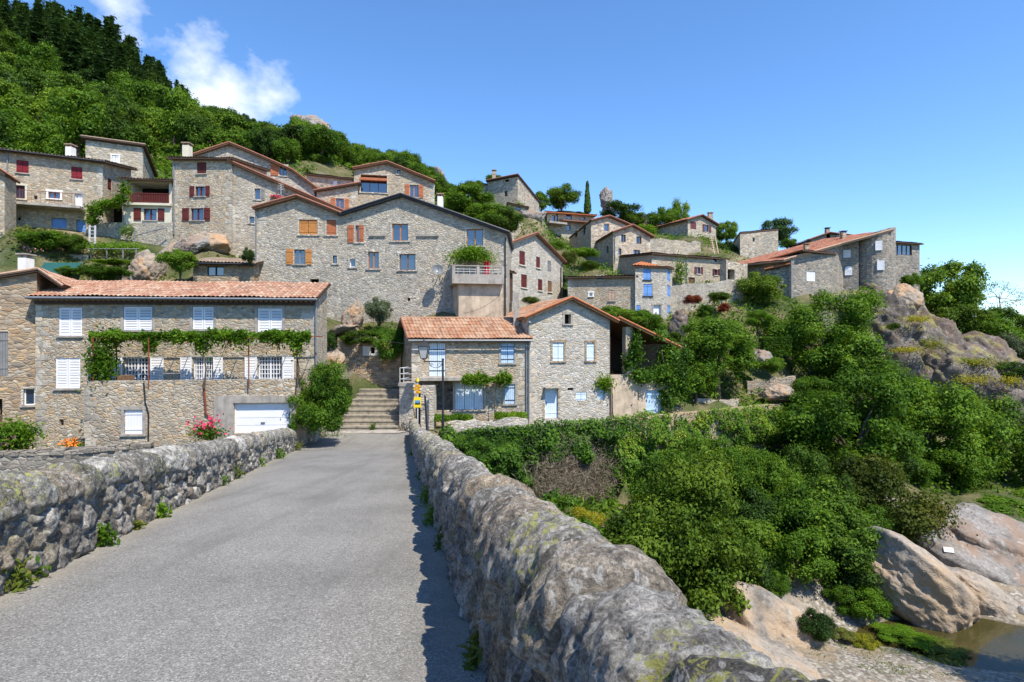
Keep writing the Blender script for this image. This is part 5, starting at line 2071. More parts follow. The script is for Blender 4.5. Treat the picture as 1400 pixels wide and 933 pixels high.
for (x0, y0, x1, y1, m, dr) in ((565, 525.7, 576, 529.2, 'sign_amber', 1), (564.5, 529.9, 576.5, 533.2, 'sign_amber', -1), (566, 533.9, 576, 537.4, 'sign_amber', 1)):
    o, p0, p1, Y = board('fingerboard', x0, y0, x1, y1, m, dr)
    # dark lines of small writing, and the white tail plate with red band
    tx = MB()
    for k in range(2):
        z = p0[2] + (p1[2] - p0[2]) * (.32 + .33 * k)
        x = p0[0] + .12
        while x < p1[0] - .16:
            w = random.uniform(.012, .03)
            tx.box(x, x + w, Y - .004, Y - .001, z - .012, z + .014)
            x += w + random.choice((.008, .01, .03))
    tx.build('lettering', M['metal_dark'], o)
    tl = MB()
    xe = p0[0] - .0 if dr > 0 else p1[0] - .09
    tl.box(xe, xe + .09, Y - .006, Y - .002, p0[2] + .01, p1[2] - .01)
    tl.build('waymark', M['plate_white'], o)
o, p0, p1, Y = board('picture_panel', 566, 542.8, 576, 556.8, 'sign_yellow')
mb = MB()
mb.box(p0[0] + .06, p1[0] - .06, Y - .006, Y - .002, p0[2] + .18, p0[2] + .44)
mb.build('picture', M['sign_blue'], o)
mb = MB()
zq = p0[2] + .2
xs_ = np.linspace(p0[0] + .06, p1[0] - .06, 9)
hz = [.02, .06, .12, .07, .10, .05, .08, .12, .1]
for k in range(8):
    mb.poly([(xs_[k], Y - .008, zq - .02), (xs_[k + 1], Y - .008, zq - .02), (xs_[k + 1], Y - .008, zq + hz[k + 1]), (xs_[k], Y - .008, zq + hz[k])])
mb.build('picture_hills', M['metal_dark'], o)
mb = MB()
c = P(571, 519, sd)
mb.tube([c - (0, 0, .1), c + (0, 0, .1)], .1, 8, 0, .05)
mb.build('finial', M['sign_yellow'], root)
# bollard post
b = P(583.5, 578, 35.3)
mb = MB()
mb.tube([b - (0, 0, .5), P(581, 541, 35.3)], .06, 8)
mb.build('post', M['metal_dark'], thing('marker_post', 'plain black post leaning beside the trail signpost', 'post', b))

# satellite dish on the big house
dp = P(598, 370, 43.4)
root = thing('satellite_dish', 'grey satellite dish on the wall of the largest house', 'dish', dp)
mb = MB()
ax_ = unit(V3(.25, -.85, .35))
sx_ = unit(np.cross(ax_, (0, 0, 1)))
sy_ = np.cross(sx_, ax_)
rings = []
for k in range(6):
    r = .42 * k / 5 + .001
    rings.append([dp + ax_ * (.18 * (r / .42) ** 2) + sx_ * r * math.cos(q * math.pi / 10) + sy_ * r * math.sin(q * math.pi / 10) for q in range(20)])
for k in range(5):
    for q in range(20):
        mb.poly([rings[k][q], rings[k][(q + 1) % 20], rings[k + 1][(q + 1) % 20], rings[k + 1][q]])
mb.build('reflector', M['metal_grey'], root)
mb = MB()
mb.tube([dp, dp + V3(0, .25, -.2), dp + V3(0, .95, -.2)], .03, 5)
mb.tube([dp - sy_ * .4 + ax_ * .15, dp + ax_ * .5], .015, 4)
mb.build('mount', M['metal_dark'], root)

# roof aerials
for x, y, d, lab in ((384, 257, 50.0, 'white branched aerial on the wall of the grey wing'), (1148, 320, 78.0, 'thin rooftop aerial above the cliff house')):
    b = P(x, y + 12, d)
    root = thing('roof_aerial', lab, 'aerial', b)
    mb = MB()
    t = P(x, y - 6, d)
    mb.tube([b, t], .025, 4)
    for k in range(4):
        q = b + (t - b) * (.55 + .14 * k)
        mb.tube([q + V3(-.35 + .04 * k, 0, .1), q + V3(.35 - .04 * k, 0, -.05)], .014, 4)
    mb.build('aerial_rods', M['metal_white'], root)

# ladder against the terrace wall
b = P(980, 347, 74)
root = thing('wooden_ladder', 'pale ladder leaning on the terrace wall below the maroon-shuttered house', 'ladder', b)
for dx in (-4, 1.5):
    mb = MB()
    mb.tube([P(977 + dx + 4, 347, 74), P(972.5 + dx + 4, 324, 75.5)], .06, 5)
    mb.build('rail', M['wood_pale'], root)
for k in range(7):
    mb = MB()
    y = 344 - k * 3
    x = 976.5 - k * .6
    mb.tube([P(x - 3, y, 74.2 + k * .18), P(x + 2.6, y, 74.2 + k * .18)], .045, 4)
    mb.build('rung', M['wood_pale'], root)

# white ladder-like trellis at the loggia wall
b = P(126, 362, 46)
root = thing('trellis_ladder', 'white painted ladder standing at the corner of the pergola garden', 'ladder', b)
for x in (121.5, 129):
    mb = MB()
    mb.tube([P(x, 364, 46), P(x + 1, 308, 46)], .07, 5)
    mb.build('rail', M['metal_white'], root)
mb = MB()
for k in range(11):
    y = 360 - k * 5
    mb.tube([P(122, y, 46), P(130, y, 46)], .03, 4)
mb.build('rungs_grille', M['metal_white'], root)

# garden pergola of the loggia house
b = P(155, 362, 45.5)
root = thing('garden_pergola', 'small garden pergola roofed with vine below the loggia house', 'pergola', b)
for x in (124, 146, 168, 186):
    mb = MB()
    mb.tube([P(x, 364, 45.0), P(x, 340, 45.0)], .05, 5)
    mb.build('post', M['wood_grey'], root)
mb = MB()
for d in (44.6, 46.0, 47.4):
    mb.tube([P(120, 340, d), P(190, 340, d)], .04, 4)
mb.build('beam_grille', M['wood_grey'], root)
b = P(184, 322, 47.5)
mb = MB()
mb.tube([P(184, 340, 47.5), P(184.5, 312, 47.5)], .05, 5)
mb.tube([P(184.5, 322, 47.5), P(205, 316, 48), P(228, 311, 48.5)], .05, 5)
mb.build('pipe', M['metal_grey'], thing('waste_pipe', 'bent pipe crossing the retaining wall under the loggia', 'pipe', b))

# green shade sail
mb = MB()
q = [P(60, 358.5, 43), P(112, 359, 43.5), P(104, 368, 41.5), P(82, 375, 39.5), P(55, 368, 40)]
mb.poly(q[::-1])
mb.poly([p - V3(0, 0, .04) for p in q])
sh = thing('shade_sail', 'dark green shade sail over the garden behind the white-shuttered house', 'awning', q[0])
mb.build('fabric', M['shade_green'], sh)
mb = MB()
for p in (q[0], q[1], q[3]):
    mb.tube([p - V3(0, 0, 2.2), p + V3(0, 0, .1)], .04, 5)
mb.build('pole_frame', M['metal_grey'], sh)

# terrace wall across the gardens
h = House('terrace_wall', 'dry-stone terrace wall behind the shade sail', (-30, 43.6), (121, 45.0), 18.0, 'stone_grey', D=.6, cat='wall', ground=False)
h.F.top = [(0, zz(345, 43.6)), (h.F.W, zz(348, 45))]
h.faces['back'] = Face(h.pb + h.back, h.pa + h.back, [(0, zz(348, 45)), (h.F.W, zz(345, 43.6))], 15)
mb = MB()
f = h.F
mb.poly([f.pt(0, f.top[0][1], 0), f.pt(f.W, f.top[1][1], 0), f.pt(f.W, f.top[1][1], -.6), f.pt(0, f.top[0][1], -.6)])
mb.build('wall_top', M['stone_grey'], h.root)
h.finish()


def simple_wall(name, label, x0, d0, x1, d1, y0, y1, mat, z0, D=.6):
    h = House(name, label, (x0, d0), (x1, d1), z0, mat, D=D, cat='wall', ground=False, deep=2)
    a, b = zz(y0, d0), zz(y1, d1)
    n = 9
    h.F.top = [(h.F.W * k / n, a + (b - a) * k / n + (random.uniform(-.18, .18) if 0 < k < n else 0)) for k in range(n + 1)]
    r = [(h.F.W - u, z) for u, z in reversed(h.F.top)]
    h.faces['back'] = Face(h.pb + h.back, h.pa + h.back, r, z0 - 2)
    h.faces['right'] = Face(h.pb, h.pb + h.back, [(0, b), (h.D, b)], z0 - 2)
    h.faces['left'] = Face(h.pa + h.back, h.pa, [(0, a), (h.D, a)], z0 - 2)
    f = h.F
    mb = MB()
    for (ua, za), (ub, zb) in zip(f.top, f.top[1:]):
        mb.poly([f.pt(ua, za, 0), f.pt(ub, zb, 0), f.pt(ub, zb, -D), f.pt(ua, za, -D)])
    mb.build('wall_top', M[mat], h.root)
    return h


w = simple_wall('terrace_wall', 'high terrace wall behind the tumbledown eaves', 888, 75, 958, 77, 326, 331, 'stone_far', 24, 1.0)
w.finish()
w = simple_wall('terrace_wall', 'grey retaining wall under the tall blue-shuttered house gardens', 917, 58.5, 1016, 61.5, 392, 381, 'stone_grey', 16, 1.0)
w.finish()
w = simple_wall('garden_wall', 'wall with a dark arch at the end of the long low house', 993, 64, 1022, 66, 354, 360, 'stone_far', 18, .8)
w.hole((995, 368, 1004.5, 382), depth=.7)
w.finish()
w = simple_wall('terrace_wall', 'crumbling terrace wall on the knoll below the skyline house', 700, 72, 745, 80, 303, 309, 'stone_far', 27, 1.2)
w.finish()
w = simple_wall('terrace_wall', 'small rubble wall above the front gable roof by the brick red shutters', 700, 47.5, 757, 50, 412, 403, 'stone_grey', 15, .6)
w.finish()
w = simple_wall('garden_wall', 'rubble wall beside the narrow garden steps', 1022, 48.3, 1088, 47.6, 521, 514, 'stone_warm', 8.5, .6)
w.finish()
w = simple_wall('garden_wall', 'low pale wall where the fig tree stands over the ivy', 925, 44.5, 1010, 46.5, 549, 545, 'stone_grey', 7.6, .5)
w.finish()
w = simple_wall('terrace_wall', 'low stone kerb wall of the hedge strip before the blue-shuttered house', 612, 35.6, 722, 37.0, 578, 573, 'stone_pale', 7.8, .4)
w.finish()

# retaining wall under the ivy
h = House('retaining_wall', 'tall retaining wall of the house terrace, buried in ivy', (604, 34.2), (838, 38.8), 6.0, 'stone_dark', D=.7, cat='wall', ground=False, deep=5)
IVY_A = h
h.F.top = [(0, 8.5), (h.F.W, 8.55)]
f = h.F
mb = MB()
mb.poly([f.pt(0, 8.5, 0), f.pt(f.W, 8.55, 0), f.pt(f.W, 8.55, -.7), f.pt(0, 8.5, -.7)])
mb.build('wall_top', M['stone_dark'], h.root)
h.finish()
h = House('retaining_wall', 'far stretch of ivy retaining wall under the fig tree', (838, 38.8), (1070, 46.2), 6.0, 'stone_brown', D=.7, cat='wall', ground=False, deep=5)
IVY_B = h
h.F.top = [(0, 8.55), (h.F.W, 8.9)]
f = h.F
mb = MB()
mb.poly([f.pt(0, 8.55, 0), f.pt(f.W, 8.9, 0), f.pt(f.W, 8.9, -.7), f.pt(0, 8.55, -.7)])
mb.build('wall_top', M['stone_brown'], h.root)
h.finish()

# little iron gate by the garage terrace
b = P(110, 611, 28.3)
root = thing('iron_gate', 'small black iron gate beside the orange flowers', 'gate', b)
mb = MB()
for k in range(6):
    mb.tube([P(100 + k * 2.6, 617, 28.3), P(100 + k * 2.6, 600, 28.3)], .018, 4)
for y in (600.5, 613):
    mb.tube([P(100, y, 28.3), P(114.5, y, 28.3)], .02, 4)
mb.tube([P(114.6, 617, 28.3), P(114.6, 599, 28.3)], .04, 5)
mb.build('bars_grille', M['metal_dark'], root)

# white plate on the river rock
PLATE = (1297, 752)

# terrace furniture: table edge and planter
b = P(166, 521, 29.2)
root = thing('planter_box', 'brown planter box on the garage terrace below the vine', 'planter', b)
mb = MB()
p = P(160, 523, 29.3)
mb.box(p[0], p[0] + .62, 29.3, 29.7, 11.6, 12.22)
mb.build('box', M['wood_mid'], root)
mb = MB()
b = P(236, 515, 29.9)
root = thing('garden_table', 'small pale metal table on the garage terrace', 'table', V3(b[0], b[1], 11.6))
mb.tube([V3(b[0] + .0, b[1], 12.29), V3(b[0], b[1], 12.33)], .5, 14)
mb.build('tabletop', M['metal_grey'], root)
for k in range(3):
    mb = MB()
    a = k * 2.1
    mb.tube([V3(b[0] + .12 * math.cos(a), b[1] + .12 * math.sin(a), 12.3), V3(b[0] + .4 * math.cos(a), b[1] + .4 * math.sin(a), 11.6)], .02, 5)
    mb.build('leg', M['metal_grey'], root)

# cloth and table things on the concrete balcony
b = P(665, 364, 43.0)
mb = MB()
a = P(661, 384, 43.0)
n_ = 9
vv = []
for i in range(n_):
    for j in range(2):
        vv.append(P(661.5 + i * .95, 357 if j else 385, 43.0) + V3(0, .06 * math.sin(i * 1.6), 0))
mb.grid(np.array(vv), n_, 2)
mb.build('fabric', M['cloth_red'], thing('red_cloth', 'red cloth hanging on the concrete balcony', 'cloth', b))
# overhead wires by the plastered box
mb = MB()
mb.tube([P(600, 440, 41.8) * .0 + P(634, 428, 41.6) + (P(683, 404, 41.9) - P(634, 428, 41.6)) * (k / 8) + V3(0, 0, -.25 * (1 - (2 * k / 8 - 1) ** 2)) for k in range(9)], .012, 4)
mb.build('wire', M['metal_dark'], thing('overhead_wire', 'thin cable slung across the plastered balcony box', 'cable', P(634, 428, 41.6)))

# pergola frame in front of the white-shuttered house
b = P(250, 520, 29.2)
root = thing('vine_pergola', 'rust red pipe pergola on the garage terrace carrying the vine', 'pergola', V3(b[0], 29.2, 11.6))
for x, d in ((127, 28.9), (159, 30.4), (203, 28.9), (340, 29.2), (406, 29.6)):
    mb = MB()
    p = P(x, 462, d)
    mb.tube([V3(p[0], p[1], 11.6), V3(p[0], p[1], 14.15)], .032, 6)
    mb.build('post', M['metal_rust'], root)
mb = MB()
a, c = P(125, 462, 28.9), P(416, 463, 29.7)
a[2] = c[2] = 14.15
mb.tube([a, c], .03, 5)
mb.tube([a + (-.6, 1.7, .1), c + (.4, 1.7, .1)], .03, 5)
for k in range(9):
    p = a + (c - a) * k / 8
    mb.tube([p, p + (-.05, 1.75, .1)], .022, 5)
mb.build('beam_frame', M['metal_rust'], root)
mb = MB()
for x in (240, 303):
    p = P(x, 470, 30.5)
    mb.tube([P(x - 12, 514, 30.9), P(x + 8, 468, 29.2)], .015, 4)
mb.build('brace_frame', M['metal_grey'], root)

# slack cables across the upper lanes
for lab, pts in (('thin slack cable from the largest house to the brick red shutters', (P(692, 352, 43.6), P(716, 336, 51.4))), ('thin slack cable crossing to the low broad house', (P(766, 366, 58.5), P(820, 372, 54.8))), ('thin slack cable above the steps to the street lamp house', (P(432, 430, 32.2), P(562, 470, 37.2)))):
    mb = MB()
    a, b = pts
    mb.tube([a + (b - a) * k / 10 + V3(0, 0, -.35 * (1 - (2 * k / 10 - 1) ** 2)) for k in range(11)], .012, 4)
    mb.build('wire', M['metal_dark'], thing('overhead_wire', lab, 'cable', a))
# ---------------------------------------------------------------- plants and rocks
def leaves(pos, nrm, L, rng, asp=.55, fold=.18, up=0.0):
    n = len(pos)
    t = rng.normal(size=(n, 3))
    nr = nrm / (np.linalg.norm(nrm, axis=1)[:, None] + 1e-9)
    t -= nr * (t * nr).sum(1)[:, None]
    t /= np.linalg.norm(t, axis=1)[:, None] + 1e-9
    b = np.cross(nr, t)
    l = (L * rng.uniform(.45, 1.5, n))[:, None]
    w = l * asp
    lift = nr * (l * fold)
    v = np.stack([pos - t * l * .5, pos + b * w * .5 + lift + t * l * .08, pos + t * l * .5, pos - b * w * .5 + lift + t * l * .08], 1).reshape(-1, 3)
    q = np.arange(4 * n).reshape(n, 4)
    return v, q


def crown_pts(seed, n, npuff=26, rad=(1, 1, 1), low=-.75, pr=(.26, .48), spread=.78, lump=1.0):
    """leaf positions on many overlapping sprays that together fill an uneven ellipsoid of radius ~1"""
    r = np.random.default_rng(seed)
    c = []
    while len(c) < npuff:
        v = r.normal(size=3)
        v /= np.linalg.norm(v)
        if v[2] < low:
            continue
        c.append(v * spread * r.uniform(.45, 1.0) ** .5 * (1 + .16 * r.normal() * lump))
    c = np.array(c)
    s = r.uniform(pr[0] * .6, pr[1], npuff)
    w = s ** 2 / (s ** 2).sum()
    k = r.choice(npuff, n, p=w)
    d = r.normal(size=(n, 3))
    d /= np.linalg.norm(d, axis=1)[:, None]
    flip = (d[:, 2] < -.25) & (r.random(n) < .6)
    d[:, 2] = np.where(flip, -d[:, 2], d[:, 2])
    rr = s[k] * r.uniform(.45, 1.06, n) * (1 + .3 * vnoise(d * 3.5 + k[:, None] * 3.1, seed) + .2 * vnoise(d * 9 + k[:, None] * 1.7, seed + 3))
    rr = np.where(r.random(n) < .07, rr * r.uniform(1.05, 1.5, n), rr)
    pos = c[k] + d * rr[:, None] * np.array([1, 1, .9])
    nrm = d * .9 + r.normal(size=(n, 3)) * .5 + np.array([0, 0, .3])
    return pos * np.array(rad), nrm, c * np.array(rad), r


def crown_mesh(name, seed, n, L, mat, **kw):
    pos, nrm, c, r = crown_pts(seed, n, **kw)
    v, q = leaves(pos, nrm, L, r)
    me = np_mesh(name, v, quads=q, mats=[mat])
    me['puffs'] = 0
    return me, c


def limb_mesh(name, base, centers, r0, mat, seed=0, n=7, fork=.45):
    mb = MB()
    r = random.Random(seed)
    base = np.asarray(base, float)
    cen = np.asarray(centers)
    mid = base + (cen.mean(0) - base) * fork
    mid = mid + np.array([r.uniform(-.06, .06), r.uniform(-.06, .06), 0])
    mb.tube([base - (0, 0, .3), base + (mid - base) * .5 + (r.uniform(-.04, .04), r.uniform(-.04, .04), 0), mid], r0, 7, 0, r0 * .7)
    for i in r.sample(range(len(cen)), min(n, len(cen))):
        e = cen[i]
        m2 = mid + (e - mid) * .5 + np.array([0, 0, .08 * np.linalg.norm(e - mid)])
        mb.tube([mid - (0, 0, r0 * .3), m2, e], r0 * .5, 5, 0, r0 * .12)
    me = bpy.data.meshes.new(name)
    me.from_pydata([tuple(p) for p in mb.v], [], mb.f)
    me.materials.append(mat)
    me.update()
    return me


# shared crowns, radius about 1
DEF = {
    'near_a': (41, 34000, .052, dict(npuff=46, pr=(.18, .36))),
    'near_b': (42, 34000, .052, dict(npuff=40, pr=(.18, .40), rad=(1, 1, .95))),
    'mid_a': (43, 17000, .070, dict(npuff=34, pr=(.2, .38))),
    'mid_b': (44, 17000, .070, dict(npuff=30, pr=(.2, .42))),
    'far_a': (45, 9000, .092, dict(npuff=24)),
    'far_b': (46, 9000, .092, dict(npuff=28, pr=(.22, .42))),
    'far_c': (47, 9000, .092, dict(npuff=20, rad=(.9, .9, 1.15))),
}
_cm = {}


def crown_for(key, leaf):
    k = (key, leaf)
    if k not in _cm:
        sd, n, L, kw = DEF[key]
        _cm[k] = crown_mesh('crown', sd, n, L, LEAF[leaf], **kw)
    return _cm[k]


def shrub(name, label, cat, x, y, d, rx, ry, leaf='bush', kind='mid_a', group=None, rz=None, depth=1.0, trunk=True, bark='bark', base=None):
    """plant whose crown is centred on photo point x, y at distance d, rx by ry photo pixels"""
    c = P(x, y, d)
    sx, sz = rx * d / FPX, ry * d / FPX
    g = gz(c[0], c[1])
    b = V3(c[0], c[1], min(g, c[2] - sz * .6) if base is None else base)
    root = thing(name, label, cat, b, group)
    me, cen = crown_for(kind, leaf)
    o = bpy.data.objects.new('crown', me)
    link(o, root)
    o.location = tuple(c - b)
    o.scale = (sx, sx * depth, sz)
    o.rotation_euler = (0, 0, random.uniform(0, 6.28) if rz is None else rz)
    if trunk and (cat == 'tree' or rx > 24):
        cc = cen * np.array([sx, sx * depth, sz]) * .8
        ca, sa = math.cos(o.rotation_euler.z), math.sin(o.rotation_euler.z)
        cc = np.stack([cc[:, 0] * ca - cc[:, 1] * sa, cc[:, 0] * sa + cc[:, 1] * ca, cc[:, 2]], 1) + (c - b)
        tm = limb_mesh('trunk', (0, 0, 0), cc, max(.035, min(.3, .055 * (sx + sz) * .5 * 1.3)), M[bark], seed=int(x * 7 + y), n=9, fork=.55)
        link(bpy.data.objects.new('trunk', tm), root)
    return root


def sprays(name, label, cat, pts, L, leaf, seed, nrm=None, group=None, stems=None, kind=None, petals=None, asp=.55, part='leaves', base=None):
    """plant made of loose leaves at world points"""
    pts = np.asarray(pts, float)
    r = np.random.default_rng(seed)
    b = V3(pts[:, 0].mean(), pts[:, 1].mean(), pts[:, 2].min()) if base is None else np.asarray(base, float)
    if nrm is None:
        nrm = r.normal(size=pts.shape) + np.array([0, -.3, .7])
    v, q = leaves(pts - b, nrm, L, r, asp)
    me = np_mesh(part, v, quads=q, mats=[LEAF[leaf]])
    o = bpy.data.objects.new(part, me)
    if kind == 'stuff':
        o.name = name
        link(o, None, b)
        o['kind'] = 'stuff'
        o['label'] = label
        return o
    root = thing(name, label, cat, b, group)
    link(o, root)
    if stems:
        for st in stems:
            mb = MB()
            mb.tube(st[0], st[1], 5, 0, st[1] * .5)
            mb.build('stem', M['bark'], root)
    if petals is not None:
        pp, pm, pl = petals
        v, q = leaves(np.asarray(pp) - b, r.normal(size=(len(pp), 3)) + np.array([0, -.8, .6]), pl, r, .9)
        link(bpy.data.objects.new('blossoms', np_mesh('blossoms', v, quads=q, mats=[M[pm]])), root)
    return root


# ---- ivy over the retaining walls
def ivy_pts(f, u0, u1, n, seed, ztop, zbot, over=.35, thick=.55, gap=None):
    r = np.random.default_rng(seed)
    u = r.uniform(u0, u1, n)
    h = r.random(n) ** .85
    z = ztop + (zbot - ztop) * h
    t = fbm(np.stack([u * .75, z * .75, u * 0], 1), 4, seed)
    lay = np.clip(.2 + thick * (t + .5) * 1.25, .04, 1.8) * (1 + .35 * h)
    # rounded crest hanging over the edge
    crest = sstep(.22, 0, h)
    o = lay * r.uniform(.55, 1.05, n) * (1 - crest * r.uniform(0, 1.5, n))
    z = z + crest * over * (t + .9) * r.uniform(.2, 1, n)
    keep = np.ones(n, bool)
    if gap is not None:
        keep = ~gap(u, z, t) | (r.random(n) < .10 + .25 * sstep(.1, .5, fbm(np.stack([u * 1.3, z * 1.3, u * 0 + 4], 1), 3, seed + 2)))
    u, z, o = u[keep], z[keep], o[keep]
    p = np.stack([f.a[0] + f.u[0] * u + f.n[0] * o, f.a[1] + f.u[1] * u + f.n[1] * o, z], 1)
    nn = r.normal(size=p.shape) * .65 + np.array([f.n[0], f.n[1], .75])
    return p, nn


fA, fB = IVY_A.F, IVY_B.F
ga = lambda u, z, t: (((u - fA.U(775)) / 2.5) ** 2 + ((z - 4.7) / 2.0) ** 2 + t * .8 < 1.0)
p, nn = ivy_pts(fA, -.1, fA.W, 52000, 5, 8.55, 2.6, gap=ga)
sprays('ivy', 'thick glossy ivy covering the retaining wall below the pale gabled house', 'ivy', p, .17, 'ivy', 6, nn)
gb_ = lambda u, z, t: (t < -.42)
p, nn = ivy_pts(fB, 0, fB.W, 46000, 8, 8.75, 2.4, gap=gb_, thick=.5)
sprays('ivy', 'yellowish ivy curtain over the far wall below the fig tree', 'ivy', p, .17, 'ivy', 9, nn)
# dry twigs on the bare patch
r = np.random.default_rng(4)
n = 15000
u = fA.U(775) + r.normal(size=n) * 1.45
z = 4.7 + r.normal(size=n) * 1.15
t = .25 + .35 * (8.5 - z) * .25 + r.uniform(0, .35, n)
p = np.stack([fA.a[0] + fA.u[0] * u + fA.n[0] * t, fA.a[1] + fA.u[1] * u + fA.n[1] * t, z], 1)
sprays('dry_brush', 'dead grey creeper stems on the bare patch of the ivy wall', 'creeper', p, .42, 'dry', 3, r.normal(size=p.shape) * np.array([1, .6, .3]) + np.array([0, -.5, .0]), asp=.06)

# ---- hedge strip in front of the blue-shuttered house
for x0, x1, y, d, lab in ((588, 646, 571, 36.4, 'clipped bright green strip planting left of the white panel window'), (676, 720, 568, 36.9, 'bright green strip planting below the small pale blue shutters')):
    r = np.random.default_rng(int(x0))
    n = 3500
    a, b = P(x0, y, d), P(x1, y, d + .7)
    t = r.random(n)
    q = a + (b - a) * t[:, None]
    ang = r.uniform(0, math.pi, n)
    rad = .42 * (1 + .35 * vnoise(np.stack([t * 9, ang, t * 0], 1), 2)) * np.sqrt(r.random(n) * .6 + .4)
    q = q + np.stack([0 * t, np.cos(ang) * rad, np.sin(ang) * rad * .9 - .2], 1)
    sprays('hedge', lab, 'hedge', q, .12, 'bright', int(x0) + 1)

# ---- vine on the pergola
r = np.random.default_rng(12)
n = 13500
seg = r.random(n)
x = 122 + seg * (424 - 122)
x = np.where((x > 338) & (x < 356) & (r.random(n) < .8), x + 25, x)
d = 28.9 + r.random(n) ** 1.3 * 1.6
clump = fbm(np.stack([x * .045, d, x * 0], 1), 4, 3)
hang = np.abs(r.normal(size=n)) * .16 * (1.3 + clump * 1.6)
hang += np.where((np.abs(x - 205) < 9) | (np.abs(x - 276) < 9) | (np.abs(x - 405) < 8), r.random(n) ** 2 * .8, 0)
q = np.stack([(x - 700) / FPX * d, d, 14.33 + clump * .22 + r.random(n) * .16 - hang], 1)
stm = []
for xx, dd in ((279, 29.0), (406, 29.4), (124, 29.0)):
    a = P(xx, 480, dd)
    stm.append(([V3(a[0], dd, 11.6), V3(a[0] + .12, dd - .05, 12.6), V3(a[0] - .06, dd, 13.5), V3(a[0] + .2, dd + .1, 14.2)], .05))
sprays('grape_vine', 'long grape vine trained over the red pipe pergola', 'vine', q, .17, 'bright', 13, stems=stm)
n = 2300
q = P(140, 497, 29.2) + r.normal(size=(n, 3)) * np.array([.32, .3, .62])
sprays('climbing_plant', 'leafy climber at the pergola post by the closed lower shutters', 'climber', q, .16, 'bright', 14, stems=[([P(140, 521, 29.2), P(141, 480, 29.2)], .03)])
# vine over the blue-shuttered ground floor
n = 2600
t = r.random(n)
q = P(632, 519, 37.3) + (P(700, 517, 37.9) - P(632, 519, 37.3)) * t[:, None]
cl = fbm(np.stack([t * 9, t * 0, t * 0], 1), 3, 4)
q = q + np.stack([0 * t, r.normal(size=n) * .18 - .3, (.22 + .12 * cl) * r.normal(size=n) * .8 + .04 * cl], 1)
sprays('grape_vine', 'short vine above the shadowed white panel window', 'vine', q, .17, 'bright', 15, stems=[([P(676, 565, 37.5), P(677, 540, 37.4), P(680, 519, 37.4)], .03)])
# vine of the concrete balcony
n = 4200
t = r.random((n, 1))
q = P(645, 349, 43.3) + r.normal(size=(n, 3)) * np.array([.72, .35, .27])
q[:, 2] += .12 * np.cos((q[:, 0] - q[:, 0].mean()) * 1.8)
sprays('grape_vine', 'bushy vine canopy over the concrete balcony', 'vine', q, .15, 'bright', 16, stems=[([P(640, 386, 43.4), P(641, 366, 43.4), P(645, 352, 43.3)], .04), ([P(655, 386, 43.4), P(655, 352, 43.3)], .03)])
# vine drapes of the barn
pts = []
for (x, y, sx, sy, n) in ((868, 478, 7, 20, 1500), (875, 515, 16, 7, 1500), (905, 512, 18, 12, 2000), (915, 488, 12, 16, 1600), (928, 520, 14, 22, 2200), (858, 497, 5, 10, 400), (900, 458, 8, 5, 500), (938, 486, 7, 9, 600), (912, 545, 9, 13, 1000)):
    dd = 40.6 + (x - 835) / 75 * 2.0
    q = P(x, y, dd - .35) + r.normal(size=(n, 3)) * np.array([sx * .052 * .62, .28, sy * .052 * .62])
    pts.append(q)
sprays('wisteria_vine', 'wild vine swallowing the open barn and its pillar', 'vine', np.concatenate(pts), .2, 'ivy', 17, stems=[([P(838, 572, 40.2), P(837, 540, 40.2), P(836, 520, 40.2)], .05), ([P(915, 565, 42), P(912, 520, 42), P(905, 480, 42)], .07)])
q = P(827, 524, 39.7) + r.normal(size=(700, 3)) * np.array([.32, .15, .26])
sprays('climbing_plant', 'leafy sprig on the drainpipe corner between gabled house and barn', 'climber', q, .16, 'bright', 18, stems=[([P(836, 572, 39.9), P(835, 530, 39.9), P(829, 524, 39.7)], .035)])
# vines left of the loggia
pts = []
for (x, y, sx, sy, n) in ((131, 287, 9, 8, 900), (150, 278, 12, 4, 800), (165, 272, 6, 5, 500), (171, 258, 3, 8, 400), (126, 300, 5, 6, 400)):
    pts.append(P(x, y, 47.8) + r.normal(size=(n, 3)) * np.array([sx * .06 * .6, .3, sy * .06 * .6]))
sprays('climbing_plant', 'creeper rambling over the dark recess beside the loggia', 'climber', np.concatenate(pts), .2, 'bright', 19)
t = r.random((1600, 1))
q = P(120, 339, 45.3) + (P(192, 338, 46.2) - P(120, 339, 45.3)) * t + r.normal(size=(1600, 3)) * np.array([.1, .7, .16])
sprays('grape_vine', 'flat vine roof on the small garden pergola', 'vine', q, .18, 'bright', 20)
q = P(174, 316, 48.3) + r.normal(size=(500, 3)) * np.array([.35, .12, .3])
sprays('wall_plant', 'green tuft rooted in the retaining wall below the loggia', 'plant', q, .14, 'bush', 21)
q = P(930, 371, 60.5) + r.normal(size=(700, 3)) * np.array([.35, .3, .7])
sprays('climbing_plant', 'yellow-green climber beside the little balcony of the long house', 'climber', q, .2, 'bright', 22)
# creeper mass between front gable and blue-shuttered house
for x, y, d, rx, ry, lab, lf in ((845, 432, 46, 30, 17, 'creeper heap over the wall behind the front gable roof', 'bush'), (885, 441, 47, 24, 22, 'light green creeper below the tall blue-shuttered house', 'bright'), (530, 474, 40.6, 19, 32, 'glossy climber beside the niche wall', 'ivy'), (545, 470, 40.4, 10, 26, 'narrow ivy column behind the house corner by the steps', 'ivy')):
    shrub('climbing_shrub', lab, 'climber', x, y, d, rx, ry, lf, 'mid_a', trunk=False)

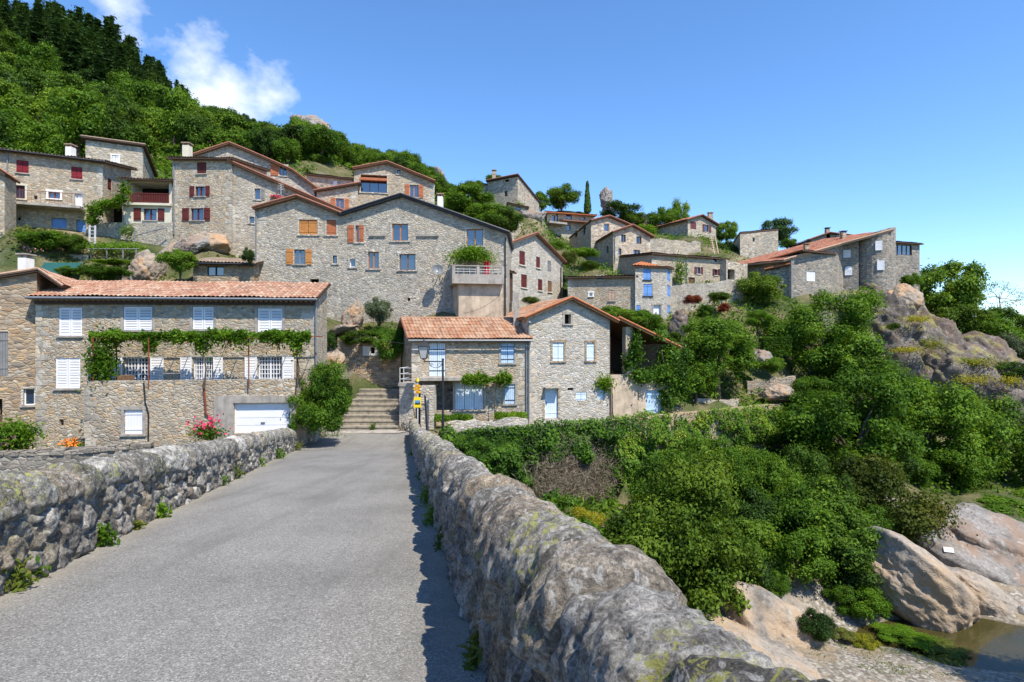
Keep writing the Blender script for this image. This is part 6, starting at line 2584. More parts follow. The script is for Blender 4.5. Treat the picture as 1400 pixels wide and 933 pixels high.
# ---- individual shrubs and trees: x, y, d, rx, ry
S = shrub
S('large_bush', 'big dark green bush between garage door and the stone steps', 'bush', 434, 552, 30.4, 46, 58, 'bush', 'near_a', trunk=False)
S('step_bush', 'dark shrub beside the upper steps at the niche wall', 'bush', 462, 540, 37.2, 17, 32, 'oak', 'mid_b', trunk=False)
S('step_bush', 'rough greenery filling the bank left of the stone steps', 'bush', 450, 580, 35.6, 14, 14, 'bush', 'mid_a', trunk=False)
S('olive_tree', 'small silvery olive tree against the largest grey wall', 'tree', 518, 428, 42.2, 20, 22, 'olive', 'mid_b')
S('wall_bush', 'yellowish bush overhanging the niche wall at the head of the steps', 'bush', 492, 464, 41.2, 28, 16, 'olive_bush', 'mid_a', trunk=False)
S('wall_bush', 'low shrub under the olive tree on the wall top', 'bush', 520, 456, 41.8, 18, 10, 'bush', 'mid_b', trunk=False)
S('wall_bush', 'dark bush in the gap beside the white-shuttered gable end', 'bush', 450, 470, 39.0, 11, 20, 'dark', 'mid_b')
S('fig_tree', 'wide glossy fig tree above the far ivy wall', 'tree', 982, 478, 47.0, 58, 50, 'bush', 'near_b')
S('laurel_bush', 'rounded bush joining barn vine and fig tree', 'bush', 952, 520, 45.0, 30, 30, 'bush', 'mid_a')
S('round_bush', 'dense olive-green ball of a bush below the cliff house wing', 'bush', 1040, 398, 61, 33, 27, 'olive_bush', 'mid_b')
S('small_tree', 'light green umbrella-shaped small tree above the clipped hedge', 'tree', 1038, 438, 53, 20, 17, 'bright', 'mid_a')
S('shrub', 'dark shrub on the slope under the clipped hedge', 'shrub', 1052, 500, 49, 22, 15, 'bush', 'mid_b')
S('red_shrub', 'red-leaved shrub against the grey retaining wall', 'shrub', 947, 409, 57, 12, 9, 'red', 'far_a')
S('red_shrub', 'copper-red shrub between green bushes right of the wall', 'shrub', 989, 421, 56, 10, 8, 'red', 'far_b')
S('garden_shrub', 'round clipped green shrub below the first red shrub', 'shrub', 963, 426, 55, 14, 11, 'bush', 'far_b')
S('garden_shrub', 'loose green shrub between the two red-leaved shrubs', 'shrub', 982, 405, 58, 16, 9, 'olive_bush', 'far_a')
S('garden_shrub', 'pale green shrub hugging the corner of the blue-shuttered house terrace', 'shrub', 920, 462, 49, 14, 10, 'olive_bush', 'far_b')
S('shade_tree', 'tall spreading tree covering the cliff foot below the grey house', 'tree', 1128, 462, 53, 72, 66, 'bush', 'near_a')
S('shade_tree', 'rounder tree crown pressed against the cliff rock', 'tree', 1172, 512, 52, 56, 54, 'oak', 'near_b')
S('shade_tree', 'dark tree crown sloping down under the cliff', 'tree', 1238, 568, 51, 62, 44, 'oak', 'near_a')
S('shade_tree', 'low dense tree behind the narrow garden steps', 'tree', 1105, 545, 47, 38, 34, 'bush', 'near_b')
S('bank_tree', 'broad bright crown in the middle of the ravine thicket', 'tree', 1165, 585, 42, 84, 82, 'bush', 'near_a')
S('bank_tree', 'broad dark crown at the right end of the ravine thicket', 'tree', 1275, 592, 46, 80, 84, 'bush', 'near_b')
S('bank_tree', 'shaded tree over the big grey river rock', 'tree', 1375, 612, 47, 72, 72, 'oak', 'near_a')
S('bank_tree', 'brown-tinged tree leaning over the orange river slab', 'tree', 1195, 700, 35, 76, 84, 'autumn', 'near_b')
S('bank_tree', 'narrow dark tree beside the brown-tinged one', 'tree', 1120, 690, 35, 52, 74, 'oak', 'near_a')
S('bank_tree', 'small upright tree in front of the yellowish ivy curtain', 'tree', 1050, 668, 35, 42, 58, 'bush', 'near_b')
S('bank_bush', 'large sunlit bush nearest the boulder parapet', 'bush', 935, 745, 27.5, 98, 118, 'olive_bush', 'near_a')
S('bank_bush', 'fresh green bush directly below the pale gabled house', 'bush', 915, 672, 32, 62, 62, 'bush', 'near_b')
S('bank_bush', 'mid green bush under the far ivy wall', 'bush', 985, 650, 36, 52, 56, 'bush', 'near_a')
S('bank_bush', 'dark low bush at the foot of the pale bank rock', 'bush', 1010, 790, 28, 40, 58, 'dark', 'near_b')
S('bank_bush', 'dark bush over the water behind the nettles', 'bush', 1150, 775, 31, 62, 46, 'dark', 'near_a')
S('bank_bush', 'shady bush in the cleft between the river slabs', 'bush', 1245, 745, 36, 28, 28, 'oak', 'near_b')
S('yellow_shrub', 'yellow-flecked shrub low on the dry patch by the parapet', 'shrub', 800, 712, 30.5, 26, 22, 'yellow', 'mid_a')
S('bank_shrub', 'small shrub at the parapet end of the ivy wall', 'shrub', 640, 618, 31.5, 30, 26, 'ivy', 'mid_b')
S('nettle_patch', 'bright nettle clump at the edge of the water', 'plant', 1180, 826, 28.4, 34, 26, 'bright', 'mid_a', trunk=False)
S('bank_shrub', 'small white-budded shrub on the gravel bar', 'shrub', 1117, 858, 25.6, 26, 24, 'dark', 'mid_b')
S('yellow_flowers', 'yellow-flowered clump on the gravel bar', 'plant', 1183, 880, 26, 20, 13, 'yellow', 'mid_a', trunk=False)
S('gravel_tuft', 'small grassy tuft in the gravel behind the yellow flowers', 'plant', 1150, 868, 26.4, 17, 9, 'grass', 'mid_b', trunk=False)
S('gravel_tuft', 'long grassy mat at the edge of the river pool', 'plant', 1285, 888, 25.6, 36, 6, 'grass', 'mid_a', trunk=False)
S('gravel_tuft', 'low green mat between nettles and pool', 'plant', 1232, 868, 26.6, 34, 6, 'bright', 'mid_b', trunk=False)
rb_ = random.Random(91)
spots, tr = [], 0
while len(spots) < 44 and tr < 4000:
    tr += 1
    x = rb_.uniform(690, 1335)
    d = rb_.uniform(26, 47)
    X = (x - 700) / FPX * d
    g = gz(X, d)
    if g < 1.1 or g > 5.2:
        continue
    if (x > 1185 and d < 43) or (1010 < x < 1150 and d < 29) or (690 < x < 862 and d > 27.5) or (x < 760 and d < 31):
        continue
    if x < 930 and d > 32.5:
        continue
    if any((X - a) ** 2 + (d - b) ** 2 < 2.1 ** 2 for a, b in spots):
        continue
    spots.append((X, d))
    rr = rb_.uniform(1.5, 2.5)
    c = V3(X, d, g + rr * .55)
    pxr = rr / d * FPX
    S('thicket_bush', 'bush filling the ravine thicket below the ivy wall', 'bush', x, 466 + (CZ - c[2]) / d * FPX, d, pxr, pxr * rb_.uniform(.8, 1.05), rb_.choice(['bush', 'oak', 'bush', 'olive_bush', 'dark']), rb_.choice(['mid_a', 'mid_b']), group='bushes filling the ravine thicket')
for x, y, d, rx, ry, lf, lab in ((1340, 692, 41, 62, 16, 'bush', 'low growth on the crest of the grey river rock'), (1400, 690, 42.5, 60, 20, 'oak', 'low growth behind the rock shelf at the picture edge'), (1255, 760, 34.5, 24, 22, 'dark', 'dark shrub in the cleft beside the orange slab'), (1300, 800, 33, 20, 12, 'bush', 'ferny shrub between the two pale slabs'),
        (1232, 705, 37, 34, 26, 'bush', 'shrub at the foot of the brown-tinged tree'), (1060, 800, 27.5, 22, 20, 'bush', 'shrub on the brink of the pale bank rock'), (1145, 812, 29, 22, 16, 'bush', 'shrub over the nettle clump'), (1215, 780, 32, 16, 20, 'oak', 'shaded shrub left of the orange slab'), (1275, 845, 29.2, 10, 8, 'grass', 'grass tuft on the orange slab')):
    S('bank_shrub', lab, 'shrub', x, y, d, rx, ry, lf, 'mid_a', trunk=False)
_b = V3(25.6, 17.2, gz(25.6, 17.2))
root = thing('riverside_alder', 'tall alder on the near bank outside the picture, shading the pool', 'tree', _b)
me, cen = crown_for('near_a', 'oak')
o = bpy.data.objects.new('crown', me)
link(o, root)
o.location = (0, 0, 9.2)
o.scale = (3.4, 3.4, 3.6)
link(bpy.data.objects.new('trunk', limb_mesh('trunk', (0, 0, 0), cen * 3 + (0, 0, 9.2), .22, M['bark'], 4, 9)), root)
# cliff side
S('cliff_tree', 'dense round tree behind the glazed-top annex', 'tree', 1296, 398, 74, 50, 50, 'oak', 'mid_a')
S('cliff_tree', 'spreading crown between the round tree and the sparse pine', 'tree', 1345, 462, 70, 42, 36, 'bush', 'mid_b')
S('cliff_tree', 'olive-toned bush crown on the cliff shoulder', 'tree', 1316, 440, 70, 34, 30, 'olive_bush', 'mid_b')
S('cliff_tree', 'tree dropping down the skyline at the right edge', 'tree', 1372, 445, 76, 36, 30, 'oak', 'mid_a')
S('cliff_tree', 'bushy tree at the edge under the sparse pine', 'tree', 1400, 475, 72, 40, 34, 'bush', 'mid_b')
S('cliff_shrub', 'low green scrub on the upper cliff slope', 'shrub', 1318, 498, 60, 18, 12, 'oak', 'mid_b', trunk=False)
S('cliff_shrub', 'dark scrub where the cliff slope meets the picture edge', 'shrub', 1385, 506, 59, 26, 14, 'dark', 'mid_a', trunk=False)
S('cliff_shrub', 'tuft of scrub in a crack of the cliff dome', 'shrub', 1222, 446, 61.0, 9, 7, 'olive_bush', 'far_a', trunk=False)
S('cliff_shrub', 'pale-flowered shrub on the rocks at the right edge', 'shrub', 1382, 472, 66, 16, 22, 'olive', 'mid_a')
S('cliff_shrub', 'shrub clinging to the wall foot of the annex', 'shrub', 1246, 386, 67, 15, 13, 'bush', 'mid_b', trunk=False)
S('cliff_shrub', 'green ledge plants at the foot of the rounded wall', 'shrub', 1180, 412, 62, 22, 9, 'olive_bush', 'far_b')
for x, y, d, rx, ry in ((1258, 435, 63, 12, 3.5), (1246, 448, 62.5, 10, 3), (1270, 470, 62, 12, 6), (1240, 480, 61, 11, 3), (1345, 494, 60, 16, 5), (1335, 520, 59, 18, 6), (1378, 522, 60, 14, 5), (1312, 502, 60, 8, 5)):
    pass
# skyline and village trees
S('skyline_tree', 'rounded tree on the skyline left of the cypress', 'tree', 768, 272, 100, 27, 20, 'oak', 'mid_b')
S('skyline_tree', 'wispy tree at the back of the skyline house', 'tree', 676, 244, 92, 12, 8, 'oak', 'far_a')
S('skyline_tree', 'tree filling the dip beside the skyline house', 'tree', 740, 276, 96, 14, 16, 'bush', 'far_b')
S('skyline_tree', 'dark tree beside the leaning rock stack', 'tree', 850, 291, 92, 27, 19, 'dark', 'mid_a')
S('skyline_tree', 'pale green tree right of the tiny roof', 'tree', 910, 306, 90, 24, 24, 'bush', 'mid_b')
S('skyline_tree', 'taller feathery tree by the tiny roof', 'tree', 930, 298, 91, 15, 24, 'oak', 'far_c')
S('skyline_tree', 'dark tree between the maroon-shuttered house and the ruin', 'tree', 993, 318, 88, 18, 20, 'oak', 'mid_a')
S('skyline_tree', 'bush mass at the foot of the square ruin', 'tree', 994, 345, 80, 14, 18, 'dark', 'far_b')
S('skyline_tree', 'light green bush on the terrace above the stacked gables', 'tree', 880, 315, 88, 18, 12, 'bright', 'far_a')
S('skyline_tree', 'low bush above the high terrace wall', 'tree', 868, 300, 90, 16, 10, 'olive_bush', 'far_c')
S('dark_fir', 'dark spreading fir behind the square ruin', 'tree', 1062, 318, 92, 25, 22, 'pine', 'mid_a')
S('skyline_tree', 'light bush right of the square ruin', 'tree', 1078, 332, 88, 12, 9, 'bush', 'far_a')
for x, y, d, rx, ry, lf, lab in (
        (640, 276, 72, 36, 26, 'bush', 'big leafy clump left of the skyline house'), (664, 300, 67, 38, 24, 'bush', 'leafy clump above the largest roof'), (690, 302, 65, 26, 22, 'oak', 'darker clump above the right end of the largest roof'), (618, 266, 82, 18, 16, 'oak', 'clump under the skyline rock left of the knoll'), (647, 255, 80, 16, 12, 'olive_bush', 'small clump on the skyline left of the annex'),
        (800, 345, 66, 18, 10, 'bright', 'leafy shrub under the blind gable side wall'), (806, 362, 60, 14, 8, 'olive_bush', 'clipped round shrub in the gap above the low broad house'), (778, 352, 62, 13, 14, 'autumn', 'reddish shrub beside the brick red shutters house'), (760, 336, 68, 14, 10, 'bush', 'green shrub on the crumbling terrace'), (725, 410, 47, 13, 7, 'grass', 'low tufts above the front gable roof')):
    S('village_shrub', lab, 'shrub', x, y, d, rx, ry, lf, 'mid_a' if rx > 25 else 'far_a')
for x, y, d, rx, ry, lf, lab in (
        (70, 332, 44.2, 34, 18, 'bush', 'broad garden bush under the shaded gallery'), (104, 335, 44.5, 16, 16, 'olive_bush', 'olive-toned garden bush next to the white ladder'), (40, 328, 44.6, 20, 14, 'bush', 'flowering garden bush at the left below the gallery'), (4, 330, 44, 12, 12, 'dark', 'dark bush at the picture edge below the gallery'),
        (135, 374, 39.5, 36, 13, 'bush', 'spreading bush between shade sail and tiled ridge'), (90, 372, 38.8, 14, 9, 'bush', 'low bush beside the shade sail'), (246, 360, 41.2, 26, 20, 'bush', 'bright bush growing out of the ochre rock'), (165, 360, 43.5, 30, 5, 'bright', 'low grassy strip under the garden pergola'), (339, 352, 41.6, 9, 14, 'dark', 'ivy tuft on the corner of the stone shed')):
    S('garden_bush', lab, 'bush', x, y, d, rx, ry, lf, 'mid_b')

# clipped hedge
r = np.random.default_rng(77)
c0, c1 = P(1042, 486, 51), P(1080, 461, 51)
n = 5200
q = np.stack([r.uniform(c0[0], c1[0], n), r.uniform(50.6, 52.2, n), r.uniform(c0[2], c1[2], n)], 1)
ax_k = r.integers(0, 3, n)
q[ax_k == 0, 2] = c1[2] - r.random((ax_k == 0).sum()) ** 2 * .15
q[ax_k == 1, 1] = 50.6 + r.random((ax_k == 1).sum()) ** 2 * .15
sprays('clipped_hedge', 'box-shaped clipped hedge on the garden slope', 'hedge', q, .16, 'bush', 78)

# ---- flowers by the houses
r = np.random.default_rng(31)
q = P(18, 597, 27.2) + r.normal(size=(2600, 3)) * np.array([.42, .35, .33])
fl = P(6, 605, 26.8) + r.normal(size=(60, 3)) * np.array([.3, .1, .16])
sprays('hydrangea', 'leafy hydrangea with pinkish heads above the low wall', 'flowering bush', q, .17, 'bright', 32, petals=(fl, 'petal_pink', .16))
fl = P(98, 605, 27.9) + r.normal(size=(90, 3)) * np.array([.26, .1, .12])
q = P(98, 608, 28.0) + r.normal(size=(250, 3)) * np.array([.28, .1, .12])
sprays('orange_flowers', 'orange flowers beside the small iron gate', 'flowers', q, .1, 'bush', 33, petals=(fl, 'petal_orange', .12))
q = P(283, 592, 28.1) + r.normal(size=(900, 3)) * np.array([.38, .18, .2])
fl = P(280, 582, 28.0) + r.normal(size=(120, 3)) * np.array([.45, .16, .2])
sprays('rose_bush', 'crimson roses behind the parapet near the garage', 'flowering bush', q, .12, 'bush', 34, petals=(fl, 'petal_red', .12), stems=[([P(284, 608, 28.1), P(283, 588, 28.1)], .02)])
fl = P(378, 268.5, 48.9) + r.normal(size=(70, 3)) * np.array([.32, .06, .09])
q = P(378, 269.5, 48.9) + r.normal(size=(80, 3)) * np.array([.32, .06, .09])
sprays('window_flowers', 'red geraniums in the window box of the grey wing', 'flowers', q, .12, 'bush', 35, petals=(fl, 'petal_red', .13))
q = P(35, 342, 43.2) + r.normal(size=(500, 3)) * np.array([.5, .15, .1])
fl = P(35, 341, 43.1) + r.normal(size=(120, 3)) * np.array([.5, .1, .09])
sprays('rockery_flowers', 'mauve flowers trailing on the terrace wall', 'flowers', q, .12, 'bush', 36, petals=(fl, 'petal_pink', .12))

# ---- weeds at the foot of the parapets


def road_pt(x, y):
    lo, hi = 2.0, 34.0
    for _ in range(50):
        m = (lo + hi) / 2
        v = 466 + (CZ - float(road_z(m))) / m * FPX
        lo, hi = (m, hi) if v > y else (lo, m)
    return V3((x - 700) / FPX * m, m, float(road_z(m)))


WEED = ['broad-leaved weed', 'grassy weed', 'creeping weed', 'dandelion-like weed']
wl = [(11, 806, .13, 'tall'), (34, 792, .11, 'forked'), (138, 746, .13, 'bushy'), (183, 724, .07, 'tiny'), (216, 708, .13, 'full round'), (300, 664, .12, 'low'), (318, 654, .18, 'larger'), (352, 638, .17, 'yellowing'), (378, 627, .22, 'spreading'), (404, 616, .25, 'long trailing')]
for i, (x, y, s, a) in enumerate(wl):
    c = road_pt(x, y)
    n = int(130 + 900 * s)
    q = c + r.normal(size=(n, 3)) * np.array([s * .75, s * .5, s * .55]) + (0, 0, s * .8)
    q[:, 2] = np.maximum(q[:, 2], c[2] + .02)
    order = ['first', 'second', 'third', 'fourth', 'fifth', 'sixth', 'seventh', 'eighth', 'ninth', 'tenth'][i]
    sprays('weed', a + ' green weed, ' + order + ' along the cobble parapet from the near end', 'weed', q, .07 + s * .12, 'bright' if i % 3 else 'grass', 200 + i, group='weeds at the foot of the cobble parapet', asp=.4)
for i, (x, y, s, a) in enumerate(((652, 900, .10, 'sparse dry'), (606, 746, .13, 'thin'), (594, 714, .2, 'thick green'), (586, 686, .22, 'dense'), (578, 655, .18, 'leafy'), (564, 622, .16, 'small'))):
    c = road_pt(x, y)
    n = int(120 + 800 * s)
    q = c + r.normal(size=(n, 3)) * np.array([s * .35, s * 1.1, s * .4]) + (0, 0, s * .5)
    q[:, 2] = np.maximum(q[:, 2], c[2] + .02)
    order = ['first', 'second', 'third', 'fourth', 'fifth', 'last'][i]
    sprays('weed', a + ' weed in the shadow of the boulder parapet, ' + order + ' from the near end', 'weed', q, .10, 'grass' if i < 2 else 'bush', 230 + i, group='weeds in the shade of the boulder parapet', asp=.25)
q = P(552, 585, 35.7) + r.normal(size=(260, 3)) * np.array([.22, .12, .1])
sprays('dry_weed', 'brownish weed at the end of the road by the landing', 'weed', q, .12, 'dry', 260, asp=.3)
q = P(510, 583, 36.0) + r.normal(size=(160, 3)) * np.array([.09, .06, .12])
sprays('weed', 'single green weed on the lowest stone step', 'weed', q, .12, 'bright', 261, asp=.35)
q = P(440, 598, 33.9) + r.normal(size=(900, 3)) * np.array([.8, .25, .1])
sprays('weed', 'ragged grass edge at the foot of the big dark bush', 'weed', q, .14, 'grass', 262, asp=.3)

# ---- cypress
b = P(803, 293, 100)
root = thing('cypress', 'slender dark cypress standing alone on the skyline', 'tree', b)
r = np.random.default_rng(55)
n = 5200
h = r.random(n)
a = r.uniform(0, 6.283, n)
rad = .62 * np.sqrt(np.clip(1 - h, 0, 1)) * sstep(0, .12, h + .05) * (1 + .25 * vnoise(np.stack([a * 1.2, h * 9, h * 0], 1), 4)) * r.uniform(.6, 1.05, n)
H_ = (293 - 249) / FPX * 100
q = np.stack([np.cos(a) * rad, np.sin(a) * rad, h * H_ + .2], 1)
v, qq = leaves(q, np.stack([np.cos(a), np.sin(a), a * 0 + .4], 1) + r.normal(size=(n, 3)) * .4, .3, r, .35)
link(bpy.data.objects.new('crown', np_mesh('crown', v, quads=qq, mats=[LEAF['dark']])), root)
mb = MB()
mb.tube([b - (0, 0, .6), b + (0, 0, H_ * .8)], .12, 6, 0, .03)
mb.build('trunk', M['bark'], root)


# ---- conifers of the ridge
def conifer_mesh(seed, n=9000, slim=.24, whorls=17, bare=.18):
    r = np.random.default_rng(seed)
    tiers = bare + (1 - bare) * (np.arange(whorls) + .5) / whorls
    P_, N_, st = [], [], []
    for k, tz in enumerate(tiers):
        R = slim * (1 - tz) ** .75 * r.uniform(.75, 1.15) + .012
        nb = 6 if tz < .8 else 4
        for b in range(nb):
            a = r.uniform(0, 6.283)
            L = R * r.uniform(.65, 1.15)
            m = int(n / (whorls * nb) * (.35 + 1.4 * (1 - tz)))
            t = r.random(m) ** .7
            side = r.normal(size=m) * .028 * (1.2 - t) * 1.7
            x = np.cos(a) * L * t - np.sin(a) * side
            y = np.sin(a) * L * t + np.cos(a) * side
            z = tz - L * .34 * t ** 1.4 + .05 * L + r.normal(size=m) * .008
            P_.append(np.stack([x, y, z], 1))
            N_.append(np.stack([np.cos(a) * .25 + r.normal(size=m) * .4, np.sin(a) * .25 + r.normal(size=m) * .4, .9 + 0 * x], 1))
            st.append(([(0, 0, tz), (math.cos(a) * L * .5, math.sin(a) * L * .5, tz - L * .08), (math.cos(a) * L * .95, math.sin(a) * L * .95, tz - L * .3)], .004))
    p, nn = np.concatenate(P_), np.concatenate(N_)
    v, q = leaves(p, nn, .040, r, .42, .05)
    mb = MB()
    mb.tube([(0, 0, -.05), (0, 0, .5), (0, 0, .99)], .016, 6, 0, .003)
    for s_, rr in st:
        mb.tube(s_, rr, 3, 0, rr * .4)
    tm = bpy.data.meshes.new('trunk')
    tm.from_pydata([tuple(p) for p in mb.v], [], mb.f)
    tm.materials.append(M['bark'])
    return np_mesh('crown', v, quads=q, mats=[LEAF['pine']]), tm


CON = [conifer_mesh(s, slim=w, bare=b) for s, w, b in ((1, .27, .2), (2, .23, .12), (3, .32, .3), (4, .25, .4))]


def plant_copy(name, label, cat, group, X, Y, meshes, scale, zoff=0.0, zs=1.0, rz=None):
    g = gz(X, Y) - zoff
    root = thing(name, label, cat, (X, Y, g), group)
    for nm, me in meshes:
        o = bpy.data.objects.new(nm, me)
        link(o, root)
    root.scale = (scale, scale, scale * zs)
    root.rotation_euler = (0, 0, random.uniform(0, 6.28) if rz is None else rz)
    return root


FIRLINE_X = [-120, 0, 60, 120, 150, 165, 180, 205, 225, 240, 255, 268]
FIRLINE_Y = [-40, -14, -14, 2, 16, 28, 40, 48, 72, 98, 116, 138]
rf = random.Random(8)
firs = []
tr = 0
while len(firs) < 95 and tr < 5000:
    tr += 1
    x = rf.uniform(-70, 266)
    d = rf.uniform(112, 178) if x > 20 else rf.uniform(138, 178)
    X = (x - 700) / FPX * d
    if any((X - a) ** 2 + (d - b) ** 2 < 16 for a, b in firs):
        continue
    g = gz(X, d)
    top = np.interp(x, FIRLINE_X, FIRLINE_Y) + rf.uniform(0, 34) + max(0, (140 - d)) * 1.9
    H_ = CZ + (466 - top) / FPX * d - g
    if H_ < 7 or H_ > 26:
        continue
    firs.append((X, d))
    i = len(firs)
    plant_copy('fir_tree', 'tall dark fir of the ridge plantation above the broadleaf slope', 'tree', 'dark firs along the ridge', X, d, (('crown', CON[i % 4][0]), ('trunk', CON[i % 4][1])), H_, .2)

# ---- broadleaf wood on the slope
WOODV = []
for key, leaf in (('far_a', 'oak'), ('far_b', 'oak'), ('far_c', 'oak'), ('far_a', 'bush'), ('far_b', 'dark'), ('far_c', 'bush'), ('far_b', 'olive_bush')):
    me, cen = crown_for(key, leaf)
    m2 = me.copy()
    m2.name = 'crown'
    co = np.zeros(len(m2.vertices) * 3, np.float32)
    m2.vertices.foreach_get('co', co)
    co = co.reshape(-1, 3) + np.array([0, 0, 1.35], np.float32)
    m2.vertices.foreach_set('co', co.ravel())
    m2.update()
    WOODV.append((m2, limb_mesh('trunk', (0, 0, 0), cen * .8 + (0, 0, 1.35), .06, M['bark'], 3, 8)))
rw = random.Random(5)
SKY_X = [-140, 0, 120, 200, 255, 285, 320, 345, 365, 385, 405, 440, 470, 510, 560, 590, 605, 628]
SKY_Y = [-60, -10, 20, 60, 142, 146, 148, 156, 163, 172, 162, 168, 188, 203, 210, 224, 246, 258]
placed = []
dmax_x = [-140, 0, 120, 250, 300, 360, 410, 460, 520, 580, 630]
dmax_d = [165, 150, 150, 146, 150, 136, 120, 122, 124, 122, 108]
dmin_x = [-140, 55, 90, 216, 230, 400, 434, 480, 600, 640]
dmin_d = [60, 61, 75, 75, 70, 73, 74, 76, 74, 84]
ROCKY = [(395, 121, 6.0), (425, 120, 6.0), (378, 112, 5.0), (455, 118, 4.0)]
tries = 0
while tries < 14000 and len(placed) < 250:
    tries += 1
    x = rw.uniform(-120, 628)
    d0, d1 = np.interp(x, dmin_x, dmin_d), np.interp(x, dmax_x, dmax_d)
    if d1 <= d0 + 2:
        continue
    d = d0 + (d1 - d0) * rw.random() ** .9
    if 20 < x < 262 and d > 118:
        continue
    X = (x - 700) / FPX * d
    if any(abs(x - rx_) / FPX * d < rr and abs(d - rd) < 6 for rx_, rd, rr in ROCKY):
        continue
    need = 6.0 if x < 260 else (4.6 if x < 360 else 3.2)
    if any((X - a) ** 2 + (d - b) ** 2 < need * need for a, b in placed):
        continue
    placed.append((X, d))
    s = rw.uniform(2.7, 4.3) if x < 330 else rw.uniform(1.5, 2.7)
    zsc = rw.uniform(.9, 1.25)
    sky_y = np.interp(x, SKY_X, SKY_Y) + rw.uniform(-3, 8)
    room = CZ + (466 - sky_y) / FPX * d - gz(X, d)
    s = min(s, (room + .4) / (2.3 * zsc))
    if s < .55:
        placed.pop()
        continue
    k = rw.choice([0, 1, 2, 0, 1, 3, 4, 5, 6])
    if x < 120:
        lab, grp = 'broadleaf tree in the wood above the crimson-shuttered house', 'trees above the crimson-shuttered house'
    elif x < 270:
        lab, grp = 'broadleaf tree on the slope under the firs', 'trees under the firs'
    elif x < 420:
        lab, grp = 'broadleaf tree on the slope behind the tower house', 'trees behind the tower house'
    else:
        lab, grp = 'small tree on the rocky knoll above the arched-window house', 'trees on the rocky knoll'
    plant_copy('broadleaf_tree', lab, 'tree', grp, X, d, (('crown', WOODV[k][0]), ('trunk', WOODV[k][1])), s, .4, zsc)

for i in range(26):
    x = rw.uniform(350, 450)
    d = rw.uniform(74, 108)
    X = (x - 700) / FPX * d
    s_ = rw.uniform(.8, 1.6)
    plant_copy('knoll_shrub', 'low shrub on the rough slope behind the broad gable', 'shrub', 'shrubs behind the broad gable', X, d, (('crown', WOODV[rw.choice([0, 3, 5, 6])][0]),), s_, .35 * s_ * 1.6, .75)

# undergrowth on the hillside and bank
r = np.random.default_rng(66)
n = 90000
xx = r.uniform(-150, 660, n)
lo, hi = np.interp(xx, dmin_x, dmin_d) - 6, np.interp(xx, dmax_x, dmax_d) + 12
dd = lo + (hi - lo) * r.random(n)
X = (xx - 700) / FPX * dd
p = np.stack([X, dd, gz(X, dd) + r.random(n) ** 2 * 1.1 - .1], 1)
keep = fbm(p * .12, 3, 8) > -.5
sprays('undergrowth', 'undergrowth between the hillside trees', None, p[keep], .55, 'bush', 67, kind='stuff', base=(0, 0, 0))
n = 120000
xx = r.uniform(600, 1460, n)
dd = r.uniform(27, 100, n)
X = (xx - 700) / FPX * dd
g = gz(X, dd)
p = np.stack([X, dd, g + r.random(n) ** 2 * .55 - .05], 1)
keep = (g > 1.3) & (fbm(p * .25, 3, 9) > -.35) & ~((g > 7.9) & (g < 9.1) & (dd < 46) & (X < 20)) & ~((xx > 1190) & (dd > 54)) & ~((xx > 1185) & (dd < 42))
sprays('undergrowth', 'undergrowth of the ravine bank and terraces', None, p[keep], .3, 'bush', 68, kind='stuff', base=(0, 0, 0))
n = 9000
xx = r.uniform(-60, 560, n)
dd = r.uniform(38, 47, n)
X = (xx - 700) / FPX * dd
g = gz(X, dd)
p = np.stack([X, dd, g + r.random(n) ** 2 * .35 - .05], 1)
keep = (fbm(p * .3, 3, 10) > .0) & (g > 11)
sprays('grass', 'garden grass behind the white-shuttered house', None, p[keep], .26, 'grass', 69, kind='stuff', base=(0, 0, 0))
n = 3000
xx = r.uniform(1090, 1340, n)
dd = r.uniform(23.2, 27, n)
X = (xx - 700) / FPX * dd
g = gz(X, dd)
p = np.stack([X, dd, g + r.random(n) * .12], 1)
keep = (fbm(p * .9, 3, 12) > .25) & (g > .05)
sprays('grass', 'sparse grass on the gravel bar', None, p[keep], .14, 'grass', 70, kind='stuff', base=(0, 0, 0), asp=.2)

# sparse pine at the right edge
b = P(1366, 470, 80)
root = thing('sparse_pine', 'thin crooked pine with bare branches at the right edge of the sky', 'tree', b)
t0 = P(1366, 400, 80)
mb = MB()
mb.tube([b - (0, 0, 1), (b + t0) / 2 + (.3, 0, 0), t0], .16, 6, 0, .04)
ends = []
for (ex, ey) in ((1352, 396), (1360, 388), (1374, 392), (1386, 398), (1398, 404), (1344, 408), (1390, 412), (1356, 420), (1378, 420), (1410, 410)):
    e = P(ex, ey, 80 + random.uniform(-1, 1))
    s_ = b + (t0 - b) * random.uniform(.5, .95)
    mb.tube([s_, (s_ + e) / 2 + (0, 0, .2), e], .06, 4, 0, .015)
    ends.append(e)
mb.build('trunk', M['bark_grey'], root)
pts = np.concatenate([e + np.random.default_rng(i).normal(size=(110, 3)) * .38 for i, e in enumerate(ends)])
r = np.random.default_rng(9)
v, q = leaves(pts - b, r.normal(size=pts.shape) + (0, 0, .5), .26, r, .3)
link(bpy.data.objects.new('crown', np_mesh('crown', v, quads=q, mats=[LEAF['olive_bush']])), root)


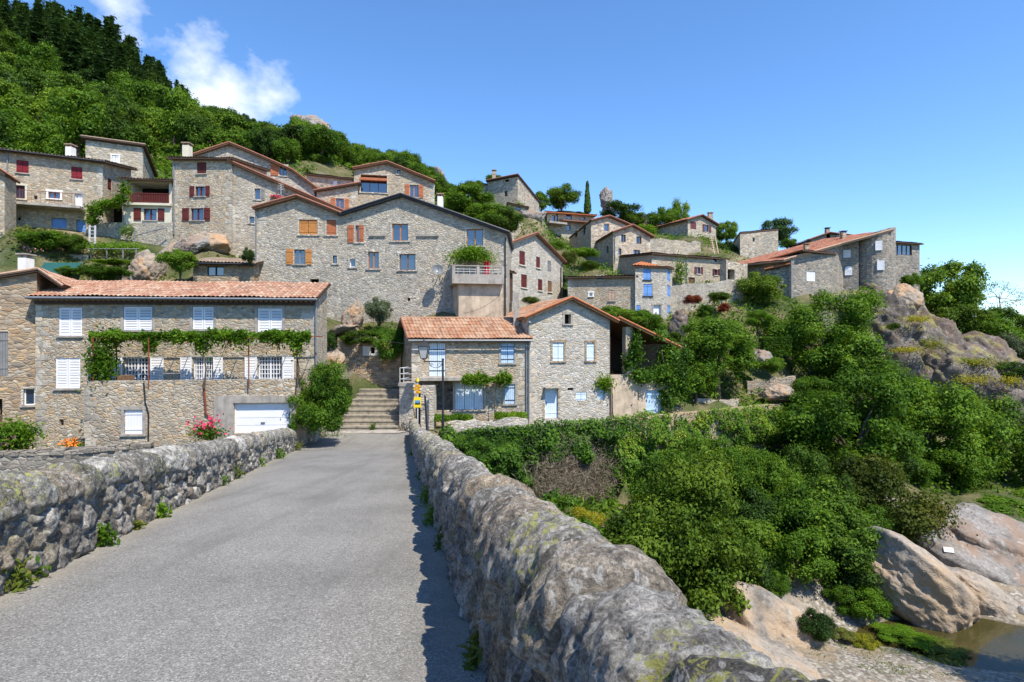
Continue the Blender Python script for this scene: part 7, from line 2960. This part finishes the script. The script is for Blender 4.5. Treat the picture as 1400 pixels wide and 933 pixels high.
# ---- rocks
def rock(label, c, rad, rot, seed, mat, sub=5, name='rock_outcrop', cat='rock', blocky=.16, rough=.07, freq=1.25, strat=0.0, group=None):
    bm = bmesh.new()
    bmesh.ops.create_icosphere(bm, subdivisions=sub, radius=1)
    p = np.array([v.co[:] for v in bm.verts])
    f = np.array([[v.index for v in fc.verts] for fc in bm.faces])
    bm.free()
    rad = np.array(rad, float)
    rr = np.random.default_rng(seed)
    # a rounded polytope: many split planes, then weathering
    nk = rr.normal(size=(18, 3))
    nk /= np.linalg.norm(nk, axis=1)[:, None]
    hk = rr.uniform(.70, 1.0, 18)
    w = np.stack([fbm(p * 1.6 + 7, 3, seed), fbm(p * 1.6 + 3, 3, seed + 1), fbm(p * 1.6, 3, seed + 2)], 1)
    pw = p + w * .16
    pw /= np.linalg.norm(pw, axis=1)[:, None]
    q = np.clip(pw @ nk.T / hk[None], 0, None)
    kk = 9 if blocky < .08 else 16
    d = np.minimum(1.25, (q ** kk).sum(1) ** (-1 / kk))
    sp = p * (rad / rad.mean())
    e, cid = voro3((sp + w * .3) * freq * 1.3 + seed, seed)
    e2, cid2 = voro3((sp + w * .2) * freq * 3.1 + seed, seed + 7)
    d = d + blocky * .8 * (cid - .5) * sstep(0, .07, e) + blocky * .4 * (cid2 - .5) * sstep(0, .06, e2) - .012 * (1 - sstep(0, .05, e)) + rough * .7 * fbm(sp * 4.5, 5, seed, .58)
    if strat:
        s_ = sp[:, 2] * 5 + sp[:, 0] * 2.4 + w[:, 0] * 1.2
        d += strat * (np.abs((s_ % 1) - .5) - .25)
    v = p * d[:, None] * rad
    R = Matrix.Rotation(rot[2], 3, 'Z') @ Matrix.Rotation(rot[1], 3, 'Y') @ Matrix.Rotation(rot[0], 3, 'X')
    v = v @ np.array(R).T
    me = np_mesh(name, v, tris=f, mats=[M[mat]], smooth=True)
    o = bpy.data.objects.new(name, me)
    link(o, None, c)
    tag(o, label, cat, group)
    return o


import bmesh
RD = math.radians
rock('smooth orange-tinted slab sloping into the river pool', P(1250, 818, 29.8), (4.0, 3.0, 1.75), (RD(14), RD(44), RD(18)), 12, 'rock_river', 6, 'river_rock', blocky=.05, rough=.035, freq=.8)
rock('long pale slab between the orange slab and the big grey rock', P(1345, 826, 30.6), (5.0, 2.6, 1.45), (RD(8), RD(30), RD(10)), 8, 'rock_river', 6, 'river_rock', blocky=.07, rough=.04, freq=.9)
BIGROCK = rock('massive fissured grey rock with a small white plate', P(1352, 768, 36.0), (7.4, 5.0, 3.3), (RD(-6), RD(24), RD(-6)), 14, 'rock_grey', 6, 'river_rock', blocky=.10, rough=.05, freq=1.0, strat=.03)
rock('flat crest of rock behind the big grey one', P(1296, 716, 40.0), (3.6, 2.8, 1.7), (0, RD(10), RD(20)), 19, 'rock_grey', 5, 'river_rock', blocky=.12)
rock('grey rock shelf behind the big river rock at the picture edge', P(1430, 738, 42.0), (7.5, 5.2, 3.0), (0, RD(14), 0), 23, 'rock_grey', 5, 'river_rock')
rock('wet boulder at the edge of the pool', P(1404, 840, 30.0), (2.0, 1.6, 1.1), (0, RD(12), RD(30)), 29, 'rock_grey', 5, 'river_rock')
rock('pale bank rock below the sunlit bush', P(1078, 868, 27.0), (3.6, 2.6, 1.7), (RD(10), RD(36), RD(-10)), 33, 'rock_river', 6, 'river_rock', blocky=.09, rough=.06, freq=1.3)
rock('low pinkish bank slab running under the parapet', P(1045, 915, 23.6), (3.4, 2.8, 1.1), (0, RD(20), RD(15)), 37, 'rock_river', 6, 'river_rock', blocky=.09, rough=.05)
# cliff under the rounded house
rock('bare cliff dome carrying the rounded grey house', P(1216, 474, 66.5), (6.6, 5.8, 8.6), (0, RD(-14), 0), 41, 'rock_cliff', 6, 'cliff_rock', 'cliff', blocky=.13, rough=.06, freq=1.2, strat=.05)
rock('orange-stained shoulder rock against the annex wall', P(1232, 412, 65.6), (2.6, 2.6, 1.9), (0, RD(32), 0), 43, 'rock_ochre', 5, 'cliff_rock', 'cliff', blocky=.1)
rock('middle cliff step joining the dome to the lower slope', P(1258, 508, 64.6), (5.6, 5.2, 6.4), (0, RD(18), 0), 45, 'rock_cliff', 6, 'cliff_rock', 'cliff', blocky=.14, rough=.06, freq=1.3, strat=.05)
rock('lower cliff slope with yellow stonecrop beside the dark trees', P(1288, 530, 63.5), (7.0, 5.0, 5.4), (0, RD(26), 0), 47, 'rock_cliff', 6, 'cliff_rock', 'cliff', blocky=.14, rough=.06, freq=1.3, strat=.05)
rock('cliff slope running off the right edge of the picture', P(1375, 540, 62.0), (7.0, 5.0, 4.6), (0, RD(22), 0), 53, 'rock_cliff', 6, 'cliff_rock', 'cliff', blocky=.15, rough=.06, freq=1.3, strat=.05)
rock('broken rock ridge below the pale-flowered shrub', P(1345, 490, 65.0), (4.0, 3.0, 2.2), (0, RD(20), 0), 57, 'rock_cliff', 5, 'cliff_rock', 'cliff')
rock('rock base under the wall of the cliff house', P(1140, 430, 65.5), (5.5, 3.4, 2.6), (0, 0, 0), 59, 'rock_cliff', 5, 'cliff_rock', 'cliff')
# village rocks
rock('ochre rock slab sloping below the tower house', P(240, 350, 47.4), (3.3, 1.5, .95), (0, RD(-36), 0), 61, 'rock_ochre', 6, blocky=.08, rough=.05)
rock('dark boulder propping the foot of the tower house', P(258, 338, 46.6), (1.35, .9, .75), (0, RD(-14), 0), 67, 'rock_grey', 5)
rock('brown rock wedge beside the bright bush and pergola', P(198, 372, 43.0), (1.3, 1.2, 1.6), (0, RD(25), 0), 71, 'rock_ochre', 5)
rock('grey rock under the pale wall corner of the tower house', P(288, 334, 48.0), (1.7, 1.2, .9), (0, 0, 0), 73, 'rock_ochre', 5)
rock('tawny boulder at the foot of the largest grey wall', P(484, 434, 42.6), (.75, .8, 1.3), (0, RD(12), 0), 79, 'rock_ochre', 5)
rock('dark rock in the gap beside the white-shuttered gable end', P(450, 497, 39.4), (.9, .9, 1.2), (0, 0, 0), 83, 'rock_ochre', 5)
rock('flat leaning slab at the base of the largest grey wall', P(462, 452, 41.8), (1.3, .8, .35), (0, RD(-18), 0), 89, 'rock_ochre', 5)
rock('leaning rock stack on the skyline beside the cypress', P(830, 277, 98), (1.25, 1.3, 2.0), (0, RD(-8), 0), 97, 'rock_grey', 5, 'rock_stack', blocky=.4, rough=.14, freq=1.6)
rock('pale crag on the top of the rocky knoll', P(428, 172, 121), (5.0, 3.5, 2.2), (0, RD(18), 0), 101, 'rock_grey', 5)
rock('pale crag on the left flank of the rocky knoll', P(382, 198, 113), (3.6, 3.0, 2.6), (0, 0, 0), 103, 'rock_grey', 5)
rock('lower crag above the broad gable', P(376, 218, 104), (2.6, 2.2, 1.8), (0, 0, 0), 107, 'rock_grey', 5)
rock('fissured crag on the right flank of the rocky knoll', P(458, 188, 119), (2.6, 2.2, 1.6), (0, 0, 0), 109, 'rock_grey', 5)
rock('small crag beside the chimney at the end of the knoll', P(599, 244, 112), (1.9, 1.6, 2.0), (0, 0, 0), 113, 'rock_grey', 5)
rock('rounded garden rock by the narrow steps', P(1064, 538, 46.8), (1.6, 1.1, .8), (0, 0, 0), 127, 'rock_ochre', 5)
rock('flat grey rock under the fig tree slope', P(1040, 490, 49.5), (1.3, 1.0, .8), (0, RD(30), 0), 131, 'rock_grey', 5)
rock('pale boulders of the knoll terrace below the skyline house', P(720, 297, 77), (2.4, 1.6, 1.3), (0, 0, 0), 137, 'rock_grey', 5)
rock('rock face beside the blue-shuttered corner', P(928, 444, 53.5), (1.0, 1.0, 1.7), (0, RD(16), 0), 139, 'rock_cliff', 5)
# stonecrop cushions on the cliff
dg = None
for i, (x, y, d, sx, sy, lab) in enumerate(((1256, 436, 61.3, 13, 3.5, 'upper'), (1275, 470, 59.6, 11, 7, 'round'), (1240, 478, 60, 12, 3, 'thin'), (1345, 494, 58.3, 17, 5, 'broad'), (1330, 518, 57.6, 16, 5, 'long'), (1380, 520, 57.5, 12, 5, 'outer'))):
    q = P(x, y, d) + np.random.default_rng(i).normal(size=(700, 3)) * np.array([sx * .06, .5, sy * .05])
    sprays('stonecrop', lab + ' yellow stonecrop cushion on the cliff slope', 'plant', q, .16, 'yellow', 300 + i, group='stonecrop cushions on the cliff')
# white plate on the rock
from mathutils.bvhtree import BVHTree
_m = BIGROCK.data
_bv = BVHTree.FromPolygons([v.co + BIGROCK.location for v in _m.vertices], [p.vertices[:] for p in _m.polygons])
_d = Vector(P(1297, 752, 1.0)) - Vector((0, 0, CZ))
hit = _bv.ray_cast(Vector((0, 0, CZ)), _d.normalized())
p, nn_ = (np.array(hit[0]), np.array(hit[1])) if hit[0] is not None else (P(1297, 752, 33), V3(0, -1, 0))
t_ = unit(np.cross((0, 0, 1), nn_))
b_ = np.cross(nn_, t_)
mb = MB()
mb.obox(p - t_ * .23 - b_ * .15, t_ * .46, b_ * .30, nn_ * .05)
mb.build('plate', M['plate_white'], thing('rock_plate', 'small white plate fixed to the big grey river rock', 'sign', p))
# ---------------------------------------------------------------- light, sky, camera
sc = bpy.context.scene
w = bpy.data.worlds.new('World')
sc.world = w
w.use_nodes = True
nt = w.node_tree
nt.nodes.clear()
out = nt.nodes.new('ShaderNodeOutputWorld')
bg = nt.nodes.new('ShaderNodeBackground')
bg.inputs['Strength'].default_value = SKY_STRENGTH if 'SKY_STRENGTH' in globals() else .12
sky = nt.nodes.new('ShaderNodeTexSky')
sky.sky_type = 'NISHITA'
sky.sun_disc = False
EL, AZ = math.radians(57), math.radians(141)
sky.sun_elevation = EL
sky.sun_rotation = AZ
sky.air_density = 1.0
sky.dust_density = .0
sky.ozone_density = 3.0
sky.altitude = 600
L_ = nt.links.new


def wn(t, **k):
    n = nt.nodes.new(t)
    for a, b in k.items():
        setattr(n, a, b)
    return n


def wmath(op, a, b=None, clamp=False):
    n = wn('ShaderNodeMath', operation=op, use_clamp=clamp)
    for i, v in enumerate((a, b)):
        if v is None:
            continue
        if isinstance(v, bpy.types.NodeSocket):
            L_(v, n.inputs[i])
        else:
            n.inputs[i].default_value = v
    return n.outputs[0]


hs = wn('ShaderNodeHueSaturation')
hs.inputs['Saturation'].default_value = 1.12
hs.inputs['Value'].default_value = 1.42
L_(sky.outputs[0], hs.inputs['Color'])
tc = wn('ShaderNodeTexCoord')
nrmz = wn('ShaderNodeVectorMath', operation='NORMALIZE')
L_(tc.outputs['Generated'], nrmz.inputs[0])


def blob(x, y, width, gain=1.0):
    v = unit(P(x, y, 1.0) - V3(0, 0, CZ))
    d = wn('ShaderNodeVectorMath', operation='DISTANCE')
    L_(nrmz.outputs[0], d.inputs[0])
    d.inputs[1].default_value = tuple(v)
    t = wmath('DIVIDE', d.outputs['Value'], width)
    return wmath('MULTIPLY', wmath('SUBTRACT', 1.0, t, True), gain)


mask = None
for bl in ((240, 58, .07, .75), (275, 92, .10, 1.05), (315, 118, .10, 1.15), (300, 150, .11, 1.2), (360, 128, .09, .9), (395, 130, .05, .5), (150, 0, .08, 1.2), (60, -20, .12, .8)):
    b_ = blob(*bl)
    mask = b_ if mask is None else wmath('MAXIMUM', mask, b_)
mp = wn('ShaderNodeMapping')
mp.inputs['Scale'].default_value = (7.5, 7.5, 10)
L_(nrmz.outputs[0], mp.inputs[0])
nz = wn('ShaderNodeTexNoise')
nz.inputs['Scale'].default_value = 1.3
nz.inputs['Detail'].default_value = 9
nz.inputs['Roughness'].default_value = .6
nz.inputs['Distortion'].default_value = .1
L_(mp.outputs[0], nz.inputs['Vector'])
cl = wmath('SUBTRACT', wmath('ADD', wmath('MULTIPLY', nz.outputs[0], 1.9), wmath('MULTIPLY', mask, .75)), 1.36)
cl = wmath('MULTIPLY', cl, 1.5, True)
cl = wmath('MULTIPLY', cl, .93)
mixc = wn('ShaderNodeMix', data_type='RGBA')
L_(cl, mixc.inputs[0])
tint = wn('ShaderNodeMix', data_type='RGBA', blend_type='MULTIPLY')
tint.inputs[0].default_value = 1.0
L_(hs.outputs[0], tint.inputs[6])
tint.inputs[7].default_value = (.90, 1.0, 1.1, 1)
L_(tint.outputs[2], mixc.inputs[6])
mixc.inputs[7].default_value = (7.2, 7.6, 8.2, 1)
L_(mixc.outputs[2], bg.inputs['Color'])
L_(bg.outputs[0], out.inputs[0])

sun = bpy.data.lights.new('sun', 'SUN')
sun.energy = 4.9
sun.angle = math.radians(.5)
sun.color = (1.0, .92, .79)
so = bpy.data.objects.new('sun', sun)
COL.objects.link(so)
to_sun = Vector((math.sin(AZ) * math.cos(EL), math.cos(AZ) * math.cos(EL), math.sin(EL)))
so.rotation_euler = to_sun.to_track_quat('Z', 'Y').to_euler()
so.location = (40, -40, 80)

cam = bpy.data.cameras.new('camera')
cam.sensor_width = 36
cam.lens = 20.0
cam.clip_start = .05
cam.clip_end = 9000
co = bpy.data.objects.new('camera', cam)
COL.objects.link(co)
co.location = (0, 0, CZ)
co.rotation_euler = (math.pi / 2, 0, 0)
sc.camera = co

sc.view_settings.view_transform = 'Standard'
sc.view_settings.look = 'None'
sc.view_settings.gamma = 1
sc.view_settings.exposure = .5
sc.view_settings.use_curve_mapping = False
sc.render.engine = 'CYCLES'
sc.cycles.use_denoising = True
sc.cycles.max_bounces = 6
sc.cycles.diffuse_bounces = 3
sc.cycles.glossy_bounces = 3
sc.cycles.transmission_bounces = 4
sc.cycles.transparent_max_bounces = 6
